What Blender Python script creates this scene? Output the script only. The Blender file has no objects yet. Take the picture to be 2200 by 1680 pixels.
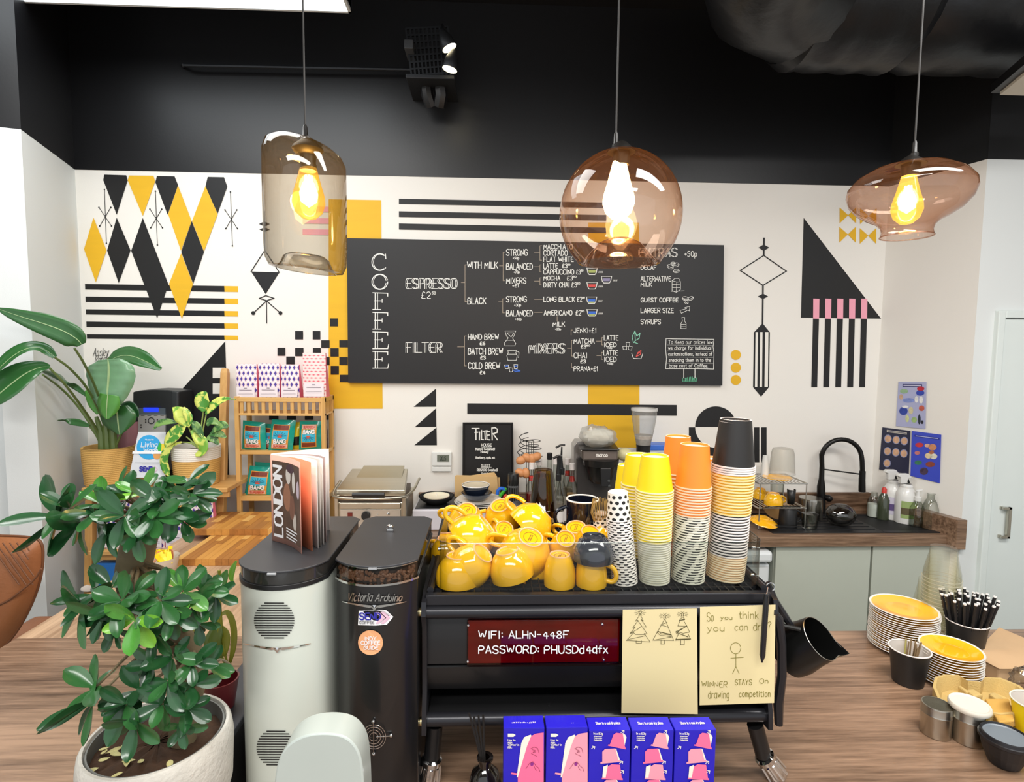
import bpy, math, random
from mathutils import Vector, Matrix
RND = random.Random(11)
S = bpy.context.scene
COL = S.collection
V = Vector
# ---------------------------------------------------------------- camera, light, exposure
F = 1200.0
PITCH, YAW, ROLL = math.atan(90 / F), 0.037, 0.0095
CAM = V((0, 0, 1.80))
fwd = V((math.sin(YAW) * math.cos(PITCH), math.cos(YAW) * math.cos(PITCH), -math.sin(PITCH)))
_r = V((math.cos(YAW), -math.sin(YAW), 0))
_u = _r.cross(fwd)
RIGHT = _r * math.cos(ROLL) + _u * math.sin(ROLL)
UP = _u * math.cos(ROLL) - _r * math.sin(ROLL)
cd = bpy.data.cameras.new('camera')
cam = bpy.data.objects.new('camera', cd)
COL.objects.link(cam)
cd.sensor_width = 36; cd.lens = F / 2200 * 36; cd.clip_start = 0.05
m = Matrix((RIGHT, UP, -fwd)).transposed().to_4x4(); m.translation = CAM
cam.matrix_world = m
S.camera = cam
S.view_settings.view_transform = 'Standard'
S.view_settings.look = 'None'
S.view_settings.gamma = 1
S.view_settings.use_curve_mapping = False
S.view_settings.exposure = 0.74
S.cycles.transparent_max_bounces = 64
w = bpy.data.worlds.new('cafe_daylight'); S.world = w; w.use_nodes = True
w.node_tree.nodes['Background'].inputs[0].default_value = (0.93, 0.96, 1.0, 1)
w.node_tree.nodes['Background'].inputs[1].default_value = 0.62

def area(name, x, y, z, sx, sy, power, col=(1, 0.98, 0.95), rot=(0, 0, 0)):
    l = bpy.data.lights.new(name, 'AREA'); l.shape = 'RECTANGLE'; l.size = sx; l.size_y = sy
    l.energy = power; l.color = col
    o = bpy.data.objects.new(name, l); o.location = (x, y, z); o.rotation_euler = rot; COL.objects.link(o)
    return o
area('panel_light_left', -1.2, 1.6, 3.27, 1.5, 0.7, 22)
area('panel_light_right', 1.6, 0.55, 3.27, 1.9, 0.5, 44)
area('panel_light_behind', -0.3, -0.9, 3.27, 2.6, 0.5, 62)

# ---------------------------------------------------------------- pixel <-> world
def ray(px, py): return fwd + RIGHT * ((px - 1100) / F) + UP * ((840 - py) / F)
def at(px, py, Y): d = ray(px, py); return CAM + d * (Y / d.y)
def onz(px, py, z): d = ray(px, py); return CAM + d * ((z - CAM.z) / d.z)
def onplane(px, py, p0, n):
    d = ray(px, py); return CAM + d * ((p0 - CAM).dot(n) / d.dot(n))
def pm(n, Y): return n * Y / F

# ---------------------------------------------------------------- materials
def lin(c):
    if isinstance(c, str):
        c = c.lstrip('#'); c = [int(c[i:i + 2], 16) / 255 for i in (0, 2, 4)]
        c = [x / 12.92 if x <= .04045 else ((x + .055) / 1.055) ** 2.4 for x in c]
    return (c[0], c[1], c[2], 1)
MATS = {}
def newmat(name):
    m = bpy.data.materials.new(name); m.use_nodes = True
    nt = m.node_tree; return m, nt, nt.nodes['Principled BSDF']
def mat(name, col='#808080', rough=.5, metal=0., var=.06, scale=12., bump=0., bscale=60., coat=0., emit=0., spec=.5, sub=0., stretch=(1, 1, 1)):
    if name in MATS: return MATS[name]
    m, nt, b = newmat(name); N, L = nt.nodes, nt.links
    c = lin(col)
    tc = N.new('ShaderNodeTexCoord'); mp = N.new('ShaderNodeMapping'); mp.inputs['Scale'].default_value = stretch
    L.new(tc.outputs['Object'], mp.inputs[0])
    no = N.new('ShaderNodeTexNoise'); no.inputs['Scale'].default_value = scale; no.inputs['Detail'].default_value = 3
    L.new(mp.outputs[0], no.inputs['Vector'])
    mx = N.new('ShaderNodeMix'); mx.data_type = 'RGBA'
    mx.inputs[6].default_value = tuple(x * (1 - var) for x in c[:3]) + (1,)
    mx.inputs[7].default_value = tuple(min(1, x * (1 + var)) for x in c[:3]) + (1,)
    L.new(no.outputs['Fac'], mx.inputs[0]); L.new(mx.outputs[2], b.inputs['Base Color'])
    b.inputs['Roughness'].default_value = rough; b.inputs['Metallic'].default_value = metal
    b.inputs['Specular IOR Level'].default_value = spec
    b.inputs['Coat Weight'].default_value = coat; b.inputs['Coat Roughness'].default_value = .05
    if sub: b.inputs['Subsurface Weight'].default_value = sub; b.inputs['Subsurface Scale'].default_value = .01
    if emit: L.new(mx.outputs[2], b.inputs['Emission Color']); b.inputs['Emission Strength'].default_value = emit
    if bump:
        n2 = N.new('ShaderNodeTexNoise'); n2.inputs['Scale'].default_value = bscale; n2.inputs['Detail'].default_value = 4
        L.new(mp.outputs[0], n2.inputs['Vector'])
        bp = N.new('ShaderNodeBump'); bp.inputs['Strength'].default_value = bump; bp.inputs['Distance'].default_value = .002
        L.new(n2.outputs['Fac'], bp.inputs['Height']); L.new(bp.outputs[0], b.inputs['Normal'])
    MATS[name] = m; return m
def wood(name, c1, c2, axis='x', rough=.45, fine=60., coarse=5., contrast=.5, bump=.15):
    if name in MATS: return MATS[name]
    m, nt, b = newmat(name); N, L = nt.nodes, nt.links
    tc = N.new('ShaderNodeTexCoord'); mp = N.new('ShaderNodeMapping')
    mp.inputs['Scale'].default_value = {'x': (.06, 1, 1), 'y': (1, .06, 1), 'z': (1, 1, .06)}[axis]
    L.new(tc.outputs['Object'], mp.inputs[0])
    a = N.new('ShaderNodeTexNoise'); a.inputs['Scale'].default_value = fine; a.inputs['Detail'].default_value = 5; a.inputs['Roughness'].default_value = .65
    c = N.new('ShaderNodeTexNoise'); c.inputs['Scale'].default_value = coarse * 2; c.inputs['Detail'].default_value = 3; c.inputs['Distortion'].default_value = 1.2
    L.new(mp.outputs[0], a.inputs['Vector']); L.new(mp.outputs[0], c.inputs['Vector'])
    ad = N.new('ShaderNodeMath'); ad.operation = 'ADD'
    L.new(a.outputs['Fac'], ad.inputs[0]); L.new(c.outputs['Fac'], ad.inputs[1])
    mr = N.new('ShaderNodeMapRange'); mr.inputs[1].default_value = 1 - contrast * .7; mr.inputs[2].default_value = 1 + contrast * .7
    L.new(ad.outputs[0], mr.inputs[0])
    mx = N.new('ShaderNodeMix'); mx.data_type = 'RGBA'; mx.inputs[6].default_value = lin(c1); mx.inputs[7].default_value = lin(c2)
    L.new(mr.outputs[0], mx.inputs[0]); L.new(mx.outputs[2], b.inputs['Base Color'])
    b.inputs['Roughness'].default_value = rough
    bp = N.new('ShaderNodeBump'); bp.inputs['Strength'].default_value = bump; bp.inputs['Distance'].default_value = .001
    L.new(a.outputs['Fac'], bp.inputs['Height']); L.new(bp.outputs[0], b.inputs['Normal'])
    MATS[name] = m; return m
def glass(name, tint='#ffffff', edge='#ffffff', refl=.0, rough=0.02, ior=1.5, bump=0, milk=0, milkc='#e8e8e4'):
    """thin clear sheet: Fresnel reflection over a tinted see-through layer, denser towards grazing"""
    if name in MATS: return MATS[name]
    m = bpy.data.materials.new(name); m.use_nodes = True; nt = m.node_tree; N, L = nt.nodes, nt.links
    N.clear(); out = N.new('ShaderNodeOutputMaterial')
    lw = N.new('ShaderNodeLayerWeight'); lw.inputs[0].default_value = .35
    mx = N.new('ShaderNodeMix'); mx.data_type = 'RGBA'; mx.inputs[6].default_value = lin(tint); mx.inputs[7].default_value = lin(edge)
    L.new(lw.outputs['Facing'], mx.inputs[0])
    tr = N.new('ShaderNodeBsdfTransparent'); L.new(mx.outputs[2], tr.inputs[0])
    gl = N.new('ShaderNodeBsdfGlossy'); gl.inputs['Roughness'].default_value = rough
    fr = N.new('ShaderNodeFresnel'); ge = N.new('ShaderNodeNewGeometry')
    mi = N.new('ShaderNodeMapRange'); mi.inputs[3].default_value = ior; mi.inputs[4].default_value = 1 / ior
    L.new(ge.outputs['Backfacing'], mi.inputs[0]); L.new(mi.outputs[0], fr.inputs[0])
    ad = N.new('ShaderNodeMath'); ad.operation = 'ADD'; ad.inputs[1].default_value = refl; L.new(fr.outputs[0], ad.inputs[0])
    if bump:
        no = N.new('ShaderNodeTexNoise'); no.inputs['Scale'].default_value = 30
        bp = N.new('ShaderNodeBump'); bp.inputs['Strength'].default_value = bump; bp.inputs['Distance'].default_value = .01
        L.new(no.outputs['Fac'], bp.inputs['Height']); L.new(bp.outputs[0], gl.inputs['Normal']); L.new(bp.outputs[0], fr.inputs['Normal'])
    ms = N.new('ShaderNodeMixShader'); L.new(ad.outputs[0], ms.inputs[0]); L.new(tr.outputs[0], ms.inputs[1]); L.new(gl.outputs[0], ms.inputs[2])
    if milk:
        df = N.new('ShaderNodeBsdfDiffuse'); df.inputs[0].default_value = lin(milkc); m2 = N.new('ShaderNodeMixShader'); m2.inputs[0].default_value = milk
        tl = N.new('ShaderNodeBsdfTranslucent'); tl.inputs[0].default_value = lin(milkc); m3 = N.new('ShaderNodeMixShader'); L.new(df.outputs[0], m3.inputs[1]); L.new(tl.outputs[0], m3.inputs[2])
        L.new(ms.outputs[0], m2.inputs[1]); L.new(m3.outputs[0], m2.inputs[2]); ms = m2
    L.new(ms.outputs[0], out.inputs[0]); MATS[name] = m; return m
def pattern(name, base, ink, kind='circle', cu=12, cv=3, size=.25, rough=.5, ink2=None, uv=True, ratio=1., voff=0.):
    """staggered printed dots / diamonds on UV (lathe) or on object x,z"""
    if name in MATS: return MATS[name]
    m, nt, b = newmat(name); N, L = nt.nodes, nt.links
    def mth(op, a, c=None):
        n = N.new('ShaderNodeMath'); n.operation = op
        for i, q in enumerate((a, c)):
            if q is None: continue
            if isinstance(q, (int, float)): n.inputs[i].default_value = q
            else: L.new(q, n.inputs[i])
        return n.outputs[0]
    tc = N.new('ShaderNodeTexCoord'); sp = N.new('ShaderNodeSeparateXYZ')
    L.new(tc.outputs['UV' if uv else 'Object'], sp.inputs[0])
    u = mth('MULTIPLY', sp.outputs[0], cu); v = mth('ADD', mth('MULTIPLY', sp.outputs[1 if uv else 2], cv), voff)
    row = mth('FLOOR', v); u = mth('ADD', u, mth('MULTIPLY', mth('MODULO', row, 2), .5))
    fu = mth('SUBTRACT', mth('FRACT', u), .5); fv = mth('SUBTRACT', mth('FRACT', v), .5)
    if kind == 'circle': d = mth('SQRT', mth('ADD', mth('MULTIPLY', fu, fu), mth('MULTIPLY', mth('MULTIPLY', fv, fv), ratio)))
    else: d = mth('ADD', mth('ABSOLUTE', fu), mth('MULTIPLY', mth('ABSOLUTE', fv), ratio))
    k = mth('LESS_THAN', d, size)
    mx = N.new('ShaderNodeMix'); mx.data_type = 'RGBA'; mx.inputs[6].default_value = lin(base); mx.inputs[7].default_value = lin(ink)
    L.new(k, mx.inputs[0]); res = mx.outputs[2]
    if ink2:
        ring = mth('LESS_THAN', mth('ABSOLUTE', mth('SUBTRACT', d, size + .13)), .035)
        m2 = N.new('ShaderNodeMix'); m2.data_type = 'RGBA'; m2.inputs[7].default_value = lin(ink2)
        L.new(ring, m2.inputs[0]); L.new(res, m2.inputs[6]); res = m2.outputs[2]
    L.new(res, b.inputs['Base Color']); b.inputs['Roughness'].default_value = rough
    MATS[name] = m; return m
def emis(name, col, strength):
    if name in MATS: return MATS[name]
    m = bpy.data.materials.new(name); m.use_nodes = True; nt = m.node_tree; nt.nodes.clear()
    o = nt.nodes.new('ShaderNodeOutputMaterial'); e = nt.nodes.new('ShaderNodeEmission')
    e.inputs[0].default_value = lin(col); e.inputs[1].default_value = strength; nt.links.new(e.outputs[0], o.inputs[0])
    MATS[name] = m; return m

# ---------------------------------------------------------------- mesh builder
class MB:
    def __init__(s): s.v = []; s.f = []; s.mi = []; s.uv = []; s.slot = 0; s.k = 0
    def add(s, vs, fs, uv=None):
        n = len(s.v); s.v += [V(q) for q in vs]
        s.uv += (uv if uv else [(0, 0)] * len(vs))
        for f in fs: s.f.append(tuple(i + n for i in f)); s.mi.append(s.slot)
        return s
    def box(s, x0, x1, y0, y1, z0, z1, M=None):
        vs = [V((x, y, z)) for z in (z0, z1) for y in (y0, y1) for x in (x0, x1)]
        if M: vs = [M @ q for q in vs]
        return s.add(vs, [(0, 2, 3, 1), (4, 5, 7, 6), (0, 1, 5, 4), (2, 6, 7, 3), (0, 4, 6, 2), (1, 3, 7, 5)])
    def prism(s, pts, ext, caps=True):
        pts = [V(p) for p in pts]; ext = V(ext); n = len(pts)
        fs = [(i, (i + 1) % n, (i + 1) % n + n, i + n) for i in range(n)]
        if caps: fs += [tuple(range(n))[::-1], tuple(range(n, 2 * n))]
        return s.add(pts + [p + ext for p in pts], fs)
    def face(s, pts): return s.add(pts, [tuple(range(len(pts)))])
    def tube(s, pts, r, n=8, closed=False, caps=True):
        pts = [V(p) for p in pts]; k = len(pts); rr = r if isinstance(r, (list, tuple)) else [r] * k
        up = None; rings = []
        for i, p in enumerate(pts):
            a = pts[(i - 1) % k] if (i or closed) else p; b = pts[(i + 1) % k] if (i < k - 1 or closed) else p
            t = (b - a).normalized()
            if up is None: up = t.orthogonal().normalized()
            else:
                up = up - t * up.dot(t)
                up = up.normalized() if up.length > 1e-6 else t.orthogonal().normalized()
            sd = t.cross(up)
            rings.append([p + (up * math.cos(j * math.tau / n) + sd * math.sin(j * math.tau / n)) * rr[i] for j in range(n)])
        fs = []; m = k if closed else k - 1
        for i in range(m):
            for j in range(n):
                fs.append((i * n + j, i * n + (j + 1) % n, ((i + 1) % k) * n + (j + 1) % n, ((i + 1) % k) * n + j))
        if caps and not closed: fs += [tuple(range(n))[::-1], tuple(range((k - 1) * n, k * n))]
        return s.add([q for g in rings for q in g], fs)
    def lathe(s, prof, n=28, M=None, slots=None, uvs=False, arc=1.):
        """prof: list of (r,z); slots: material slot per profile segment"""
        vs = []; uv = []; cols = n + 1 if (uvs or arc < 1) else n
        zs = [p[1] for p in prof]; z0, z1 = min(zs), max(zs)
        for r, z in prof:
            for j in range(cols):
                a = j * math.tau * arc / n
                q = V((r * math.cos(a), r * math.sin(a), z)); vs.append(M @ q if M else q)
                uv.append((j / n, (z - z0) / max(1e-6, z1 - z0)))
        b = len(s.v); s.v += vs; s.uv += uv
        for i in range(len(prof) - 1):
            for j in range(n):
                j2 = j + 1 if cols > n else (j + 1) % n
                A, B, C, D = i * cols + j, i * cols + j2, (i + 1) * cols + j2, (i + 1) * cols + j
                if prof[i][0] < 1e-7: f = (b + A, b + C, b + D)
                elif prof[i + 1][0] < 1e-7: f = (b + A, b + B, b + D)
                else: f = (b + A, b + B, b + C, b + D)
                s.f.append(f); s.mi.append(slots[i] if slots else s.slot)
        return s
    def sphere(s, c, r, n=12, sc=(1, 1, 1)):
        k = n // 2 + 1
        prof = [(max(0, math.sin(math.pi * i / k)), -math.cos(math.pi * i / k)) for i in range(k + 1)]
        prof[0] = (0, -1); prof[-1] = (0, 1)
        return s.lathe(prof, n, Matrix.Translation(V(c)) @ Matrix.Diagonal((r * sc[0], r * sc[1], r * sc[2], 1)))
    def ribbon(s, pts, th, f):
        """flat brush stroke: pts in 2D, f maps 2D -> 3D"""
        for (a, b) in zip(pts, pts[1:]):
            dx, dy = b[0] - a[0], b[1] - a[1]; l = math.hypot(dx, dy)
            if l < 1e-9: continue
            ex, ey = dx / l * th * .45, dy / l * th * .45; nx, ny = -dy / l * th / 2, dx / l * th / 2
            Q = [V(f(a[0] - ex + nx, a[1] - ey + ny)), V(f(a[0] - ex - nx, a[1] - ey - ny)), V(f(b[0] + ex - nx, b[1] + ey - ny)), V(f(b[0] + ex + nx, b[1] + ey + ny))]
            nm = (Q[1] - Q[0]).cross(Q[2] - Q[1]).normalized(); s.k = (s.k + 1) % 9
            if nm.dot(CAM - Q[0]) < 0: nm = -nm
            s.add([q + nm * (.00004 * s.k) for q in Q], [(0, 1, 2, 3)])
        return s
WM = {}
def mesh_of(name, mb, mats, smooth):
    me = bpy.data.meshes.new(name); me.from_pydata([tuple(q) for q in mb.v], [], mb.f)
    for m in (mats if isinstance(mats, (list, tuple)) else [mats]): me.materials.append(m)
    me.polygons.foreach_set('material_index', mb.mi)
    if any(u != (0, 0) for u in mb.uv):
        ul = me.uv_layers.new(name='UVMap')
        for i, l in enumerate(me.loops): ul.data[i].uv = mb.uv[l.vertex_index]
    if smooth:
        me.polygons.foreach_set('use_smooth', [True] * len(me.polygons)); me.set_sharp_from_angle(angle=smooth if smooth is not True else .7)
    me.update(); return me
def tag(o, label, cat=None, group=None, kind=None):
    if label: o['label'] = label
    if cat: o['category'] = cat
    if group: o['group'] = group
    if kind: o['kind'] = kind
    return o
def obj(name, mb, mats, parent=None, smooth=False, local=False, bevel=0., label=None, cat=None, group=None, kind=None, loc=None, solid=0., subsurf=0):
    if parent is None:
        if not local:
            if loc is None:
                xs = [q.x for q in mb.v]; ys = [q.y for q in mb.v]; zs = [q.z for q in mb.v]
                loc = V(((min(xs) + max(xs)) / 2, (min(ys) + max(ys)) / 2, min(zs)))
            mb.v = [q - V(loc) for q in mb.v]
        W = Matrix.Translation(V(loc) if loc is not None else V((0, 0, 0)))
    else:
        W = WM[parent.name]
        if not local: Wi = W.inverted(); mb.v = [Wi @ q for q in mb.v]
    me = mesh_of(name, mb, mats, smooth)
    o = bpy.data.objects.new(name, me); COL.objects.link(o)
    if parent is None: o.matrix_basis = W
    else: o.parent = parent
    WM[o.name] = W
    if solid:
        md = o.modifiers.new('solid', 'SOLIDIFY'); md.thickness = solid; md.offset = 0
    if bevel:
        md = o.modifiers.new('bevel', 'BEVEL'); md.width = bevel; md.segments = 2; md.limit_method = 'ANGLE'; md.angle_limit = .6
    if subsurf:
        md = o.modifiers.new('sub', 'SUBSURF'); md.levels = subsurf; md.render_levels = subsurf
    return tag(o, label, cat, group, kind)
def thing(name, label, cat, loc=(0, 0, 0), M=None, group=None):
    o = bpy.data.objects.new(name, None); COL.objects.link(o); o.empty_display_size = .05
    W = M if M is not None else Matrix.Translation(V(loc))
    o.matrix_basis = W; WM[o.name] = W
    return tag(o, label, cat, group)
def dup(root, M, label=None, group=None, mats=None):
    c = root.copy(); COL.objects.link(c); c.matrix_basis = M; WM[c.name] = M
    if label: c['label'] = label
    if group: c['group'] = group
    for ch in list(root.children):
        d = ch.copy(); COL.objects.link(d); d.parent = c; WM[d.name] = M
        for g in list(ch.children):
            e = g.copy(); COL.objects.link(e); e.parent = d; WM[e.name] = M
    return c
def TR(p, rz=0., s=1.): return Matrix.Translation(V(p)) @ Matrix.Rotation(rz, 4, 'Z') @ Matrix.Scale(s, 4)
def frame(origin, zdir, xhint=(1, 0, 0), s=1.):
    z = V(zdir).normalized(); x = V(xhint); x = (x - z * x.dot(z))
    x = x.normalized() if x.length > 1e-5 else z.orthogonal().normalized(); y = z.cross(x)
    m = Matrix((x * s, y * s, z * s)).transposed().to_4x4(); m.translation = V(origin); return m
def circ(cx, cy, r, n=24, ry=None, a0=0, a1=math.tau):
    ry = r if ry is None else ry; k = n if a1 - a0 >= math.tau - 1e-6 else n + 1
    return [(cx + r * math.cos(a0 + (a1 - a0) * i / n), cy + ry * math.sin(a0 + (a1 - a0) * i / n)) for i in range(k)]
def smoothline(pts, it=2):
    pts = [tuple(p) for p in pts]
    for _ in range(it):
        q = [pts[0]]
        for a, b in zip(pts, pts[1:]):
            q.append(tuple(.75 * x + .25 * y for x, y in zip(a, b))); q.append(tuple(.25 * x + .75 * y for x, y in zip(a, b)))
        q.append(pts[-1]); pts = q
    return pts

# ---------------------------------------------------------------- hand lettering
G = {}
def _g(s):
    for line in s.strip().split('\n'):
        k, wd, d = line.split(' ', 2)
        G[k] = (float(wd), [[tuple(float(t) for t in p.split(',')) for p in st.split()] for st in d.split(';')])
_g("""A 4 0,0 2,6 4,0;.7,2 3.3,2
B 4 0,0 0,6 2.5,6 3.6,5.2 3.4,3.8 2.3,3.2 0,3.2;2.3,3.2 4,2.4 4,.8 2.6,0 0,0
C 4 4,5 3,6 1.2,6 0,4.6 0,1.4 1.2,0 3,0 4,1
D 4 0,0 0,6 2,6 4,4.4 4,1.6 2,0 0,0
E 3.6 3.6,6 0,6 0,0 3.6,0;0,3.1 2.8,3.1
F 3.6 3.6,6 0,6 0,0;0,3.1 2.8,3.1
G 4 4,5 3,6 1.2,6 0,4.6 0,1.4 1.2,0 3,0 4,1 4,2.8 2.4,2.8
H 4 0,0 0,6;4,0 4,6;0,3 4,3
I 1 .5,0 .5,6
J 3 3,6 3,1.2 2,0 1,0 0,1.2
K 3.8 0,0 0,6;3.8,6 0,2.4;1.2,3.4 3.8,0
L 3.4 0,6 0,0 3.4,0
M 4.8 0,0 .3,6 2.4,1.5 4.5,6 4.8,0
N 4 0,0 0,6 4,0 4,6
O 4.2 1.3,0 0,1.4 0,4.6 1.3,6 2.9,6 4.2,4.6 4.2,1.4 2.9,0 1.3,0
P 3.8 0,0 0,6 2.8,6 3.8,5.2 3.8,3.6 2.8,2.8 0,2.8
Q 4.2 1.3,0 0,1.4 0,4.6 1.3,6 2.9,6 4.2,4.6 4.2,1.4 2.9,0 1.3,0;2.6,1.6 4.4,-.4
R 3.9 0,0 0,6 2.8,6 3.8,5.2 3.8,3.6 2.8,2.8 0,2.8;1.8,2.8 3.9,0
S 3.8 3.8,5.1 2.9,6 1.1,6 0,5 0,4 1,3.2 2.9,2.8 3.8,2 3.8,1 2.9,0 1.1,0 0,.9
T 4 0,6 4,6;2,6 2,0
U 4 0,6 0,1.4 1.2,0 2.8,0 4,1.4 4,6
V 4 0,6 2,0 4,6
W 5.4 0,6 1.3,0 2.7,5 4.1,0 5.4,6
X 4 0,6 4,0;4,6 0,0
Y 4 0,6 2,3 4,6;2,3 2,0
Z 4 0,6 4,6 0,0 4,0
a 3 3,4 1,4 0,3 0,1 1,0 2,0 3,1.2;3,4 3,0
b 3 0,6 0,0 2,0 3,1 3,3 2,4 0,3.6
c 2.6 2.6,3.6 1.6,4 .6,3.6 0,2.6 0,1.2 .8,0 1.8,0 2.6,.5
d 3 3,6 3,0;3,3.6 2,4 .8,4 0,3 0,1 .8,0 2,0 3,1
e 2.8 0,2.1 2.8,2.2 2.6,3.4 1.6,4 .6,3.7 0,2.6 0,1.2 .8,0 2,0 2.8,.7
f 2.4 2.4,5.6 1.6,6 .9,5.4 .9,0;0,3.8 2.2,3.8
g 3 3,4 1,4 0,3 0,1 1,0 2,0 3,1;3,4 3,-1 2,-2 .6,-1.8
h 3 0,6 0,0;0,3 1.2,4 2.4,4 3,3 3,0
i .8 .4,4 .4,0;.4,5.2 .4,5.6
j 1.4 1.2,4 1.2,-1.2 .4,-2;1.2,5.2 1.2,5.6
k 2.8 0,6 0,0;2.6,4 0,1.6;1,2.4 2.8,0
l .8 .4,6 .4,0
m 4.4 0,4 0,0;0,3 1,4 2,4 2.2,3 2.2,0;2.2,3 3.2,4 4.2,3.6 4.4,0
n 2.8 0,4 0,0;0,3 1.2,4 2.4,3.8 2.8,2.8 2.8,0
o 2.9 1,0 0,1 0,3 1,4 2,4 2.9,3 2.9,1 2,0 1,0
p 3 0,4 0,-2;0,3.4 1.2,4 2.2,4 3,3 3,1 2,0 0,.2
q 3 3,4 3,-2;3,3.4 2,4 .8,4 0,3 0,1 1,0 3,.4
r 2.2 0,4 0,0;0,2.6 1,3.8 2.2,3.8
s 2.5 2.5,3.4 1.5,4 .4,3.6 .4,2.6 2.1,1.6 2.4,.6 1.3,0 0,.5
t 2.2 1,5.6 1,.6 1.6,0 2.2,.3;0,4 2.2,4
u 2.8 0,4 0,1 .9,0 2,0 2.8,1;2.8,4 2.8,0
v 2.6 0,4 1.3,0 2.6,4
w 4 0,4 1,0 2,3.4 3,0 4,4
x 2.8 0,4 2.8,0;2.8,4 0,0
y 2.8 0,4 1.4,.4;2.8,4 1,-1.6 0,-2
z 2.6 0,4 2.6,4 0,0 2.6,0
0 3.6 1.1,0 0,1.4 0,4.6 1.1,6 2.5,6 3.6,4.6 3.6,1.4 2.5,0 1.1,0
1 1.6 0,4.8 1.2,6 1.2,0
2 3.6 0,4.8 1,6 2.6,6 3.6,4.8 3.4,3.4 0,0 3.6,0
3 3.6 0,5.4 1.2,6 2.8,6 3.5,5 3.2,3.6 1.6,3.2;1.6,3.2 3.6,2.4 3.6,1 2.6,0 1,0 0,.8
4 3.8 2.8,0 2.8,6 0,2 3.8,2
5 3.5 3.4,6 .4,6 .2,3.4 2.4,3.6 3.5,2.4 3.3,.8 2,0 0,.4
6 3.5 3.2,5.6 1.6,5.8 .2,3.6 0,1.4 1,0 2.6,0 3.5,1.2 3.2,2.8 2,3.4 .3,2.4
7 3.6 0,6 3.6,6 1.4,0
8 3.5 1.7,3.2 .3,4.2 .5,5.6 1.7,6 3,5.6 3.2,4.2 1.7,3.2 0,1.8 .3,.5 1.7,0 3.2,.5 3.5,1.8 1.7,3.2
9 3.5 3.3,3.6 2,2.8 .6,3.2 .2,4.8 1.2,6 2.6,6 3.4,4.6 3.2,2 2,0
£ 3.6 3.4,5 2.6,6 1.4,5.8 1,4.6 1,2 0,0 3.6,0;0,2.9 2.6,2.9
+ 2.6 0,2.6 2.6,2.6;1.3,3.9 1.3,1.3
- 2.4 0,3 2.4,3
: .8 .4,1.2 .4,1.7;.4,3.8 .4,4.3
. .6 .3,0 .3,.5
, .8 .5,.6 .1,-.9
( 1.4 1.4,6.4 .2,4.4 .2,1.6 1.4,-.4
) 1.4 0,6.4 1.2,4.4 1.2,1.6 0,-.4
? 3.2 0,4.8 1,6 2.4,6 3.2,4.8 2.6,3.6 1.5,2.8 1.5,1.6;1.5,.1 1.5,.5
! .8 .4,6 .4,1.6;.4,.1 .4,.5
' .8 .4,6 .4,4.8
/ 3 0,0 3,6""")
def line_of(s, gap=1.4):
    x = 0; out = []
    for ch in s:
        if ch == ' ': x += 3.; continue
        wd, st = G.get(ch, G['-'])
        out += [[(x + p[0], p[1]) for p in q] for q in st]; x += wd + gap
    return max(.1, x - gap), out
def letter(parent, s, x0, x1, y0, y1, f, m, th=1.6, slant=0., double=0., name='lettering', jit=.12, local=False, lift=0.):
    """writes s in the 2D box x0..x1, y0(top)..y1(baseline), f: 2D -> 3D"""
    W, sts = line_of(s); mb = MB(); sx = (x1 - x0) / W; sy = (y1 - y0) / 6.
    for st in sts:
        jx, jy = RND.uniform(-jit, jit), RND.uniform(-jit, jit)
        st = [(x0 + (p[0] + jx + slant * p[1]) * sx, y1 - (p[1] + jy) * sy + lift) for p in st]
        if len(st) > 3 and not (len(st) == 4 and st[0] == st[-1]): st = smoothline(st, 1)
        mb.ribbon(st, th, f)
        if double: mb.ribbon([(a + double, b) for a, b in st], th, f)
    return obj(name, mb, m, parent, local=local)
# ---------------------------------------------------------------- palette
YW = 3.10; ZT = 0.89; ZB = 2.72; ZK = at(1800, 1150, 2.655).z
white_wall = mat('white_wall_paint', '#eae7e0', .75, var=.02, scale=2, bump=.12, bscale=260)
bump_wall = mat('cool_white_wall_paint', '#dfe3e2', .75, var=.02, scale=2, bump=.12, bscale=260)
black_wall = mat('black_satin_paint', '#141416', .38, var=.15, scale=1.5, bump=.1, bscale=90)
ceil_m = mat('black_ceiling_paint', '#0e0e10', .6, var=.1)
m_black = mat('mural_black', '#0b0b0d', .55, var=.12, scale=6)
m_yel = mat('mural_yellow', '#e2b01a', .6, var=.07, scale=5, stretch=(1, 1, 6))
m_white = mat('mural_white', '#e9e6de', .7, var=.02)
m_pink = mat('mural_pink', '#f0a3b6', .6, var=.04)
floor_m = mat('grey_concrete_floor', '#8a8780', .5, var=.12, scale=5)
def st(name, mb, m, parent=None, **k):
    return obj(name, mb, m, parent, kind=None if parent else 'structure', **k)
XC_R = at(1893, 700, YW).x; XR = at(2093, 740, 2.64).x
XC_L = at(172, 600, YW).x; XL = at(57, 500, 2.55).x
ZC = 3.62
fl = st('floor', MB().box(-5, 5, -2.5, 3.3, -.1, 0), floor_m)
st('ceiling', MB().box(-5, 5, -2.5, 3.3, ZC, ZC + .1), ceil_m)
wb = st('wall_back', MB().box(XC_L - .1, XC_R + .1, YW, YW + .15, 0, ZB), white_wall)
obj('upper_wall', MB().box(XC_L - .1, XC_R + .1, YW - .002, YW + .14, ZB, ZC), black_wall, wb)
def wallseg(name, a, b, m, t=.12, z0=0, z1=ZB):
    a, b = V((a[0], a[1], 0)), V((b[0], b[1], 0)); d = (b - a).normalized(); n = V((d.y, -d.x, 0))
    return [a, b, b - n * t, a - n * t]
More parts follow.
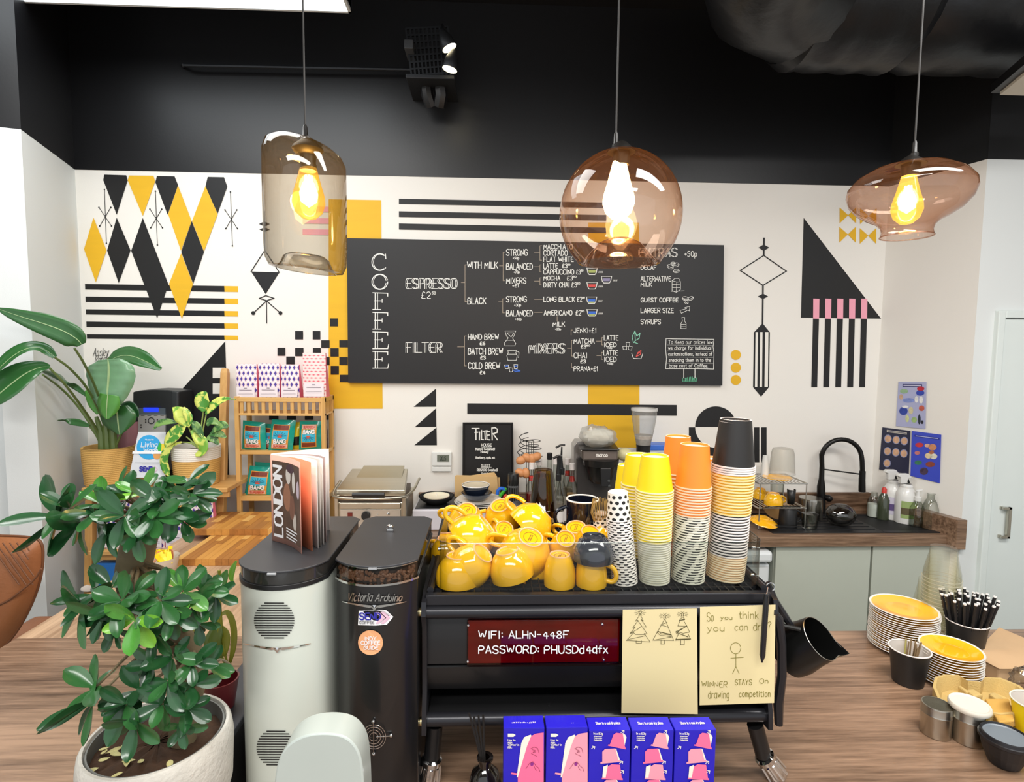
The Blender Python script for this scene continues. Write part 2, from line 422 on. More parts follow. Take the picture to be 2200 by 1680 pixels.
def wall(name, a, b):
    o = st(name, MB().prism([q + V((0, 0, 0)) for q in wallseg(name, a, b, None)], (0, 0, ZB)), bump_wall if 'left' in name else white_wall)
    obj('upper_wall', MB().prism([q + V((0, 0, ZB)) for q in wallseg(name, a, b, None)], (0, 0, ZC - ZB)), black_wall, o)
    return o
wl = wall('wall_left', (XL, 2.55), (XC_L, YW))
wall('wall_left_front', (-5, 2.55), (XL - .06, 2.55))
wr = wall('wall_right', (XC_R, YW), (XR, 2.64))
DX0, DX1 = at(2128, 800, 2.64).x, at(2128, 800, 2.64).x + .86
DZ = at(2150, 668, 2.64).z
wf = st('wall_right_front', MB().box(XR, DX0, 2.64, 2.76, 0, ZB).box(DX1, 5, 2.64, 2.76, 0, ZB).box(DX0, DX1, 2.64, 2.76, DZ, ZB), bump_wall)
obj('upper_wall', MB().box(XR, 5, 2.638, 2.75, ZB, ZC), black_wall, wf)
# sides out of frame
st('wall_side_left', MB().box(-5.1, -5, -2.5, 2.6, 0, ZC), white_wall)
st('wall_side_right', MB().box(5, 5.1, -2.5, 2.7, 0, ZC), white_wall)
# door
dpaint = mat('door_white_paint', '#dfe7e4', .45, var=.015)
d = thing('door_1', None, None, (DX0, 2.64, 0)); d['kind'] = 'structure'
obj('door_frame', MB().box(DX0, DX0 + .035, 2.615, 2.75, 0, DZ).box(DX1 - .035, DX1, 2.615, 2.75, 0, DZ).box(DX0 + .0352, DX1 - .0352, 2.615, 2.75, DZ - .035, DZ), dpaint, d, bevel=.004)
obj('door_leaf', MB().box(DX0 + .0365, DX1 - .0365, 2.63, 2.70, .01, DZ - .0375), dpaint, d, bevel=.002)
obj('door_gap', MB().box(DX0 + .03, DX1 - .03, 2.71, 2.72, 0, DZ - .04), mat('dark_gap', '#8d9391', .8), d)
steel = mat('brushed_steel', '#b9b4a8', .28, 1., var=.1, scale=40, stretch=(1, 1, .05))
a, b_ = at(2166, 1092, 2.62), at(2164, 1152, 2.62)
hx = a.x
obj('door_handle', MB().box(hx - .008, hx + .008, 2.605, 2.62, b_.z - .008, a.z + .008).box(hx - .035, hx + .008, 2.605, 2.62, a.z - .004, a.z + .008).box(hx - .035, hx + .008, 2.605, 2.62, b_.z - .008, b_.z + .004).box(hx - .035, hx - .022, 2.62, 2.66, a.z - .006, a.z + .008).box(hx - .035, hx - .022, 2.62, 2.66, b_.z - .008, b_.z + .006), steel, d, bevel=.002)
# ---------------------------------------------------------------- mural painted on the back wall
def art(name, pts, m, layer=1):
    y = YW - .0012 * layer
    return obj(name, MB().face([at(x, yy, y) for x, yy in pts][::-1]), m, wb)
def artline(name, strokes, m, th, layer=2, dots=()):
    y = YW - .0012 * layer; mb = MB(); f = lambda a, b: at(a, b, y)
    for s_ in strokes: mb.ribbon(s_, th, f)
    for (x, yy, r) in dots: mb.face([at(a, b, y) for a, b in circ(x, yy, r, 16)][::-1])
    return obj(name, mb, m, wb)
z3 = lambda P: [(150 + x / 4, 360 + y / 4) for x, y in P]
for P in ([(295, 60), (485, 66), (497, 108), (403, 405), (287, 108)], [(748, 73), (900, 76), (930, 150), (840, 405), (735, 125)],
          [(1185, 80), (1325, 83), (1353, 165), (1270, 395), (1165, 160)], [(1048, 462), (1153, 725), (1060, 998), (957, 725)],
          [(627, 432), (848, 1005), (750, 1295), (527, 715)], [(403, 430), (522, 712), (420, 992), (320, 712)]):
    art('painted_diamond', z3(P), m_black, 2)
for P in ([(497, 108), (510, 68), (718, 70), (733, 118), (627, 415)], [(930, 155), (1047, 460), (955, 715), (845, 400)],
          [(1165, 160), (1270, 400), (1153, 720), (1050, 460)], [(957, 735), (1058, 1000), (962, 1300), (852, 1000)],
          [(203, 430), (315, 710), (223, 985), (122, 700)]):
    art('painted_diamond', z3(P), m_yel, 3)
for l0, l1, r0, r1 in ((1000, 1048, 1018, 1068), (1108, 1155, 1125, 1172), (1218, 1262, 1232, 1278), (1323, 1370, 1338, 1383), (1432, 1470, 1443, 1480)):
    art('painted_stripe', z3([(130 + (l0 - 1000) * .035, l0), (1327, r0), (1330, r1), (132 + (l0 - 1000) * .035, l1)]), m_black, 1)
    art('painted_stripe', z3([(1327, r0), (1445, r0 + 2), (1447, r1 + 2), (1330, r1)]), m_yel, 1)
for cx, cy in ((305, 415), (743, 430), (1388, 437)):
    Q = [[(-8, -227), (9, 235)], [(-55, -73), (53, 87)], [(47, -73), (-48, 87)]]
    ss = [z3([(cx + a, cy + b) for a, b in q]) for q in Q]
    artline('painted_starburst', ss, m_black, 1.3, dots=[(p[0], p[1], 1.7) for s_ in ss for p in s_] + [(150 + cx / 4, 360 + cy / 4, 2)])
artline('painted_ornament', [z3(q) for q in ([(1670, 375), (1675, 710)], [(1675, 710), (1557, 893)], [(1675, 710), (1800, 900)], [(1628, 1123), (1685, 1100), (1755, 1123), (1690, 1143), (1628, 1123)],
        [(1690, 1145), (1577, 1250)], [(1690, 1145), (1692, 1335)], [(1690, 1145), (1810, 1250)])], m_black, 2, dots=[(544, 672.5, 4.3), (602.5, 672.5, 4.3)])
art('painted_triangle', z3([(1557, 893), (1802, 900), (1683, 1088)]), m_black)
art('painted_diamond', z3([(1625, 485), (1670, 462), (1720, 485), (1672, 508)]), m_black)
art('painted_diamond', z3([(1628, 533), (1672, 512), (1720, 533), (1674, 553)]), m_black)
# yellow bands
art('painted_band', [(706, 428), (819, 430), (822, 878), (706, 878)], m_yel, 1)
art('painted_band', [(1264, 478), (1373, 478), (1374, 962), (1263, 960)], m_yel, 1)
for y in (443, 468, 492): art('painted_stripe', [(650, y), (706, y + 1), (706, y + 13), (650, y + 12)], m_pink, 2)
for x0, x1, y0, y1 in ((634, 651, 711, 729), (671.7, 688, 711, 729), (690, 708, 731, 747), (596, 613, 747, 764), (634, 652, 747.5, 765), (672, 689, 747.5, 765),
                       (615, 633, 766, 783), (709, 726, 684, 701), (729, 747, 731, 746), (710, 727.5, 748, 766), (729, 747, 767, 784), (710.5, 728, 786, 804.5),
                       (730, 748, 805, 821), (578, 598, 880, 902), (616, 636, 880, 902), (655, 673, 880, 902), (690, 706, 880, 902), (690, 708, 767, 784)):
    art('painted_square', [(x0, y0), (x1, y0), (x1, y1), (x0, y1)], m_black, 3)
for P in ([(937, 834.5), (937, 873.7), (888.7, 874)], [(937, 877), (937.5, 917), (891, 917.5)], [(937.7, 918.3), (938.6, 956.5), (890, 956.5)]):
    art('painted_triangle', P, m_black)
for a0, a1, b0, b1 in ((427, 438, 435, 447), (454, 466, 462, 474), (480, 493, 489, 501)):
    art('painted_stripe', [(857, a0), (1302, b0), (1302, b1), (857, a1)], m_black, 2)
art('painted_bar', [(1004, 866.5), (1454, 870), (1454, 893), (1004, 889)], m_black, 3)
# right hanging ornament
zr = lambda P: [(1550 + x / 3.169, 330 + y / 3.169) for x, y in P]
artline('painted_ornament', [zr([(290, 577), (288, 693)]), zr([(283, 897), (280, 1160)])], m_black, 3.4)
artline('painted_ornament', [zr([(288, 693), (442, 800), (283, 897), (128, 795), (288, 693)])], m_black, 2.2)
for P in ([(252, 640), (288, 618), (326, 640), (288, 662)], [(248, 972), (283, 953), (318, 972), (283, 990)]): art('painted_diamond', zr(P), m_black, 2)
art('painted_ornament', zr([(280, 1155), (330, 1217), (324, 1590), (270, 1655), (215, 1590), (221, 1217)]), m_black, 1)
for x0, x1 in ((232, 248), (264, 280), (297, 320)):
    art('painted_stripe', zr([(x0, 1215), (x1, 1215), (x1 - 4, 1588), (x0 - 4, 1588)]), m_white, 2)
for cy in (1370, 1457, 1541): art('painted_dot', circ(1550 + 98 / 3.169, 330 + cy / 3.169, 10.8, 28), m_yel, 2)
art('painted_triangle', [(1726.7, 468), (1893, 684.6), (1720.7, 682.5)], m_black, 1)
for i in range(5):
    x = 625 + i * 81.6
    art('painted_stripe', zr([(x, 987), (x + 42, 989), (x + 40, 1124), (x - 1, 1123)]), m_pink, 2)
    art('painted_stripe', zr([(x - 1, 1123), (x + 39, 1124), (x + 27, 1590), (x - 13, 1590)]), m_black, 2)
for x, y in ((803, 498), (942, 507), (805, 367), (944, 372)):
    w_ = 112; h_ = 108
    art('painted_bow', zr([(x, y), (x + 58, y + 52), (x, y + h_)]), m_yel, 2)
    art('painted_bow', zr([(x + w_, y), (x + w_, y + h_), (x + 58, y + 52)]), m_yel, 2)
# circle motif
art('painted_circle', circ(1538, 917.5, 44.5, 24, a0=math.pi, a1=math.tau), m_black, 2)
art('painted_panel', [(1480, 918), (1592, 918), (1592, 1010), (1480, 1010)], m_black, 1)
art('painted_circle', circ(1538, 917.5, 44.5, 24, a0=0, a1=math.pi), m_white, 2)
for x in (1604, 1620, 1635.5): art('painted_stripe', [(x, 918), (x + 11.5, 918), (x + 11.5, 993), (x, 993)], m_black, 1)
# big triangle behind the ladder shelf
art('painted_triangle', [(484, 733), (493, 1052), (196, 1052)], m_black, 1)
for y in (790, 824): art('painted_square', [(457, y), (483, y), (483, y + 22), (457, y + 22)], m_white, 2)
f_w = lambda a, b: at(a, b, YW - .004)
letter(wb, 'Ansley', 200, 232, 748, 765, f_w, m_black, 1, slant=.3, jit=.3)
letter(wb, 'Randall', 204, 238, 764, 778, f_w, m_black, 1, slant=.3, jit=.3)
# ---------------------------------------------------------------- menu board
chalkb = mat('chalkboard_black', '#151517', .5, var=.22, scale=3, bump=.05)
chalk = mat('chalk_paint_white', '#e9e9e4', .8, var=.1, scale=60)
YB = YW - .022
bd = thing('menu_board', 'large black chalkboard coffee menu hanging in the middle of the back wall', 'menu board', at(1150, 825, YB))
obj('board_panel', MB().prism([at(745, 511.5, YB), at(1555.5, 526.5, YB), at(1552, 828.5, YB), at(748, 822, YB)], (0, .02, 0)), chalkb, bd)
YL = YB - .0015
fb = lambda a, b: at(a, b, YL)
def L_(s, x0, x1, y0, y1, th=1.5, **k): return letter(bd, s, x0, x1, y0, y1, fb, chalk, th, **k)
# COFFEE down the side: double stroked with serifs
for ch, y0, y1 in (('C', 545, 581), ('O', 589, 622), ('F', 629, 665), ('F', 671, 707), ('E', 713, 749), ('E', 755, 791)):
    mb = MB(); x0 = 802 if ch in 'CO' else 805; hh = y1 - y0
    if ch in 'CO':
        cx = 816; r = 17; a0, a1 = (0, math.tau) if ch == 'O' else (.75, math.tau - .75)
        mb.ribbon(circ(cx, (y0 + y1) / 2, 17, 26, hh / 2, a0, a1), 1.8, fb)
        mb.ribbon(circ(cx, (y0 + y1) / 2, 13.5, 26, hh / 2 - 1, a0 + .2, a1 - .2), 1.4, fb)
        if ch == 'C': mb.ribbon([(828, y0 + 1), (829, y0 + 11)], 1.8, fb)
    else:
        mb.ribbon([(801, y0), (833, y0 + 1), (833, y0 + 7)], 1.8, fb); mb.ribbon([(806, y0), (806, y1)], 1.8, fb); mb.ribbon([(811, y0), (811, y1)], 1.8, fb)
        mb.ribbon([(805, y0 + hh * .48), (821, y0 + hh * .48)], 1.8, fb); mb.ribbon([(821, y0 + hh * .38), (821, y0 + hh * .58)], 1.5, fb)
        if ch == 'E': mb.ribbon([(801, y1), (833, y1), (835, y1 - 9)], 1.8, fb)
        else: mb.ribbon([(801, y1), (818, y1)], 1.8, fb)
    obj('lettering', mb, chalk, bd)
for s_, x0, x1, y0, y1, sl in (('ESPRESSO', 872, 979, 598, 620, 0), ('FILTER', 872, 947, 736, 757, 0), ('MIXERS', 1135, 1210, 738, 759, .06)):
    L_(s_, x0, x1, y0, y1, 1.2, double=3.2, slant=sl, jit=.08)
for s_, x0, x1, y0, y1, th in (('£2', 905, 925, 627, 641, 1.4), ('50', 928, 936, 627, 632, 1), ('WITH MILK', 1004, 1069, 563, 576, 1.7), ('BLACK', 1005, 1044, 640, 653, 1.7),
    ('STRONG', 1088, 1133, 536, 549, 1.6), ('+50p', 1102, 1115, 552, 557, 1), ('BALANCED', 1088, 1144, 566, 579, 1.6), ('+70p', 1104, 1116, 582, 587, 1),
    ('MIXERS', 1088, 1130, 597, 609, 1.5), ('+£1', 1101, 1114, 611, 617, 1.2), ('STRONG', 1088, 1131, 637, 649, 1.6), ('+30p', 1105, 1119, 653, 658, 1),
    ('BALANCED', 1088, 1144, 667, 679, 1.6), ('+40p', 1107, 1120, 683, 688, 1), ('MACCHIATO', 1168, 1230, 525, 535, 1.5), ('CORTADO', 1168, 1219, 538, 549, 1.5),
    ('FLAT WHITE', 1168, 1232, 552, 562, 1.5), ('LATTE', 1168, 1198, 566, 576, 1.5), ('£3', 1208, 1219, 567, 575, 1.3), ('20', 1220, 1225, 567, 570, 1), ('CAPPUCCINO', 1168, 1233, 579, 589, 1.5),
    ('£3', 1238, 1247, 580, 589, 1.3), ('20', 1248, 1253, 579, 583, 1), ('MOCHA', 1168, 1203, 593, 602, 1.4), ('£3', 1218, 1230, 593, 602, 1.3), ('50', 1231, 1238, 593, 596, 1),
    ('DIRTY CHAI', 1168, 1223, 607, 617, 1.5), ('£3', 1228, 1239, 607, 617, 1.3), ('50', 1240, 1246, 607, 611, 1), ('LONG BLACK', 1168, 1235, 638, 648, 1.5), ('£2', 1240, 1250, 638, 648, 1.3), ('50', 1251, 1256, 638, 641, 1),
    ('AMERICANO', 1169, 1229, 667, 677, 1.5), ('£2', 1237, 1248, 667, 677, 1.3), ('50', 1249, 1255, 667, 670, 1), ('MILK', 1188, 1213, 692, 701, 1.4), ('+30p', 1193, 1205, 705, 709, .9),
    ('HAND BREW', 1006, 1071, 718, 730, 1.6), ('£6', 1031, 1042, 734, 741, 1.4), ('BATCH BREW', 1006, 1080, 748, 761, 1.6), ('£3', 1032, 1043, 765, 772, 1.4),
    ('COLD BREW', 1006, 1074, 779, 792, 1.6), ('£4', 1031, 1042, 797, 804, 1.4), ('JENKI+£1', 1233, 1281, 705, 715, 1.3), ('MATCHA', 1233, 1277, 728, 738, 1.4), ('£3', 1248, 1259, 741, 748, 1.4), ('50', 1260, 1268, 741, 744, 1),
    ('CHAI', 1233, 1261, 758, 769, 1.4), ('£3', 1247, 1258, 773, 780, 1.4), ('PRANA+£1', 1233, 1284, 787, 797, 1.3), ('LATTE', 1298, 1328, 721, 731, 1.4), ('ICED', 1298, 1324, 736, 745, 1.4), ('+50p', 1305, 1315, 746, 749, .8),
    ('LATTE', 1297, 1327, 753, 763, 1.4), ('ICED', 1298, 1324, 767, 777, 1.4), ('+50p', 1305, 1317, 779, 783, .8), ('+50p', 1471, 1497, 540, 551, 1.4), ('DECAF', 1377, 1410, 570, 579, 1.3),
    ('ALTERNATIVE', 1377, 1441, 594, 604, 1.3), ('MILK', 1377, 1400, 607, 615, 1.3), ('GUEST COFFEE', 1377, 1457, 640, 649, 1.4), ('LARGER SIZE', 1377, 1447, 662, 672, 1.4), ('SYRUPS', 1377, 1419, 686, 696, 1.4),
    ('To Keep our prices low', 1436, 1531, 731, 739, .9), ('we charge for individual', 1436, 1528, 744, 751, .9), ('customisations, instead of', 1436, 1530, 757, 764, .9),
    ('sneaking them in to the', 1437, 1527, 770, 777, .9), ('base cost of Coffee.', 1438, 1521, 782, 789, .9)):
    L_(s_, x0, x1, y0, y1, th)
for x in (1282, 1315, 1282, 1281, 1282): pass
L_('EXTRAS', 1372, 1453, 533, 552, 1.1, double=2.4)
for q in ([(991, 607), (999, 607)], [(1003, 569), (999, 569), (999, 648), (1003, 648)], [(1073, 571), (1081, 571)], [(1084, 542), (1081, 542), (1081, 603), (1084, 603)],
          [(1071, 647), (1080, 647)], [(1084, 642), (1080, 642), (1080, 672), (1084, 672)], [(1148, 543), (1160, 543)], [(1164, 528), (1160, 528), (1160, 559), (1164, 559)],
          [(1148, 573), (1160, 573)], [(1163, 569), (1160, 569), (1160, 584), (1163, 584)], [(1148, 604), (1160, 604)], [(1163, 597), (1160, 597), (1160, 612), (1163, 612)],
          [(1148, 643), (1165, 643)], [(1148, 671), (1165, 671)], [(1197, 680), (1197, 690)], [(983, 745), (998, 745)], [(1002, 722), (998, 722), (998, 786), (1002, 786)],
          [(1219, 748), (1228, 748)], [(1232, 731), (1228, 731), (1228, 765), (1231, 765)], [(1230, 709), (1227, 709), (1227, 720)], [(1228, 780), (1228, 789), (1231, 790)],
          [(1281, 733), (1293, 733)], [(1296, 725), (1293, 725), (1293, 741), (1296, 741)], [(1282, 764), (1292, 764)], [(1295, 757), (1292, 757), (1292, 772), (1295, 772)]):
    mb = MB(); mb.ribbon(q, .9, fb); obj('bracket_line', mb, mat('chalk_tan', '#b9aa98', .8), bd)
mb = MB()  # sketched sign
mb.ribbon([(1431, 727), (1445, 728), (1534, 729), (1532, 745), (1534, 760), (1533, 793), (1500, 792), (1430, 792), (1432, 770), (1430, 750), (1431, 727)], 1.2, fb)
mb.ribbon([(1469, 793), (1469, 812)], 1.4, fb); mb.ribbon([(1493, 793), (1493, 812)], 1.4, fb)
for y in (741, 754, 767, 780): mb.ribbon([(1433, y), (1532, y + 1)], .35, fb)
obj('sketched_sign', mb, chalk, bd)
mb = MB()
for i in range(14):
    x = 1467 + i * 2.2; mb.ribbon([(x, 820), (x + RND.uniform(-2, 2), 812 + RND.uniform(-3, 2))], 1.3, fb)
obj('sketched_grass', mb, mat('chalk_green', '#5fae8a', .8), bd)
blue, red, grn, gry = mat('chalk_blue', '#3f6fd0', .8), mat('chalk_red', '#d9534f', .8), mat('chalk_lime', '#aab56a', .8), mat('chalk_lilac', '#8d87a8', .8)
for cx, cy, c1, c2 in ((1272, 583, grn, grn), (1303, 601, gry, gry), (1272, 614, red, red), (1271, 645, blue, grn), (1272, 672, blue, grn)):
    mb = MB(); mb.ribbon([(cx - 11, cy - 7), (cx - 9, cy + 3), (cx - 6, cy + 7), (cx + 6, cy + 7), (cx + 9, cy + 3), (cx + 11, cy - 7)], 1.5, fb)
    mb.ribbon([(cx - 11, cy - 7), (cx + 11, cy - 7)], .8, fb)
    for k in range(5): mb.ribbon([(cx + 14 + 2 * k, cy + 3), (cx + 15 + 2 * k, cy)], .8, fb)
    obj('sketched_cup', mb, chalk, bd)
    obj('sketched_coffee', MB().face([fb(a, b) for a, b in ((cx - 8, cy - 3), (cx - 7, cy + 3), (cx + 7, cy + 3), (cx + 8, cy - 3))]), c1, bd)
    if c2 is not c1: obj('sketched_coffee', MB().face([fb(a, b) for a, b in ((cx - 7, cy + 3), (cx - 5, cy + 6), (cx + 5, cy + 6), (cx + 7, cy + 3))]), c2, bd)
def sk(name, strokes, m=chalk, th=.9):
    mb = MB()
    for q in strokes: mb.ribbon(q, th, fb)
    obj(name, mb, m, bd)
sk('sketched_brewer', [[(1085, 711), (1108, 711), (1104, 722), (1101, 726), (1108, 738), (1106, 743), (1085, 743), (1083, 738), (1092, 726), (1088, 722), (1085, 711)], [(1089, 715), (1104, 715), (1098, 724), (1089, 715)], [(1087, 731), (1106, 731)]])
sk('sketched_pot', [[(1091, 753), (1110, 753), (1108, 758), (1111, 764), (1109, 774), (1091, 774), (1089, 764), (1092, 758), (1091, 753)], [(1110, 754), (1115, 757), (1114, 768), (1111, 767)], [(1091, 761), (1109, 761)]])
sk('sketched_ice', [[(1084, 784), (1093, 784), (1092, 792), (1086, 792), (1084, 784)], [(1094, 790), (1102, 791), (1101, 799), (1095, 799), (1094, 790)], [(1104, 783), (1112, 783), (1111, 792), (1105, 792), (1104, 783)]], th=1.1)
sk('sketched_ice', [[(1085, 787), (1091, 786)], [(1105, 787), (1111, 786)], [(1103, 796), (1110, 794), (1117, 797), (1106, 798)]], blue, 2)
sk('sketched_ice', [[(1345, 736), (1353, 736), (1352, 744), (1346, 744), (1345, 736)], [(1338, 744), (1346, 744), (1346, 751), (1339, 751), (1338, 744)], [(1350, 744), (1358, 744), (1357, 752), (1350, 751), (1350, 744)]])
sk('sketched_leaf', [[(1361, 736), (1358, 724), (1364, 711), (1368, 722), (1375, 716), (1373, 727), (1366, 731), (1361, 736)], [(1364, 714), (1365, 732)], [(1361, 735), (1370, 738)]], mat('chalk_mint', '#8fd0b8', .8), 1.4)
sk('sketched_bowl', [[(1357, 759), (1361, 770), (1377, 771), (1381, 760)]], th=1.2)
sk('sketched_leaf', [[(1367, 766), (1370, 758), (1377, 753), (1376, 761), (1367, 766)], [(1370, 760), (1374, 757)]], red, 1.8)
def bean(cx, cy, r, a): 
    e = [(cx + r * math.cos(t) * math.cos(a) - r * .62 * math.sin(t) * math.sin(a), cy + r * math.cos(t) * math.sin(a) + r * .62 * math.sin(t) * math.cos(a)) for t in [i * math.tau / 12 for i in range(13)]]
    return [e, [e[0], (cx, cy + 1), e[6]]]
sk('sketched_beans', bean(1440, 573, 7, .4) + bean(1452, 569, 7, -.2) + bean(1453, 582, 6.5, -.1) + bean(1446, 566, 5, 0))
sk('sketched_beans', bean(1472, 641, 6.5, .1) + bean(1484, 641, 6, -.4) + bean(1474, 648, 6, .9))
sk('sketched_carton', [[(1444, 625), (1444, 603), (1450, 598), (1458, 598), (1462, 605), (1462, 622), (1453, 628), (1444, 625)], [(1444, 603), (1454, 606), (1462, 605)], [(1454, 606), (1453, 628)], [(1444, 611), (1462, 612)], [(1444, 618), (1462, 618)], [(1443, 626), (1470, 625)]])
sk('sketched_arrow', [[(1461, 667), (1464, 673), (1478, 666), (1481, 668), (1482, 658), (1471, 661), (1475, 663), (1461, 667)]])
sk('sketched_bottle', [[(1465, 682), (1471, 682), (1471, 690), (1474, 695), (1474, 706), (1463, 706), (1463, 695), (1466, 690), (1465, 682)], [(1463, 697), (1474, 697)], [(1463, 702), (1474, 702)]])
# ---------------------------------------------------------------- ceiling: light panel, rod, fixture, spotlights, duct
zp = 3.30
yb = onz(755, 27, zp); y0p = yb.y; xr = yb.x
lp = thing('ceiling_light', 'wide white glowing rectangular light panel hung under the black ceiling at upper left', 'ceiling light', (xr - 1, y0p - .35, zp))
obj('diffuser', MB().box(xr - 1.9, xr - .012, y0p - .7, y0p - .012, zp, zp + .01), emis('panel_glow', '#f4fbff', 2.4), lp)
obj('panel_frame', MB().box(xr - 1.9, xr, y0p - .012, y0p, zp - .004, zp + .05).box(xr - .012, xr, y0p - .7, y0p, zp - .004, zp + .05).box(xr - 1.9, xr, y0p - .7, y0p, zp + .012, zp + .05), mat('panel_frame_white', '#d8dcdc', .5), lp)
obj('hanger_cable', MB().tube([(xr - .3, y0p - .3, zp + .05), (xr - .3, y0p - .3, ZC)], .002, 5), black_wall, lp)
dkm = mat('dark_ceiling_metal', '#2e3033', .45, .6, var=.15)
Yr = 3.03
obj('conduit_rod', MB().tube([at(395, 140, Yr), at(640, 145, Yr), at(905, 150, Yr)], .009, 8).tube([at(395, 140, Yr), at(392, 143, Yr + .06)], .009, 6), dkm, smooth=True, label='thin dark conduit rod running across the black upper wall at left', cat='conduit')
tr = thing('cable_tray', 'dark perforated metal cable tray fixed to the black upper wall', 'cable tray', at(915, 190, 2.95))
mb = MB(); tA, tB, tC, tD = at(872, 62, 2.9), at(962, 58, 2.9), at(968, 170, 2.9), at(886, 178, 2.9)
for i in range(9):
    k = i / 8; mb.tube([tA.lerp(tD, k), tB.lerp(tC, k)], .006, 4)
for i in range(11):
    k = i / 10; mb.tube([tA.lerp(tB, k), tD.lerp(tC, k)], .006, 4)
obj('mesh_plate', mb, dkm, tr)
A0, A1 = at(874, 166, 2.88), at(978, 178, 2.88)
obj('bracket', MB().box(A0.x, A1.x, 2.84, 3.1, A1.z, A0.z), dkm, tr, bevel=.004)
A0, A1 = at(905, 182, 2.9), at(965, 228, 2.9)
obj('cable_bundle', MB().tube([at(915, 180, 2.95), at(918, 205, 2.95), at(926, 228, 2.98)], .03, 8).tube([at(945, 180, 2.95), at(948, 205, 2.95), at(944, 228, 2.98)], .035, 8), black_wall, tr, smooth=True)
A0, A1 = at(872, 98, 2.9), at(891, 118, 2.9)
obj('junction_box', MB().box(A0.x, A1.x, 2.84, 2.96, A1.z, A0.z), mat('grey_box', '#46494c', .5), tr, bevel=.003)
for nm, (px, py), (qx, qy), hot in (('upper', (966, 104), (958, 68), 1), ('lower', (966, 150), (969, 122), 1)):
    c = at(px, py, 2.7); t = at(px - (16 if hot and py < 120 else -6), qy, 2.7); ax = (t - c).normalized()
    s_ = thing('spotlight', f'{nm} of two small lit ceiling spotlights beside the dark cable tray', 'spotlight', c, group='small ceiling spotlights')
    M_ = frame(c, ax)
    obj('spot_housing', MB().lathe([(.036, 0), (.038, .004), (.03, .05), (.012, .09), (0, .092)], 16, M_), dkm, s_, smooth=True)
    obj('lamp_face', MB().lathe([(.034, .002), (0, .002)], 16, M_), emis('warm_spot_glow', '#ffeec0', 9), s_)
    obj('stem', MB().tube([c + ax * .09, c + ax * .09 + V((0, .05, .05)), V((c.x, 2.9, c.z + .12))], .006, 6), dkm, s_)
# duct
foil = mat('black_foil_duct', '#17181b', .35, .25, var=.35, scale=6, bump=.9, bscale=22)
du = thing('air_duct', 'large dark foil-wrapped air duct under the ceiling at upper right', 'duct', at(1850, 80, 2.35))
zc_ = at(1800, 150, 2.35).z + .30
def ductseg(x0, x1, r, Y, z):
    mb = MB(); X0, X1 = at(x0, 80, Y).x, at(x1, 80, Y).x; k = 10
    pts = [V((X0 + (X1 - X0) * i / k, Y, z)) for i in range(k + 1)]
    rr = [r * (1 if 0 < i < k else .9) * (1 + .018 * math.sin(i * 2.3)) for i in range(k + 1)]
    return mb.tube(pts, rr, 28)
obj('duct_elbow', MB().tube([V((at(1600, 80, 2.3).x + .0, 1.4 + i * .17, zc_ + .02)) for i in range(5)] + [V((at(1600, 80, 2.3).x + .08, 2.22, zc_)), V((at(1600, 80, 2.3).x + .3, 2.35, zc_))], [.27, .275, .28, .28, .28, .28, .27], 24), foil, du, smooth=True)
obj('duct_section', ductseg(1690, 1948, .285, 2.35, zc_), foil, du, smooth=True)
obj('duct_section', ductseg(1944, 2330, .265, 2.35, zc_ - .02), foil, du, smooth=True)
obj('duct_hanger', MB().box(at(1947, 80, 2.3).x, at(1960, 80, 2.3).x, 2.04, 2.66, zc_ + .25, zc_ + .27).tube([V((at(1953, 80, 2.3).x, 2.35, zc_ + .25)), V((at(1953, 80, 2.3).x, 2.35, ZC))], .005, 6), dkm, du)
h0 = [at(2128, 206, 2.3), at(2220, 137, 2.02), at(2330, 137, 2.02), at(2330, 206, 2.3)]
zz = h0[0].z
h0 = [V((q.x, q.y, zz)) for q in h0]
hp = thing('ceiling_panel', 'black edged pale ceiling panel at the far right edge below the duct', 'panel', h0[0])
obj('panel_edge', MB().prism([V((q.x, q.y, zz + .012)) for q in h0], (0, 0, .035)), black_wall, hp)
obj('panel_face', MB().prism([V((q.x + .03, q.y - .01, zz)) for q in h0], (0, 0, .012)), mat('pale_panel', '#cfc8ba', .6), hp)
# ---------------------------------------------------------------- counters
wd_x = wood('walnut_laminate_across', '#a3846b', '#503a2a', 'x', .30, 85, 3.5, .36)
wd_y = wood('walnut_laminate_away', '#cbab8b', '#937459', 'y', .42, 60, 3.5, .34)
wd_l = wood('pale_walnut_laminate', '#c0a184', '#8f7159', 'x', .42, 70, 4.5, .55)
cab = mat('sage_grey_cabinet', '#bcc2b6', .5, var=.02)
YF = onz(1780, 1355, ZT).y; XCL = onz(0, 1392, ZT).x
wt = thing('front_counter', 'long walnut laminate front counter carrying the coffee machine and grinders', 'counter', (0, 1, 0))
obj('worktop', MB().box(XCL, 2.6, .30, YF, ZT - .038, ZT), wd_x, wt, bevel=.002)
obj('base_panel', MB().box(XCL + .05, 2.5, .36, YF - .12, 0, ZT - .038), cab, wt)
lt = thing('side_counter', 'walnut laminate side counter running back to the wall at left', 'counter', (-1.1, 2.4, 0))
obj('worktop', MB().box(XCL, -.46, YF + .001, 2.885, ZT - .038, ZT), wd_y, lt, bevel=.002)
obj('base_panel', MB().box(XCL + .05, -.50, YF + .04, 2.86, 0, ZT - .038), cab, lt)
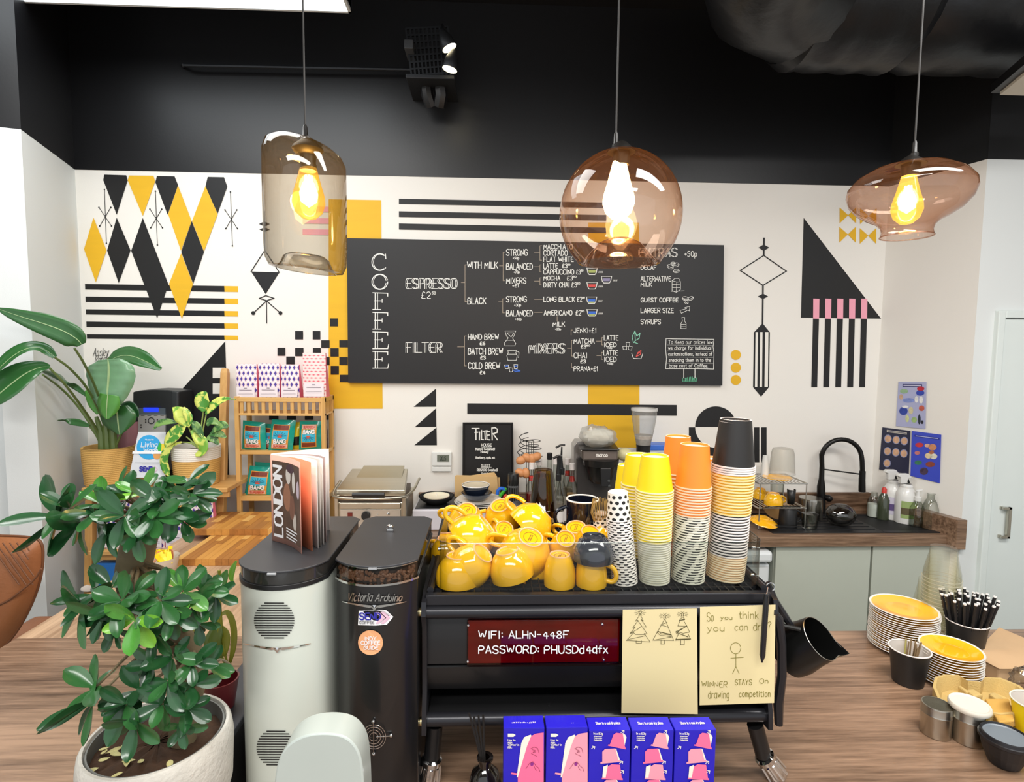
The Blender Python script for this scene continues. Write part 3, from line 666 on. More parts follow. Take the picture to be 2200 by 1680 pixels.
# back worktop with sink
YBF = 2.655
bt = thing('back_worktop', 'walnut laminate back worktop with upstand running below the menu wall', 'worktop', (.8, 2.9, ZK - .05))
xs0 = at(1600, 1150, 2.655).x; X0 = -.40
sL, sR = onz(1652, 1142, ZK).x, onz(2030, 1142, ZK).x
kR = XR - .002
XCr = XC_R
obj('worktop', MB().prism([(X0, YBF, ZK - .058), (kR - .04, YBF, ZK - .058), (XCr - .03, YW - .005, ZK - .058), (X0, YW - .005, ZK - .058)], (0, 0, .058)), wd_x, bt, bevel=.002)
obj('upstand', MB().box(X0, XCr - .02, YW - .03, YW - .004, ZK, ZK + .105), wd_x, bt, bevel=.002)
e0, e1 = V((XR + .004, YBF - .045, 0)), V((XCr + .012, YW - .05, 0))
obj('side_upstand', MB().prism([e0 + V((0, 0, ZK - .06)), e0 + V((-.05, 0, ZK - .06)), e1 + V((-.05, 0, ZK - .06)), e1 + V((0, 0, ZK - .06))], (0, 0, .15)), wd_x, bt, bevel=.002)
for i, (a, b_) in enumerate(((1666, 1871), (1874, 2058))):
    A, B = at(a, 1200, 2.68).x, at(b_, 1200, 2.68).x
    t = thing('base_cabinet', ['sage grey cabinet door below the drying rack, left of the pair', 'sage grey cabinet door below the sink, right of the pair'][i], 'cabinet', (A, 2.7, 0))
    obj('carcass', MB().box(A, B - .03, 2.70, 2.86, .1, ZK - .06), cab, t)
    obj('door', MB().box(A + .002, B - .002, 2.68, 2.70, .1, ZK - .064), cab, t, bevel=.002)
    obj('plinth', MB().box(A, B, 2.74, 2.76, 0, .1), mat('dark_plinth', '#33352f', .6), t)
A, B = at(1560, 1200, 2.66).x, at(1659, 1200, 2.66).x
t = thing('dishwasher', 'white appliance with rounded top under the back worktop beside the cup stacks', 'appliance', ((A + B) / 2, 2.7, 0))
wpl = mat('white_appliance_plastic', '#e3e8ea', .35, coat=.3)
obj('body', MB().box(A - .35, B, 2.68, 3.05, .02, at(1640, 1212, 2.68).z), wpl, t, bevel=.01)
obj('lid', MB().box(A - .35, B - .005, 2.64, 3.04, at(1640, 1210, 2.64).z, at(1640, 1186, 2.64).z), wpl, t, bevel=.015)
A = at(680, 1200, 2.66).x
t = thing('back_cabinet', 'plain base cabinet under the back worktop behind the coffee machine', 'cabinet', (.1, 2.8, 0))
obj('carcass', MB().box(X0 + .02, at(1550, 1200, 2.66).x - .02 - .35, 2.70, 3.09, 0, ZK - .06), cab, t)
obj('door', MB().box(X0 + .02, at(1550, 1200, 2.66).x - .40, 2.68, 2.70, .1, ZK - .064), cab, t)

# ---------------------------------------------------------------- coffee machine
YM = 1.085
blk = mat('machine_black_powdercoat', '#1b1b1c', .38, .2, var=.12, scale=8, coat=.1)
blk2 = mat('machine_black_satin', '#26262a', .30, .35, var=.1)
chrome = mat('chrome', '#d9d9d9', .08, 1., var=.03)
gold = mat('brass_cap', '#c9b98a', .25, 1.)
XL0, XR0 = at(917, 1290, YM).x, at(1652, 1290, YM).x
ztray = at(1280, 1276, YM).z
YBk = onz(1280, 1118, ztray).y
mc = thing('coffee_machine', 'wide black espresso machine with tubular rails seen from behind on the counter', 'coffee machine', ((XL0 + XR0) / 2, 1.3, ZT))
zz = lambda y: at(1280, y, YM).z
obj('cup_tray', MB().box(XL0, XR0, YM, YBk, ztray - .02, ztray - .006), blk, mc, bevel=.003)
mb = MB()
nx = 40
for i in range(nx + 1):
    x = XL0 + .01 + (XR0 - XL0 - .02) * i / nx; mb.box(x - .0012, x + .0012, YM + .012, YBk - .01, ztray - .006, ztray - .0005)
for i in range(24):
    y = YM + .012 + (YBk - YM - .03) * i / 23; mb.box(XL0 + .01, XR0 - .01, y - .0012, y + .0012, ztray - .006, ztray - .0006)
obj('drip_grid', mb, blk2, mc, kind='stuff')
obj('top_lip', MB().box(XL0 - .003, XR0 + .003, YM - .004, YM + .012, zz(1297), ztray + .001), blk2, mc, bevel=.002)
obj('top_rail', MB().tube([(XL0 - .008, YM - .002, zz(1311)), (XR0 + .008, YM - .002, zz(1311))], .0125, 20), blk2, mc, smooth=True)
def vprof(name, P, m, x0=XL0, x1=XR0, sm=.5):  # P: (y, z) profile extruded along x
    return obj(name, MB().prism([(x0, y, z) for y, z in P], (x1 - x0, 0, 0)), m, mc, smooth=sm)
vprof('back_cover', [(YM + .02, zz(1300)), (YM + .014, zz(1330)), (YM + .010, zz(1428)), (YM + .013, zz(1431)), (YM + .10, zz(1431)), (YM + .10, zz(1300))], blk)
vprof('lower_cover', [(YM + .013, zz(1434)), (YM + .010, zz(1436)), (YM + .014, zz(1470)), (YM + .026, zz(1492)), (YM + .05, zz(1507)), (YM + .12, zz(1512)), (YM + .12, zz(1434))], blk)
vprof('chassis', [(YM + .10, zz(1310)), (YM + .10, zz(1510)), (YM + .14, zz(1540)), (YBk - .03, zz(1540)), (YBk - .01, zz(1310))], blk, XL0 + .01, XR0 - .01)
obj('bottom_rail', MB().tube([(XL0 - .006, YM + .004, zz(1543)), (XR0 + .004, YM + .004, zz(1543))], .0135, 20), blk2, mc, smooth=True)
obj('base_tray', MB().box(XL0, XR0, YM + .006, YBk - .02, zz(1556), zz(1532)), blk, mc, bevel=.003)
# side frames
for sgn, xx in ((-1, XL0), (1, XR0)):
    P = [(YM - .014, zz(1285)), (YM - .02, zz(1312)), (YM - .004, zz(1345)), (YM - .002, zz(1480)), (YM - .016, zz(1530)), (YM - .018, zz(1562)), (YM + .03, zz(1566)), (YBk - .02, zz(1566)), (YBk, zz(1300)), (YBk + .005, ztray + .02), (YBk - .02, ztray + .022), (YM + .02, ztray + .004)]
    P = [(y, z) for y, z in P]
    x0 = xx - .009 if sgn < 0 else xx + .002
    if sgn > 0:
        # right frame bows outwards
        mb = MB()
        for k in range(len(P)): pass
        mb.prism([(x0, y, z) for y, z in P], (.009, 0, 0))
        mb.tube([at(1650, 1300, YM - .005), at(1672, 1330, YM - .005), at(1679, 1380, YM - .005), at(1680, 1450, YM - .005), at(1672, 1510, YM - .005), at(1673, 1556, YM - .005)], [.008, .01, .009, .009, .01, .008], 10)
        obj('side_frame', mb, blk2, mc, smooth=.5)
    else: obj('side_frame', MB().prism([(x0, y, z) for y, z in P], (.009, 0, 0)), blk2, mc, smooth=.5)
    for y_ in (1311, 1543):
        obj('rail_cap', MB().lathe([(0, 0), (.009, 0), (.009, .004), (0, .006)], 16, frame((x0 - .001 if sgn < 0 else x0 + .009, YM - .002, zz(y_)), (sgn, 0, 0))), gold, mc, smooth=True)
# raised black side wings of the tray
for x, s_ in ((XL0 + .006, -1), (XR0 - .006, 1)):
    obj('tray_side_rail', MB().tube([(x, YM + .01, ztray + .006), (x, YBk - .01, ztray + .012)], .007, 8), blk2, mc, smooth=True)
# window
acr = glass('smoked_red_acrylic', '#7a3530', '#401a18', .0, .05)
win = obj('window_recess', MB().box(at(1006, 1380, YM).x, at(1332, 1380, YM).x, YM + .007, YM + .0095, zz(1426), zz(1334)), mat('deep_red_backing', '#a32a20', .35, var=.9, scale=13, coat=.2), mc)
wdn = obj('window_pane', MB().box(at(1003, 1380, YM).x, at(1333, 1380, YM).x, YM + .0015, YM + .005, zz(1428), zz(1332)), glass('smoked_acrylic', '#e6b4aa', '#8a5a54', .0, .04), mc, bevel=.001)
for x, y in ((1006, 1343), (1294, 1341), (1005, 1421), (1297, 1418)):
    c = at(x, y, YM - .001)
    obj('screw', MB().lathe([(0, -.002), (.0022, -.0015), (.0026, .001), (.0026, .003)], 12, frame(c, (0, 1, 0))), chrome, mc, smooth=True)
paintw = mat('white_paint_pen', '#f4f4f4', .6)
f_m = lambda a, b: at(a, b, YM - .0002)
letter(mc, 'WIFI: ALHN-448F', 1029, 1221, 1356, 1371, f_m, paintw, 2.3, jit=.25)
letter(mc, 'PASSWORD: PHUSDd4dfx', 1029, 1305, 1387, 1403, f_m, paintw, 2.3, jit=.25)
# legs
for (x0, y0, x1, y1, x2, y2) in ((934, 1556, 928, 1626, 920, 1730), (1622, 1556, 1640, 1622, 1668, 1730)):
    yl = YM + .02
    A, B, C = at(x0, y0, yl), at(x1, y1, yl), at(x2, y2, yl)
    C = A + (B - A) * ((A.z - ZT) / (A.z - B.z)) if False else V((C.x, C.y, ZT + .010))
    lg = obj('leg', MB().tube([A, B], .0165, 16).tube([B, B.lerp(C, .12)], [.0165, .019], 16), blk, mc, smooth=.5)
    mb = MB(); ax = (C - B).normalized(); M_ = frame(B, ax); L = (C - B).length
    prof = [(.017, 0), (.0215, .003), (.0215, .012), (.0185, .016), (.0195, L * .5), (.022, L - .004), (.021, L)]
    mb.lathe(prof, 24, M_)
    for j in range(9):
        a = j * math.tau / 9; o_ = V((math.cos(a), math.sin(a), 0))
        mb.tube([M_ @ (o_ * .0185 + V((0, 0, .016))), M_ @ (o_ * .0215 + V((0, 0, L - .004)))], .0035, 6)
    obj('leg_foot', mb, chrome, lg, smooth=.5)
# power cord under
obj('hose', MB().tube(smoothline([at(1180, 1512, YM + .03), at(1182, 1530, YM + .03), at(1190, 1548, YM + .05)]), .004, 6), blk, mc, smooth=True)
# clear acrylic cup guard around the tray
clr = glass('clear_acrylic', '#f2f4f2', '#9aa39c', .015, .03, 1.45)
zg = at(1200, 1162, YM + .02).z
gd = thing('cup_guard', 'clear acrylic guard rail standing around the tray on top of the coffee machine', 'guard', ((XL0 + XR0) / 2, 1.3, ztray))
gx0, gx1 = onz(940, 1272, ztray).x, onz(1643, 1272, ztray).x
mb = MB(); r_ = .03; P = [(gx0, YM + .27)] + [(gx0, YM + .06), (gx0 + .003, YM + .025), (gx0 + .01, YM + .013), (gx0 + .028, YM + .008), (gx1 - .028, YM + .008), (gx1 - .01, YM + .013), (gx1 - .003, YM + .025), (gx1, YM + .06), (gx1, YM + .27)]
n = len(P)
H = [zg for x, y in P]
mb.add([V((x, y, ztray + .001)) for x, y in P] + [V((x, y, h)) for (x, y), h in zip(P, H)], [(i, i + 1, n + i + 1, n + i) for i in range(n - 1)])
obj('acrylic_sheet', mb, clr, gd, smooth=.9)
obj('polished_edge', MB().tube([V((x, y, h)) for (x, y), h in zip(P, H)], .0009, 6), glass('acrylic_edge', '#d8dfda', '#aab3ae', .04, .2), gd, smooth=True)
for x, y in ((gx0, YM + .06), (gx1, YM + .06)):
    for z in (ztray + .012, zg - .03):
        obj('clip', MB().lathe([(0, -.004), (.004, -.003), (.004, .003), (0, .004)], 10, frame((x, y, z), (1, 0, 0))), chrome, gd, smooth=True)
# ---------------------------------------------------------------- sheets of paper, pen
pap = mat('cream_drawing_paper', '#e0d09e', .8, var=.02, scale=3)
ink = mat('olive_pen_ink', '#7d7426', .7)
inkd = mat('dark_pen_ink', '#4a4420', .7)
YP = YM - .018
def sheet(name, P, label):
    t = thing(name, label, 'paper', at(P[2][0], P[2][1], YP))
    nx, ny = 6, 8; mb = MB(); vs = []
    for j in range(ny + 1):
        for i in range(nx + 1):
            u, v = i / nx, j / ny
            x = (P[0][0] * (1 - u) + P[1][0] * u) * (1 - v) + (P[3][0] * (1 - u) + P[2][0] * u) * v
            y = (P[0][1] * (1 - u) + P[1][1] * u) * (1 - v) + (P[3][1] * (1 - u) + P[2][1] * u) * v
            vs.append(at(x, y, YP))
    mb.add(vs, [(j * (nx + 1) + i, j * (nx + 1) + i + 1, (j + 1) * (nx + 1) + i + 1, (j + 1) * (nx + 1) + i) for j in range(ny) for i in range(nx)])
    obj('paper_sheet', mb, pap, t, solid=.0005)
    return t
fp = lambda a, b: at(a, b, YP - .0007)
s1 = sheet('drawing_sheet', [(1338, 1310), (1497, 1307), (1499, 1534), (1335, 1532)], 'cream paper with three pen-drawn Christmas trees taped to the coffee machine')
s2 = sheet('drawing_sheet', [(1504, 1304), (1666, 1299), (1663, 1510), (1503, 1515)], 'cream paper with stick figure and competition writing taped to the coffee machine')
def trees():
    q = lambda P: [(1300 + x / 3.817, 1240 + y / 3.817) for x, y in P]
    mb = MB(); mb2 = MB()
    for P in ([(288, 305), (250, 360), (272, 355), (228, 412), (248, 408), (205, 460), (235, 455), (175, 518), (370, 530), (320, 462), (345, 465), (305, 405), (338, 408), (295, 345), (315, 360), (288, 305)],
              [(265, 350), (300, 400), (260, 430), (215, 455)], [(225, 445), (250, 470), (330, 470)], [(255, 520), (255, 540), (298, 542), (298, 520)], [(190, 510), (330, 480)],
              [(490, 340), (392, 515), (562, 518), (490, 340)], [(460, 392), (520, 410)], [(435, 440), (460, 465), (545, 475)], [(425, 450), (450, 475), (540, 488)], [(400, 515), (545, 490)], [(455, 390), (510, 370)],
              [(458, 520), (458, 548), (488, 548), (488, 520)], [(635, 325), (608, 355), (650, 350), (655, 345), (635, 325)], [(615, 355), (597, 400), (672, 402), (650, 365)],
              [(672, 402), (580, 445), (640, 460), (693, 450), (672, 402)], [(580, 455), (600, 470), (578, 515), (702, 508), (680, 465)], [(620, 515), (620, 553), (650, 553), (650, 510)]):
        mb.ribbon(q(P), .9, fp)
    for P in ([(660, 405), (590, 450)], [(590, 455), (680, 490)], [(580, 510), (700, 505)], [(610, 355), (650, 345)], [(430, 445), (540, 470)]): mb2.ribbon(q(P), 1.6, fp)
    for cx, cy in ((288, 290), (490, 318), (635, 303)):
        for k in range(10):
            a = k * math.tau / 10
            if abs(math.sin(a)) < .95 or 1:
                mb.ribbon(q([(cx + 22 * math.cos(a), cy + 16 * math.sin(a)), (cx + 46 * math.cos(a), cy + 26 * math.sin(a))]), .6, fp)
        sp_ = [(cx + (16 if k % 2 == 0 else 7) * math.sin(k * math.pi / 5), cy - (16 if k % 2 == 0 else 7) * math.cos(k * math.pi / 5)) for k in range(11)]
        mb.ribbon(q(sp_), .8, fp)
    obj('tree_drawing', mb, inkd, s1, kind='stuff'); obj('garland_drawing', mb2, inkd, s1)
trees()
letter(s2, 'So', 1519, 1533, 1316, 1335, fp, ink, 1.1); letter(s2, 'you', 1548, 1573, 1326, 1334, fp, ink, 1.1, lift=-3); letter(s2, 'think', 1588, 1629, 1314, 1329, fp, ink, 1.1)
letter(s2, 'you', 1520, 1556, 1346, 1358, fp, ink, 1.1, lift=-2); letter(s2, 'can', 1579, 1606, 1340, 1354, fp, ink, 1.1); letter(s2, 'dr', 1619, 1634, 1338, 1354, fp, ink, 1.1); letter(s2, 'w?', 1638, 1657, 1336, 1350, fp, ink, 1.1)
mb = MB(); mb.ribbon(circ(1580.5, 1392.5, 11, 20, 12), 1.1, fp); mb.ribbon([(1581, 1405), (1581, 1432), (1574, 1447)], 1.1, fp); mb.ribbon([(1581, 1432), (1588, 1447)], 1.1, fp); mb.ribbon([(1570, 1414), (1597, 1412)], 1.1, fp)
obj('stick_figure', mb, ink, s2)
letter(s2, 'WINNER', 1508, 1562, 1464, 1476, fp, ink, 1.1, jit=.3); letter(s2, 'STAYS', 1579, 1615, 1460, 1471, fp, ink, 1.1, jit=.3); letter(s2, 'On', 1632, 1650, 1458, 1468, fp, ink, 1.1)
letter(s2, 'drawing', 1522, 1566, 1484, 1500, fp, ink, 1.1); letter(s2, 'competition', 1588, 1655, 1484, 1497, fp, ink, 1.1)
pn = thing('pen', 'black pen hanging in front of the stick figure drawing', 'pen', at(1640, 1424, YP - .02))
yy = YP - .02
obj('barrel', MB().tube([at(1647, 1276, yy), at(1646, 1290, yy), at(1638, 1408, yy), at(1637, 1423, yy)], [.0045, .0055, .0055, .0015], 10), mat('pen_black', '#1f2124', .35), pn, smooth=True)
obj('pocket_clip', MB().tube([at(1650, 1282, yy - .006), at(1648, 1325, yy - .006)], .0015, 6), mat('pen_black', '#1f2124', .35), pn)
obj('string', MB().tube([at(1650, 1262, yy + .01), at(1647, 1277, yy)], .001, 5), chrome, pn)
# ---------------------------------------------------------------- grinders
lidm = mat('charcoal_lid', '#38393c', .42, .1, var=.08, scale=5)
def grinder(label, pxL, pxR, pxM, ylid, bodym, cat='coffee grinder', back=(0, 0), hop='dark'):
    dz = .405; zl = CAM.z - dz
    cL, cR = onz(pxL, ylid[0], zl), onz(pxR, ylid[1], zl); cM = onz(pxM, ylid[2], zl)
    yb_ = onz(back[0], back[1], zl).y
    ys = (cL.y + cR.y) / 2; xl, xr_ = cL.x, cR.x; yf = cM.y
    # circular arc through the two front corners and the front middle
    hw = (xr_ - xl) / 2; sag = ys - yf; R_ = (hw * hw + sag * sag) / (2 * sag); cx, cy = (xl + xr_) / 2, yf + R_
    th = math.asin(hw / R_)
    def foot(ins=0., yb2=None, n=14):
        rr = R_ - ins; t = math.asin((hw - ins) / rr)
        arc = [V((cx + rr * math.sin(-t + 2 * t * i / n), cy - rr * math.cos(-t + 2 * t * i / n), 0)) for i in range(n + 1)]
        yb3 = (yb2 or yb_) - ins; c_ = .02
        return arc + [V((cx + hw - ins, yb3 - c_, 0)), V((cx + hw - ins - c_, yb3, 0)), V((cx - hw + ins + c_, yb3, 0)), V((cx - hw + ins, yb3 - c_, 0))]
    t = thing('coffee_grinder', label, cat, (cx, (yf + yb_) / 2, ZT))
    zb_ = zl - .036
    obj('body', MB().prism([p + V((0, 0, ZT)) for p in foot(.002)], (0, 0, zb_ - ZT)), bodym, t, smooth=.5, bevel=.002)
    obj('lid', MB().prism([p + V((0, 0, zl - .004)) for p in foot(0)], (0, 0, .004)), lidm, t, smooth=.5, bevel=.001)
    if hop == 'dark':
        obj('hopper', MB().prism([p + V((0, 0, zb_ + .008)) for p in foot(.003)], (0, 0, .024)), mat('smoked_hopper', '#2b2a28', .12, coat=.6, var=.4, scale=30), t, smooth=.5)
        obj('hopper_ring', MB().prism([p + V((0, 0, zb_)) for p in foot(.0)], (0, 0, .009)), mat('hopper_black', '#171718', .35), t, smooth=.5, bevel=.001)
    else:
        obj('hopper', MB().prism([p + V((0, 0, zb_ + .002)) for p in foot(.002)], (0, 0, .028), caps=False), glass('hopper_clear', '#eae6df', '#988f84', .01, .03), t, smooth=.5)
        obj('hopper_core', MB().prism([p + V((0, 0, zb_ + .001)) for p in foot(.012)], (0, 0, .02)), mat('bean_brown_dark', '#2c1c14', .6), t, smooth=.5)
        obj('hopper_ring', MB().prism([p + V((0, 0, zb_ - .003)) for p in foot(-.0005)], (0, 0, .004)), chrome, t, smooth=.5)
        obj('lid_trim', MB().prism([p + V((0, 0, zl - .0065)) for p in foot(.003)], (0, 0, .003)), chrome, t, smooth=.5)
        bm = MB(); ns = 110
        for i in range(ns):
            tt = -th * .97 + 2 * th * .97 * RND.random(); rr = R_ - .008 - RND.uniform(0, .002)
            c = V((cx + rr * math.sin(tt), cy - rr * math.cos(tt), zb_ + RND.uniform(.004, .021)))
            M_ = Matrix.Translation(c) @ Matrix.Rotation(RND.uniform(0, 3), 4, 'Y') @ Matrix.Rotation(RND.uniform(0, 3), 4, 'Z')
            bm.lathe([(0, -.0052), (.0028, -.003), (.0034, 0), (.0028, .003), (0, .0052)], 6, M_)
        obj('coffee_beans', bm, mat('roasted_bean', '#6b4a35', .4, var=.3, scale=90), t, smooth=True, kind='stuff')
    obj('lid_tab', MB().box(cx - .008, cx + .008, yf - .003, yf + .008, zl - .006, zl - .002), mat('grey_tab', '#9a9da0', .4), t, bevel=.001)
    def fsurf(px, py, off=.0012):
        d = ray(px, py); rr = R_ - .002 + off
        a = d.x ** 2 + d.y ** 2; b2 = -2 * (d.x * cx + d.y * cy); c2 = cx * cx + cy * cy - rr * rr
        disc = b2 * b2 - 4 * a * c2
        s_ = (-b2 - math.sqrt(max(0, disc))) / (2 * a)
        return CAM + d * s_
    return t, fsurf, zl, (cx, cy, R_, yf, yb_)
wg, fw_, zl1, g1 = grinder('pale grey-white coffee grinder with magazine on its lid, left of the pair', 501, 713, 610, (1212, 1192, 1228), mat('pale_grey_enamel', '#c9cec3', .32, var=.02, coat=.25), back=(770, 1109))
bg, fb_, zl2, g2 = grinder('tall black coffee grinder with stickers and coffee beans, beside the espresso machine', 716, 901, 800, (1206, 1194, 1217), mat('black_enamel', '#161617', .3, var=.1, coat=.3), back=(860, 1109), hop='clear')
dline = mat('vent_black', '#121212', .6)
for cx_, cy_, r_ in ((589, 1333, 42.5), (593, 1607, 41)):
    n_ = 15 if cy_ < 1500 else 14
    for i in range(n_):
        y = cy_ - r_ * .88 + i * (r_ * 1.76) / (n_ - 1); hw_ = math.sqrt(max(4, r_ * r_ - (y - cy_) ** 2))
        mb = MB()
        k_ = 6; mb.ribbon([(cx_ - hw_ + 2 * hw_ * j / k_, y) for j in range(k_ + 1)], 2.4, fw_)
        obj('vent_slot', mb, dline, wg)
def wings(parent, fs, x0, x1, y, dip, m, name='wing_emblem'):
    c = (x0 + x1) / 2; top, bot = [], []
    for i in range(13):
        u = i / 12; x = x0 + (x1 - x0) * u; s_ = 1 - abs(2 * u - 1); yy_ = y + dip * math.sin(s_ * 1.2) / math.sin(1.2)
        top.append((x, yy_)); bot.append((x, yy_ + 1.4 + 5.0 * s_ * (1 if s_ < .92 else .2)))
    mb = MB()
    for i in range(12): mb.face([fs(*top[i], .0022), fs(*bot[i], .0022), fs(*bot[i + 1], .0022), fs(*top[i + 1], .0022)])
    mb.face([fs(c - 9, y + dip, .003), fs(c, y + dip + 11, .004), fs(c, y + dip + 5, .004)]); mb.face([fs(c + 9, y + dip, .003), fs(c, y + dip + 5, .004), fs(c, y + dip + 11, .004)])
    mb.face([fs(c - 3.5, y + dip - 1, .0035), fs(c, y + dip + 5, .0045), fs(c + 3.5, y + dip - 1, .0035)])
    obj(name, mb, m, parent)
wings(wg, fw_, 522, 668, 1382, 10, chrome)
wings(bg, fb_, 735, 873, 1292, 9, chrome)
fs3 = lambda a, b: fb_(a, b, .0025)
letter(bg, 'Victoria', 746, 798, 1274, 1291, fs3, chrome, 2.0, slant=.35, jit=.05)
letter(bg, 'Arduino', 806, 862, 1276, 1291, fs3, chrome, 2.0, slant=.35, jit=.05)
def patch(parent, fs, pts, m, name='sticker', off=.002): return obj(name, MB().face([fs(x, y, off) for x, y in pts][::-1]), m, parent)
stw = mat('sticker_white', '#f1eff0', .5)
st1 = patch(bg, fb_, [(771, 1312), (803, 1311.5), (822, 1310), (830, 1311), (845, 1325), (831, 1342), (806, 1344), (769, 1343)], stw)
st1['label'] = 'white sticker with SEND COFFEE lettering'
lilac = mat('lilac_chevron', '#d9b4c6', .5)
for dx in (0, 11):
    mbp = [(806 + dx, 1315), (814 + dx, 1315), (828 + dx, 1327), (814 + dx, 1340), (806 + dx, 1340), (819 + dx, 1327)]
    patch(st1, fb_, mbp, lilac, 'chevron', .0026)
letter(st1, 'SEND', 773, 817, 1317, 1331, lambda a, b: fb_(a, b, .0032), mat('sticker_blue', '#2a2a9c', .5), 2.9, jit=0)
letter(st1, 'COFFEE', 772, 804, 1335, 1340, lambda a, b: fb_(a, b, .0032), mat('sticker_grey', '#55565a', .5), 1, jit=0)
st2 = patch(bg, fb_, circ(796, 1380.5, 26.8, 28), mat('sticker_peach', '#e9a877', .5)); st2['label'] = 'round peach sticker with white lettering'
for s_, x0, x1, y0, y1 in (('iNDY', 784, 808, 1368, 1375), ('COFFEE', 776, 816, 1377, 1385), ('GUIDE', 782, 812, 1388, 1395)): letter(st2, s_, x0, x1, y0, y1, lambda a, b: fb_(a, b, .0032), stw, 1.5)
fan = MB()
for r_ in (9, 15, 21, 26): fan.tube([fb_(x, y, .005) for x, y in circ(803, 1583, r_, 26)], .0007, 5, closed=True)
fan.tube([fb_(766, 1583, .006), fb_(798, 1584, .006)], .0011, 6); fan.tube([fb_(808, 1583, .006), fb_(840, 1581, .006)], .0011, 6); fan.tube([fb_(803, 1552, .006), fb_(803, 1618, .006)], .0009, 6)
obj('fan_grille', fan, chrome, bg, smooth=True)
for x, y in ((765, 1582), (840, 1580), (802, 1550), (803, 1619)): obj('screw', MB().sphere(fb_(x, y, .004), .0036, 10), chrome, bg, smooth=True)
kn = onz(838, 1142, zl2)
obj('lid_knob', MB().box(kn.x - .008, kn.x + .008, kn.y - .004, kn.y + .004, zl2, zl2 + .008), chrome, bg, bevel=.002)
kh = onz(840, 1152, zl2)
obj('lid_knob', MB().sphere((kn.x, kn.y, zl2 + .012), .008, 12, (1, .7, .6)), chrome, bg, smooth=True)
# black box beside the pot, behind the plant
kb = thing('knock_box', 'low black box standing beside the white grinder behind the plant pot', 'box', (-.6, 1.2, ZT))
p0 = onz(440, 1500, ZT + .16); X1_ = g1[0] - .095
obj('box_body', MB().box(X1_ - .088, X1_ - .004, 1.03, 1.33, ZT, ZT + .155), mat('box_black', '#1a1a1c', .45), kb, bevel=.003)
obj('box_lid', MB().box(X1_ - .091, X1_ - .003, 1.027, 1.333, ZT + .155, ZT + .17), mat('box_grey_lid', '#3b3d43', .45), kb, bevel=.003)
# ---------------------------------------------------------------- magazine
mg = thing('magazine', 'open magazine with pink cover standing upright on the white grinder lid', 'magazine', onz(600, 1165, zl1))
hm = .182
S0 = onz(585, 1161, zl1 + .0005)
def sheetv(name, pts, m, h=hm, th=.0009, z0=0.0005, parent=mg):
    pts = [onz(x, y, zl1 + z0) for x, y in pts]; pts = [V(p) for p in smoothline([tuple(p) for p in pts], 2)]
    mb = MB(); n = len(pts)
    vs = pts + [p + V((0, 0, h)) for p in pts]
    mb.add(vs, [(i, i + 1, n + i + 1, n + i) for i in range(n - 1)])
    return obj(name, mb, m, parent, solid=th, smooth=.8), pts
ppink = mat('magazine_pink', '#e2a592', .45, coat=.2); ppap = mat('magazine_paper', '#e8e0da', .6); porg = mat('magazine_orange', '#e98a62', .5)
cov, cp = sheetv('front_cover', [(585, 1161), (612, 1168), (632, 1176), (648, 1190)], ppink)
sheetv('page', [(586, 1160), (628, 1164), (650, 1172), (671, 1184)], porg, hm - .003)
sheetv('page', [(587, 1159), (640, 1162), (668, 1168), (684, 1178)], ppap, hm - .003)
sheetv('page', [(587, 1158), (645, 1160), (676, 1166), (690, 1175)], mat('page_grey', '#bdb6ae', .6), hm - .003)
sheetv('page', [(588, 1157), (650, 1157), (682, 1162), (696, 1170)], ppap, hm - .003)
sheetv('page', [(588, 1156), (655, 1153), (686, 1156), (701, 1165)], mat('page_mauve', '#a08a86', .6), hm - .003)
sheetv('page', [(588, 1156), (655, 1150), (690, 1150), (703, 1150)], ppap, hm - .003)
sheetv('back_cover', [(586, 1158), (640, 1146), (680, 1139), (709, 1138)], mat('magazine_back', '#ded3cc', .5), hm)
# cover print, placed along the cover
def cpos(u, v, off=.0014):
    k = u * (len(cp) - 1); i = min(int(k), len(cp) - 2); p = cp[i].lerp(cp[i + 1], k - i); d = (cp[i + 1] - cp[i]); nrm = V((d.y, -d.x, 0)).normalized()
    if nrm.y > 0: nrm = -nrm
    return p + nrm * off + V((0, 0, v * hm))
def cpatch(name, u0, u1, v0, v1, m, off):
    mb = MB(); k_ = 8
    for i in range(k_):
        a, b = u0 + (u1 - u0) * i / k_, u0 + (u1 - u0) * (i + 1) / k_
        mb.face([cpos(a, v0, off), cpos(b, v0, off), cpos(b, v1, off), cpos(a, v1, off)])
    return obj(name, mb, m, cov)
cpatch('cover_photo', .12, .93, .06, .94, mat('cover_photo_brown', '#5a4234', .5, var=.75, scale=26), .0009)
for (u, v, ru, rv, c) in ((.52, .80, .07, .10, '#cfc6bd'), (.68, .74, .05, .12, '#d8d0c8'), (.48, .55, .10, .16, '#9a6a50'), (.62, .45, .09, .14, '#7d5240'), (.7, .3, .06, .1, '#c9bdb2'), (.84, .68, .07, .10, '#c9b8c4'), (.58, .88, .12, .05, '#4b2f38')):
    mb = MB().face([cpos(u + ru * math.cos(t), v + rv * math.sin(t), .0012) for t in [i * math.tau / 14 for i in range(14)]])
    obj('cover_print', mb, mat('cover_print_' + c[1:], c, .5, var=.2, scale=40), cov)
W_, sts = line_of('LONDON', 1.2); mb = MB()
for s_ in sts: mb.ribbon([(.32 - .16 * p[1] / 6, .10 + .76 * p[0] / W_) if False else (.16 + .19 * (1 - p[1] / 6), .08 + .80 * p[0] / W_) for p in s_], .032, lambda a, b: cpos(a, b, .0016))
obj('lettering', mb, stw, cov)
for i in range(4):
    mb = MB(); mb.ribbon([(.45, .20 - i * .035), (.45 + .32 - .05 * (i % 2), .20 - i * .035 - .012)], .016, lambda a, b: cpos(a, b, .0016)); obj('cover_line', mb, stw, cov)
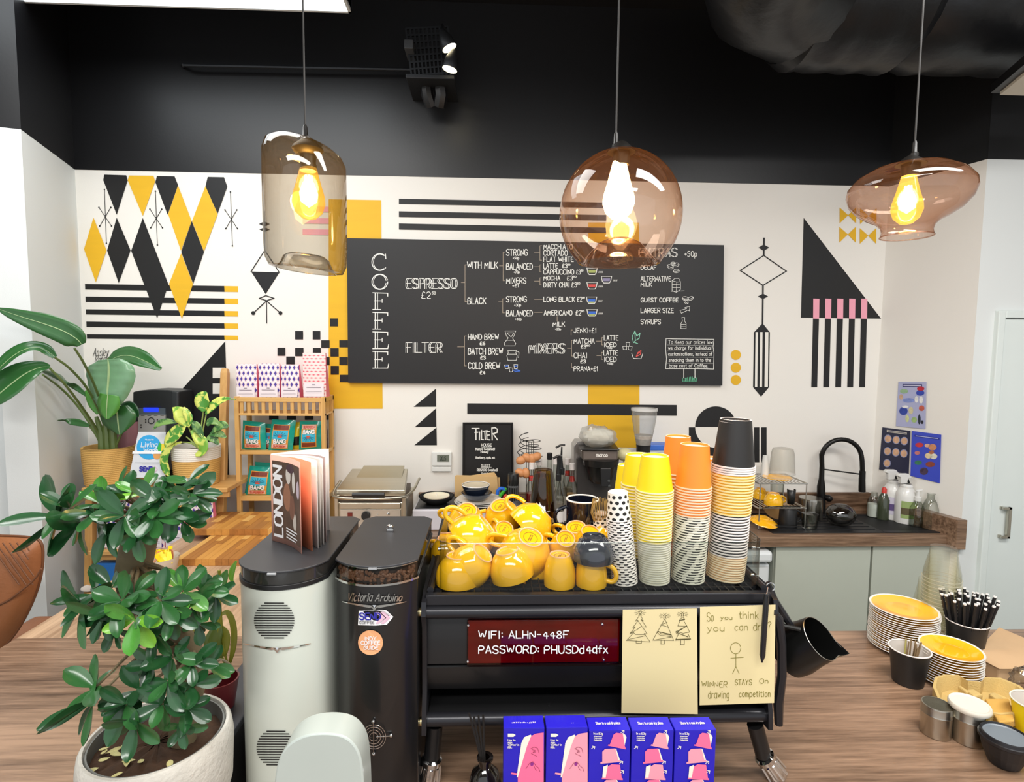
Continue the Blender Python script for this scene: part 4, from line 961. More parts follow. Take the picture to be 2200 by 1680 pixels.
# ---------------------------------------------------------------- blue boxes in front
bxb = mat('box_royal_blue', '#1c16b8', .38, var=.05, coat=.15)
pk = [mat('box_pink', '#ef6f9a', .5), mat('box_pink_pale', '#ee9db0', .5)]; crm = mat('box_cream', '#efe9dc', .5); vio = mat('box_violet', '#8d2a86', .5); pl = mat('box_print_maroon', '#7a1740', .5)
YX = .93
bl = ['blue coffee box with tall deep pink cup, leftmost of the five', 'blue coffee box with tall pale pink cup, second from the left', 'blue coffee box with stacked pink cups, middle of the five', 'blue coffee box with stacked pink cups, second from the right', 'blue coffee box with stacked cups, rightmost of the five']
for i, (x0, x1, yt) in enumerate(((1082, 1170, 1565), (1174, 1263, 1564), (1266, 1355, 1570), (1358, 1448, 1570), (1451, 1539, 1569))):
    t = thing('coffee_box', bl[i], 'box', at((x0 + x1) / 2, yt, YX) * V((1, 1, 0)).x if False else V((at((x0 + x1) / 2, yt, YX).x, YX, ZT)), group='royal blue coffee boxes')
    A, B = at(x0, yt, YX), at(x1, yt, YX); zt = A.z; bz = at(x0, 1541, YX + .034).z
    mb = MB(); mb.prism([(A.x, YX, ZT), (B.x, YX, ZT), (B.x, YX, zt), (A.x, YX, zt)], (0, .034, 0)); obj('carton', mb, bxb, t, bevel=.0015)
    obj('top_flap', MB().add([(A.x + .001, YX, zt), (B.x - .001, YX, zt), (B.x - .001, YX + .033, bz), (A.x + .001, YX + .033, bz), (A.x + .001, YX, zt - .001), (B.x - .001, YX, zt - .001), (B.x - .001, YX + .033, zt - .001), (A.x + .001, YX + .033, zt - .001)],
        [(0, 1, 2, 3), (0, 4, 5, 1), (1, 5, 6, 2), (2, 6, 7, 3), (3, 7, 4, 0)]), bxb, t)
    ff = lambda a, b: at(a, b, YX - .0022); q = lambda P: [(880 + (x + (0 if i == 0 else 0)) / 4, 1260 + y / 4) for x, y in P]
    tf = lambda a, b: V((at(a, 1560, YX + .0).x, YX + .003 + (1563 - b) * .0012, zt + .0012 + (bz - zt) * (.003 + (1563 - b) * .0012) / .033))
    letter(t, 'Store in a cool dry place', x0 + 18, x1 - 18, 1549, 1554, tf, crm, .7, jit=0)
    lay = [0]
    def pg(P, m, nm='print'):
        lay[0] += 1; obj(nm, MB().face([at(a, b, YX - .0006 - .00015 * lay[0]) for a, b in P][::-1]), m, t)
    pkm = pk[(i + 0) % 2]
    if i < 2:
        ox = 0 if i == 0 else 94.5
        Q = lambda P: [(880 + x / 4 + ox, 1260 + y / 4) for x, y in P]
        pg(Q([(925, 1600), (960, 1345), (985, 1295), (1040, 1272), (1060, 1300), (960, 1640), (920, 1640)]), crm)
        pg(Q([(930, 1640), (1010, 1370), (1045, 1285), (1080, 1265), (1152, 1254), (1152, 1700), (930, 1700)]), pkm)
        for P in ([(1040, 1395), (1070, 1380), (1100, 1390), (1112, 1430)], [(1050, 1400), (1080, 1410), (1060, 1425), (1085, 1420)], [(1045, 1435), (1095, 1460)], [(1000, 1565), (1030, 1520), (1060, 1505), (1085, 1540), (1110, 1560), (1120, 1590)], [(1070, 1545), (1080, 1570), (1095, 1580)]):
            mb = MB(); mb.ribbon(Q(P), .7, ff); obj('hand_drawing', mb, pl, t)
        pg(Q([(1035, 1525), (1050, 1508), (1068, 1518), (1062, 1538), (1042, 1542)]), vio)
        pg(Q([(875, 1598), (925, 1604), (922, 1622), (868, 1612)]), pkm)
        for k, s_ in enumerate(('How to', 'sign', "'Coffee' in", 'BSL.')): letter(t, s_, x0 + 9, x0 + (25, 18, 33, 18)[k], 1588 + k * 5.2, 1591.5 + k * 5.2, ff, crm, .8, jit=0)
        pg([(x0 + 9, 1576), (x0 + 21, 1576), (x0 + 26, 1579), (x0 + 21, 1583), (x0 + 9, 1583)], crm)
    else:
        for k, (cx, cy, s_) in enumerate(((x0 + 58, 1572, 1), (x0 + 44, 1607, -1), (x0 + 52, 1642, 1), (x0 + 46, 1674, -1))):
            if k == 0: P = [(cx - 14, cy + 28), (cx - 6, cy + 6), (cx, cy + 2), (cx + 14, cy + 4), (cx + 19, cy + 34)]; C = [(cx + 12, cy + 2), (cx + 19, cy + 6), (cx + 22, cy + 12), (cx + 17, cy + 34), (cx + 10, cy + 33)]; rim = [(cx - 17, cy + 27), (cx + 20, cy + 34), (cx + 20, cy + 38), (cx - 18, cy + 30)]
            elif s_ < 0: P = [(cx - 16, cy + 30), (cx - 16, cy + 8), (cx - 10, cy + 2), (cx + 12, cy + 1), (cx + 19, cy + 28)]; C = [(cx + 9, cy + 1), (cx + 14, cy + 2), (cx + 22, cy + 26), (cx + 16, cy + 28)]; rim = [(cx - 20, cy + 30), (cx + 23, cy + 26), (cx + 23, cy + 30), (cx - 20, cy + 34)]
            else: P = [(cx - 17, cy + 30), (cx - 12, cy + 4), (cx - 4, cy), (cx + 14, cy + 1), (cx + 18, cy + 30)]; C = [(cx - 24, cy + 30), (cx - 22, cy + 5), (cx - 12, cy + 1), (cx - 15, cy + 30)]; rim = [(cx - 25, cy + 29), (cx + 20, cy + 30), (cx + 20, cy + 34), (cx - 25, cy + 32)]
            pg(C, crm); pg(P, pk[(i + k) % 2]); pg(rim, pk[(i + k) % 2])
        for ax_, ay_ in ((x0 + 73, 1572), (x0 + 10, 1606), (x0 + 70, 1638), (x0 + 72, 1658)):
            mb = MB(); mb.ribbon([(ax_ - 3, ay_ - 3), (ax_ + 2, ay_ - 2), (ax_ + 1, ay_ + 3)], 1.4, ff); mb.ribbon([(ax_ - 5, ay_ + 2), (ax_, ay_ - 1)], 1.2, ff); obj('arrow_print', mb, crm, t)
        letter(t, '14 x 5.3g', x0 + 9, x0 + 29, 1574, 1578, ff, crm, .8, jit=0)
        for k, s_ in enumerate(('Aluminium', 'Capsules', 'Compatible')): letter(t, s_, x0 + 10, x0 + 27, 1580.5 + k * 4.2, 1583 + k * 4.2, ff, crm, .6, jit=0)
# reed diffuser
rd = thing('reed_diffuser', 'dark glass reed diffuser bottle with black sticks under the coffee machine', 'diffuser', (at(1040, 1640, 1.03).x, 1.03, ZT))
cx = at(1042, 1650, 1.03).x; zt_ = at(1040, 1632, 1.03).z
obj('bottle', MB().lathe([(0, ZT), (.030, ZT), (.033, ZT + .01), (.033, zt_ - .05), (.026, zt_ - .025), (.012, zt_ - .012), (.012, zt_), (.016, zt_ + .002), (.016, zt_ + .006), (.009, zt_ + .006)], 24, Matrix.Translation((cx, 1.03, 0))), mat('dark_glass', '#120d0b', .1, coat=1.), rd, smooth=.6)
for dx, dy in ((-34, 0), (-24, 8), (-14, -6), (-30, 14), (-4, 4)):
    obj('reed', MB().tube([(cx, 1.03, zt_ - .03), at(1042 + dx, 1532 + abs(dy), 1.04)], .0022, 6), mat('black_reed', '#17120f', .7), rd)
# white domed thing at the bottom edge
YD = .86
dm = MB(); nn = 16
P = [at(x, y, YD) for x, y in smoothline([(586, 1760), (588, 1700), (592, 1648), (612, 1604), (650, 1580), (700, 1574), (745, 1582), (772, 1612), (781, 1660), (784, 1760)], 2)]
zb2 = ZT + .001
P = [V((p.x, YD, max(p.z, zb2))) for p in P]
dm.prism(P, (0, .055, 0))
obj('card_terminal_hood', dm, mat('white_frosted_plastic', '#b4bdb7', .3, var=.03, coat=.3), smooth=.6, bevel=.012, label='white domed plastic cover standing in front of the two grinders at the bottom edge', cat='plastic cover')
# milk jug
jm = mat('milk_jug_black', '#1a1a19', .35, .5)
c = at(1733, 1384, 1.12); ax = V((.40, -.52, .60)).normalized()
jg = thing('milk_jug', 'black steel milk jug tilted at the right side of the coffee machine', 'jug', c)
M_ = frame(c - ax * .06, ax, (1, 0, -.5), 1.12); 
mb = MB()
nseg = 32; rows = [(0, 0), (.036, 0), (.046, .008), (.047, .03), (.042, .06), (.040, .085), (.0385, .085), (.041, .06), (.045, .03), (.044, .012), (0, .008)]
vs = []
for r_, z_ in rows:
    for j in range(nseg):
        a = j * math.tau / nseg; sp_ = math.exp(-((a if a < math.pi else a - math.tau) / .28) ** 2) * .026 * max(0, (z_ - .035) / .05) if z_ > .035 else 0
        vs.append(M_ @ V(((r_ + sp_) * math.cos(a), r_ * math.sin(a), z_ + sp_ * .2)))
fs = []
for i in range(len(rows) - 1):
    for j in range(nseg): fs.append((i * nseg + j, i * nseg + (j + 1) % nseg, (i + 1) * nseg + (j + 1) % nseg, (i + 1) * nseg + j))
mb.add(vs, fs); obj('body', mb, jm, jg, smooth=.7)
obj('rim', MB().tube([M_ @ V(((.0393 + (math.exp(-((a if a < math.pi else a - math.tau) / .28) ** 2) * .026)) * math.cos(a), .0393 * math.sin(a), .0855)) for a in [j * math.tau / 32 for j in range(32)]], .0009, 5, closed=True), steel, jg, smooth=True)
obj('handle', MB().tube([M_ @ V((-.044, 0, .02)), M_ @ V((-.07, 0, .03)), M_ @ V((-.075, 0, .06)), M_ @ V((-.041, 0, .078))], .005, 8), jm, jg, smooth=True)
obj('hook_arm', MB().tube([at(1650, 1252, 1.12), at(1664, 1290, 1.12), at(1690, 1330, 1.12), at(1705, 1350, 1.12)], [.006, .008, .008, .005], 8), blk2, mc, smooth=True)
obj('ring', MB().tube([at(1655 + 9 * math.cos(a), 1261 + 9 * math.sin(a), 1.10) for a in [j * math.tau / 18 for j in range(18)]], .0012, 5, closed=True), chrome, mc, smooth=True)
# ---------------------------------------------------------------- paper cup stacks on the machine
cupc = {
 'yellow': (mat('paper_cup_yellow', '#ecd312', .45, var=.02), mat('cup_rim_cream', '#efe3b0', .5)),
 'cream': (mat('paper_cup_cream', '#d9d3bb', .5, var=.02), mat('cup_rim_stone', '#dcd8c6', .5)),
 'orange': (mat('paper_cup_orange', '#f08a2c', .45, var=.02), mat('cup_rim_peach', '#f0cdb0', .5)),
 'black': (mat('paper_cup_black', '#211f1e', .45, var=.05), mat('cup_rim_white', '#e9e0da', .5)),
 'amber': (mat('paper_cup_amber', '#e8b21c', .45, var=.02), mat('cup_rim_straw', '#f0d896', .5)),
 'peach': (mat('paper_cup_peach', '#e0b07c', .5, var=.02), mat('cup_rim_cream2', '#efd9b4', .5)),
 'polka': (pattern('polka_print', '#e9e4d8', '#141414', 'circle', 10, 5, .30, ratio=.9, voff=.22), mat('cup_rim_white', '#e9e0da', .5)),
 'dash': (pattern('dash_print', '#dedacb', '#141414', 'circle', 8, 5, .36, ratio=1.4, voff=.25), mat('cup_rim_stone', '#dcd8c6', .5)),
}
base_in = mat('cup_base_white', '#f1dfd2', .6)
R0 = .04
def cupmesh(h, rb):
    """inverted paper cup, rim at z=0, rim radius R0"""
    mb = MB()
    prof = [(R0 * .955, .0035), (R0, .0030), (R0 * 1.0, 0), (R0 * .955, -.0005), (R0 * .95, .0035)]
    mb.lathe([(R0 * .95, .003), (R0 * .985, .0034), (R0 * 1.005, .0018), (R0 * .985, 0), (R0 * .945, 0)], 28, slots=[1] * 4)
    mb.lathe([(R0 * .95, .002), (rb, h), (rb - .0012, h + .0006), (rb - .0025, h), (rb - .003, h - .005)], 28, slots=[0, 1, 1, 0], uvs=True)
    mb.lathe([(rb - .003, h - .005), (0, h - .0055)], 28, slots=[2])
    return mb
_cm = {}
def cup_root(kind, h, rb, name='paper_cup'):
    k = (kind, h, rb)
    if k not in _cm:
        _cm[k] = mesh_of(name, cupmesh(h, rb), [cupc[kind][0], cupc[kind][1], base_in], .9)
    o = bpy.data.objects.new(name, _cm[k]); COL.objects.link(o); return o
def stack(segs, Y, group, labels, top):
    """segs bottom to top: (kind, n, (x0,y0,w0), (x1,y1,w1), h_ratio, rb_ratio)"""
    tot = []
    for kind, n, a, b, hh, rb in segs:
        for i in range(n):
            k = i / max(1, n - 1); tot.append((kind, a[0] + (b[0] - a[0]) * k, a[1] + (b[1] - a[1]) * k, a[2] + (b[2] - a[2]) * k, hh, rb))
    for i, (kind, x, y, wv, hh, rb) in enumerate(tot):
        o = cup_root(kind, R0 * hh, R0 * rb); s_ = pm(wv, Y) / 2 / R0 / 1.005
        j0, j1 = max(0, i - 3), min(len(tot) - 1, i + 3)
        d = at(tot[j1][1], tot[j1][2], Y) - at(tot[j0][1], tot[j0][2], Y) if j1 > j0 else V((0, 0, 1))
        d = (d.normalized() + V((0, 0, .6))).normalized()
        M_ = frame(at(x, y, Y), d, (1, 0, 0), s_) @ Matrix.Rotation({'polka': (i % 2) * math.tau / 20 + RND.uniform(-.04, .04), 'dash': i * .11 + RND.uniform(-.1, .1)}.get(kind, i * 1.3), 4, 'Z')
        o.matrix_basis = M_; WM[o.name] = M_
        tag(o, top if i == len(tot) - 1 else labels[kind], 'paper cup', group)
Yc = onz(1400, 1246, ztray).y
def bY(x, y): return onz(x, y, ztray + .002).y
stack([('polka', 27, (1342, 1249, 58), (1330, 1114, 57), 2.15, .76)], bY(1342, 1249), 'polka dot paper cups, front stack', {'polka': 'white paper cup with black dots nested in the shortest front stack'}, 'white polka dot paper cup topping the shortest front stack')
stack([('cream', 18, (1406, 1246, 67), (1405, 1164, 74), 2.0, .72), ('yellow', 19, (1405, 1158, 77), (1406, 1053, 84), 1.86, .70)], bY(1406, 1246), 'cream and yellow paper cups, front stack',
      {'cream': 'cream paper cup nested in the lower half of the front yellow stack', 'yellow': 'yellow paper cup nested under the top cup of the front yellow stack'}, 'yellow paper cup topping the front yellow stack')
stack([('dash', 26, (1477.5, 1243, 72), (1486, 1108, 78), 2.3, .74), ('orange', 11, (1486, 1103, 79), (1489, 1045, 81), 2.34, .76)], bY(1477, 1243), 'orange and dash print paper cups, front stack',
      {'dash': 'white paper cup with black dashes nested in the lower part of the orange stack', 'orange': 'orange paper cup nested under the top cup of the front orange stack'}, 'orange paper cup topping the front orange stack')
stack([('peach', 10, (1557, 1238, 81), (1563, 1192, 83), 2.2, .7), ('black', 15, (1563, 1187, 83), (1569, 1105, 84), 2.3, .7), ('amber', 14, (1569, 1099, 86), (1574, 1020, 93), 2.3, .7), ('black', 4, (1574, 1014, 93), (1575, 1000, 94), 2.2, .705)], bY(1557, 1238), 'black topped paper cups, tallest stack',
      {'peach': 'peach tinted paper cup nested at the foot of the tallest stack', 'black': 'black paper cup with pale rim nested in the tallest stack', 'amber': 'amber yellow paper cup nested in the upper middle of the tallest stack'}, 'large black paper cup topping the tallest stack')
stack([('yellow', 26, (1371, 1200, 72), (1371, 1040, 76), 1.75, .72)], 1.31, 'yellow paper cups, middle stack', {'yellow': 'yellow paper cup nested in the middle stack behind the front yellow one'}, 'yellow paper cup topping the stack just behind the front yellow stack')
stack([('yellow', 16, (1350, 1190, 62), (1350, 1055, 64), 1.85, .72)], 1.42, 'yellow paper cups, rear stack', {'yellow': 'yellow paper cup nested in the rear stack mostly hidden behind the others'}, 'yellow paper cup topping the rearmost partly hidden yellow stack')
stack([('orange', 24, (1452, 1195, 64), (1455, 1016, 70), 2.35, .76)], 1.32, 'orange paper cups, rear stack', {'orange': 'orange paper cup nested in the rear orange stack'}, 'orange paper cup topping the rear orange stack')
stack([('orange', 14, (1524, 1185, 54), (1528, 1050, 58), 2.4, .76)], 1.43, 'orange paper cups, hidden stack', {'orange': 'orange paper cup nested in the stack hidden behind the black topped stack'}, 'orange paper cup topping the stack hidden behind the black cup')
stack([('polka', 5, (1292, 1150, 42), (1292, 1136, 42), 1.75, .74)], 1.40, 'polka dot paper cups, rear stack', {'polka': 'white polka dot paper cup nested in the low rear stack'}, 'white polka dot cup topping the low rear stack beside the whisk')
# ---------------------------------------------------------------- ceramic cups piled on the machine
cy = mat('yellow_glaze', '#f0b61a', .12, var=.03, scale=8, coat=.8)
cn = mat('charcoal_glaze', '#2b2e36', .12, coat=.8)
ring = mat('unglazed_ring', '#e6b48c', .7)
mark = mat('cup_stamp', '#6b3d0c', .6)
def ceramic(name, label, cat, Rm, H, rb, M_, m=cy, handle=True, hang=0., group='yellow ceramic cups piled on the coffee machine', stamp=False, belly=.35, text=None):
    """cup with base ring at local z=H (inverted): mouth at z=0"""
    t = thing(name, label, cat, M=M_, group=group)
    out = [(Rm, 0)]; n = 9
    for i in range(1, n + 1):
        u = i / n; r = Rm * (1 - u ** 2.6) + rb * u ** 2.6 + belly * Rm * .12 * math.sin(u * math.pi); out.append((r, H * u * .98))
    out += [(rb, H), (rb * .90, H), (rb * .85, H - .003), (0, H - .0035)]
    inn = [(0, H - .009), (rb * .8, H - .009)] + [((Rm * (1 - u ** 2.6) + rb * u ** 2.6) - .004 + belly * Rm * .12 * math.sin(u * math.pi), H * u * .98) for u in (.85, .65, .4, .2)] + [(Rm - .004, .002), (Rm - .002, -.001), (Rm, 0)]
    obj('body', MB().lathe(out, 36).lathe(inn, 36), m, t, local=True, smooth=.9)
    obj('foot_ring', MB().lathe([(rb * 1.005, H - .0008), (rb * .97, H + .0012), (rb * .90, H + .001), (rb * .88, H - .001)], 36), ring if m is cy else cn, t, local=True, smooth=True)
    if stamp:
        fz = lambda a, b: V((a, b, H - .0028))
        mb = MB(); mb.ribbon([(rb * .55 * math.cos(a), rb * .55 * math.sin(a)) for a in [i * math.tau / 20 for i in range(21)]], rb * .035, fz)
        mb.ribbon([(-rb * .2, -rb * .3), (rb * .05, rb * .3)], rb * .05, fz); mb.ribbon([(-rb * .05, -rb * .3), (rb * .2, rb * .3)], rb * .05, fz)
        obj('stamp', mb, mark, t, local=True)
    if text:
        ft = lambda a, b: (lambda an, zz_: V((math.cos(an) * (Rm * (1.045 - .02 * zz_ / H * 4) + .0008), math.sin(an) * (Rm * (1.045 - .02 * zz_ / H * 4) + .0008), zz_)))(a, b)
        W_, sts = line_of(text); mb = MB()
        for s_ in sts: mb.ribbon([(-math.pi / 2 - .55 + 1.1 * p[0] / W_ if False else -math.pi / 2 + .62 - 1.24 * p[0] / W_, H * .40 - p[1] / 6 * .009) for p in s_], .0013, ft)
        obj('embossed_lettering', mb, mat('yellow_glaze_light', '#f5c04e', .2), t, local=True)
    if handle:
        k = Rm * .62; pts = [(Rm * .93, H * .16), (Rm + k * .65, H * .12), (Rm + k, H * .30), (Rm + k * .85, H * .52), (Rm + k * .35, H * .66), (Rm * .88, H * .70)]
        pts = smoothline(pts, 2); h = hang
        obj('handle', MB().tube([V((r * math.cos(h), r * math.sin(h), z)) for r, z in pts], [.0052] * len(pts), 10), m, t, local=True, smooth=True)
    return t
def cm(px, py, Y, d, s=1., off=0., hint=(1, 0, 0)):
    """matrix so that the cup's body centre sits at the pixel and its base points along d"""
    d = V(d).normalized(); return frame(at(px, py, Y), d, hint) @ Matrix.Translation((0, 0, -off))
Lg = (.0550, .066, .028); Md = (.0455, .058, .025); Sm = (.0325, .064, .0215)
def cs(px, Y, d, up=0):
    p = at(px, 1245, Y); p.z = ztray + .0012 + up; return frame(p, d, (1, 0, 0))
PILE = [
 # label, size, px,py, Y, base direction, handle angle, stamp
 ('bottom-left yellow cup standing upside down at the corner of the tray', Md, 984, 1232, 1.165, (0, 0, 1), 1.6, 0),
 ('yellow cup lying tilted to the upper right over the bottom-left cup', Md, 1019, 1207, 1.15, (.62, -.22, .76), 2.6, 0),
 ('large yellow cup lying on its side high on the left, stamp facing right', Lg, 1022, 1146, 1.24, (.72, .05, .62), 3.3, 0),
 ('yellow cup at the back left of the pile with handle raised', Md, 1002, 1112, 1.40, (.12, -.5, .86), 2.9, 1),
 ('yellow cup with pale foot ring at the back middle of the pile', Md, 1078, 1103, 1.42, (-.18, -.45, .88), 3.0, 1),
 ('large yellow cup at the back with handle arching to the left', Lg, 1148, 1118, 1.36, (.72, .15, .66), 2.9, 0),
 ('large yellow cup at the centre front with oval stamp and embossed letters', Lg, 1132, 1176, 1.19, (.22, -.45, .86), 2.9, 1),
 ('yellow cup squeezed under the centre cup', Md, 1140, 1213, 1.21, (-.38, -.1, .9), 4.4, 0),
 ('yellow cup at the bottom centre leaning to the left', Md, 1102, 1233, 1.165, (-.22, -.02, .97), 1.4, 0),
 ('small yellow espresso cup standing upside down in the front row', Sm, 1202, 1236, 1.155, (0, 0, 1), 1.6, 1),
 ('small yellow cup with handle to the right under the charcoal cup', Sm, 1270, 1242, 1.16, (0, 0, 1), -.25, 0),
 ('small yellow cup with round stamp facing forward behind the front row', Sm, 1212, 1174, 1.22, (.02, -.62, .78), 2.5, 1),
 ('yellow cup at the back right of the pile showing a pale foot ring', Md, 1238, 1152, 1.34, (-.1, -.35, .92), 2.4, 1),
 ('yellow cup behind the charcoal cup with its ring half hidden', Sm, 1264, 1163, 1.27, (.05, -.45, .88), .3, 0),
 ('yellow cup at the far left hidden behind the pile', Md, 965, 1178, 1.30, (-.1, -.1, 1), 2.6, 0),
 ('yellow cup glimpsed through the gap between the large cups', Sm, 1080, 1152, 1.30, (.1, -.6, .78), 2.0, 1),
 ('yellow cup leaning behind the polka dot cups with handle up', Sm, 1290, 1162, 1.36, (.5, .1, .8), 1.6, 0),
]
for lab, (Rm, H, rb), px, py, Y, d, ha, sp_ in PILE:
    ceramic('ceramic_cup', lab, 'cup', Rm, H, rb, cs(px, YM + .013 + Rm, d, 0) if 'bottom-left yellow' in lab or lab.startswith('small yellow espresso') or 'under the charcoal' in lab else cs(px, YM + .018 + Rm, d, .010) if 'bottom centre' in lab else cm(px, py, Y, d, off=H * .5), hang=ha, stamp=bool(sp_), text='KITCHEN' if 'centre front' in lab else None)
ceramic('ceramic_cup', 'charcoal grey cup stacked upside down on the right of the yellow pile', 'cup', .042, .050, .024, cs(1274, YM + .013 + .034, (0, 0, 1), .052), m=cn, hang=1.6, group=None)
# ---------------------------------------------------------------- things at the back of the tray
ambg = glass('smoky_amber_plastic', '#d3b888', '#8a6a40', .03, .05)
def tumbler(t_name, label, cat, px, yb_, yt, wb_, wt_, Y, m, n=1, step=0.):
    c = at(px, yb_, Y); zt = at(px, yt, Y).z; t = thing(t_name, label, cat, c)
    H = zt - c.z; a, b = pm(wb_, Y) / 2, pm(wt_, Y) / 2
    for i in range(n):
        z0 = c.z + i * step
        mb = MB().lathe([(a, z0), (a, z0 + .004), (a * .97, z0 + .005), (b, zt - i * .0 - .012 + (0 if i == n - 1 else -step)), (b * .93, zt - .003 - (n - 1 - i) * step), (b * .6, zt - (n - 1 - i) * step), (0, zt - (n - 1 - i) * step)], 32, Matrix.Translation((c.x, c.y, 0)))
        obj('tumbler_shell' if n > 1 else 'tumbler_body', mb, m, t, smooth=.8)
    return t
for i_, (w0_, w1_, yb0, yt0) in enumerate(((58, 39, 1118, 1030), (60, 40.5, 1106, 1018), (62, 42, 1094, 1006))):
    tumbler('tumbler', 'smoky brown clear tumbler upside down behind the yellow cups, ' + ('bottom', 'middle', 'top')[i_] + ' of the nested three', 'tumbler', 1166, yb0, yt0, w0_, w1_, 1.48, ambg)['group'] = 'nested smoky brown tumblers'
# navy mug
Ym = 1.44; c = at(1250, 1148, Ym); zt_ = at(1250, 1072, Ym).z; rm = pm(72, Ym) / 2
nb = mat('navy_gloss', '#10131f', .1, coat=.8, var=.1); wh = mat('white_glaze', '#ece8e0', .15, coat=.6)
t = thing('mug', 'dark navy mug with white rim behind the yellow cups', 'mug', c)
T_ = Matrix.Translation((c.x, c.y, 0))
obj('body', MB().lathe([(0, c.z), (rm * .9, c.z), (rm * .98, c.z + .01), (rm, c.z + .05), (rm, zt_)], 36, T_).lathe([(rm - .004, zt_), (rm - .004, c.z + .03), (rm * .6, c.z + .02), (0, c.z + .02)], 36, T_), nb, t, smooth=.8)
obj('rim', MB().tube([V((c.x + (rm - .0018) * math.cos(a), c.y + (rm - .0018) * math.sin(a), zt_)) for a in [i * math.tau / 36 for i in range(36)]], .0026, 8, closed=True), wh, t, smooth=True)
obj('handle', MB().tube(smoothline([V((c.x - rm, c.y, zt_ - .02)), V((c.x - rm - .028, c.y - .005, zt_ - .03)), V((c.x - rm - .03, c.y - .005, zt_ - .06)), V((c.x - rm, c.y, zt_ - .085))], 2), .005, 8), nb, t, smooth=True)
# bamboo whisk
c = at(1288, 1150, 1.40); zt_ = at(1288, 1072, 1.40).z
t = thing('whisk', 'bamboo matcha whisk standing bristles up between navy mug and dotted cups', 'whisk', c)
wm = wood('bamboo_pale', '#c2a360', '#8a6c34', 'z', .6, 60, 20)
mb = MB()
for i in range(30):
    a = i * math.tau / 30; r0, r1 = .013, .024
    mb.tube([V((c.x + r0 * math.cos(a), c.y + r0 * math.sin(a), c.z + .03)), V((c.x + r1 * math.cos(a), c.y + r1 * math.sin(a), c.z + .06)), V((c.x + r1 * .8 * math.cos(a + .06), c.y + r1 * .8 * math.sin(a + .06), zt_ - .002 * (i % 3)))], .0012, 4)
obj('bristles', mb, wm, t, kind='stuff')
obj('grip', MB().lathe([(0, c.z), (.012, c.z), (.013, c.z + .034), (0, c.z + .034)], 16, Matrix.Translation((c.x, c.y, 0))), wm, t, smooth=.6)
# round black lid seen through the handle
c = at(1110, 1093, 1.52); t = thing('tamper_lid', 'round dark lid behind the large back cup of the pile', 'lid', c)
obj('dome', MB().sphere(c, .026, 20, (1, 1, .8)), mat('dark_rubber', '#2c2e33', .5), t, smooth=True)
# ---------------------------------------------------------------- right end of the counter
wplate = mat('plate_white_glaze', '#e4e0d8', .25, coat=.4); yplate = mat('plate_yellow_glaze', '#f8b51c', .12, coat=.8, var=.02)
def plate_mesh(R_, th):
    return MB().lathe([(0, 0), (R_ * .55, 0), (R_ * .58, .001), (R_ * .97, th + .0005), (R_, th + .0022), (R_ * .99, th + .0034)], 40, slots=[0] * 5).lathe([(R_ * .99, th + .0034), (R_ * .93, th + .002)], 40, slots=[0]).lathe([(R_ * .93, th + .002), (R_ * .55, .0035), (R_ * .5, .004), (R_ * .2, .0045), (0, .0045)], 40, slots=[1] * 4)
def plates(px, py_base, py_top, wpx, n, group, lab, toplab, th):
    c = onz(px, py_base, ZT); D = c.y; top = at(px - 2, py_top, D); p = (top.z - ZT - th) / n
    R_ = wpx
    me = mesh_of('saucer', plate_mesh(R_, th), [wplate, yplate], .8)
    for i in range(n):
        o = bpy.data.objects.new('saucer', me); COL.objects.link(o)
        off = V((RND.uniform(-.0015, .0015), RND.uniform(-.001, .001), 0))
        if n > 15 and i > 9: off += V((.001, .0, 0))
        M_ = Matrix.Translation(V((c.x, c.y, ZT + .001 + p * i)) + off); o.matrix_basis = M_; WM[o.name] = M_
        tag(o, toplab if i == n - 1 else lab, 'saucer', group)
R1 = (onz(1997, 1300, ZT + .13).x - onz(1867, 1300, ZT + .13).x) / 2 * .96
plates(1937, 1391, 1301, R1, 19, 'white rimmed saucers in the taller stack', 'white edged saucer stacked under the top one in the taller stack', 'yellow saucer with white rim on top of the taller stack', .009)
R2 = (onz(2096, 1385, ZT + .10).x - onz(1977, 1385, ZT + .10).x) / 2 * .96
plates(2038, 1462, 1388, R2, 13, 'white rimmed saucers in the shorter stack', 'white edged saucer stacked under the top one in the shorter stack', 'yellow saucer with white rim on top of the shorter stack', .009)
def open_cup(label, px, pyb, pyt, wt_, wb_, m, rimm, Y=None, name='paper_cup', inner=None, group=None):
    c = onz(px, pyb, ZT + .001); D = c.y if Y is None else Y
    zt = at(px, pyt, D).z; a = pm(wb_, D) / 2; b = pm(wt_, D) / 2
    t = thing(name, label, 'paper cup', c, group=group); T_ = Matrix.Translation((c.x, c.y, 0))
    obj('sleeve', MB().lathe([(a * .9, c.z), (a, c.z), (b - .0015, zt)], 36, T_, uvs=True), m, t, smooth=.8)
    obj('rim', MB().tube([V((c.x + (b - .001) * math.cos(q), c.y + (b - .001) * math.sin(q), zt)) for q in [i * math.tau / 40 for i in range(40)]], .0018, 8, closed=True), rimm, t, smooth=True)
    obj('lining', MB().lathe([(b - .002, zt), (a - .001, c.z + .005), (0, c.z + .005)], 36, T_), inner or mat('cup_lining', '#cfc8c0', .6), t, smooth=.8)
    return t, c, zt, a, b
rimw = cupc['black'][1]
t, c, zt, a, b = open_cup('black paper cup holding wooden stirrers, in front of the saucers', 1950, 1464, 1393, 83, 62, cupc['black'][0], rimw)
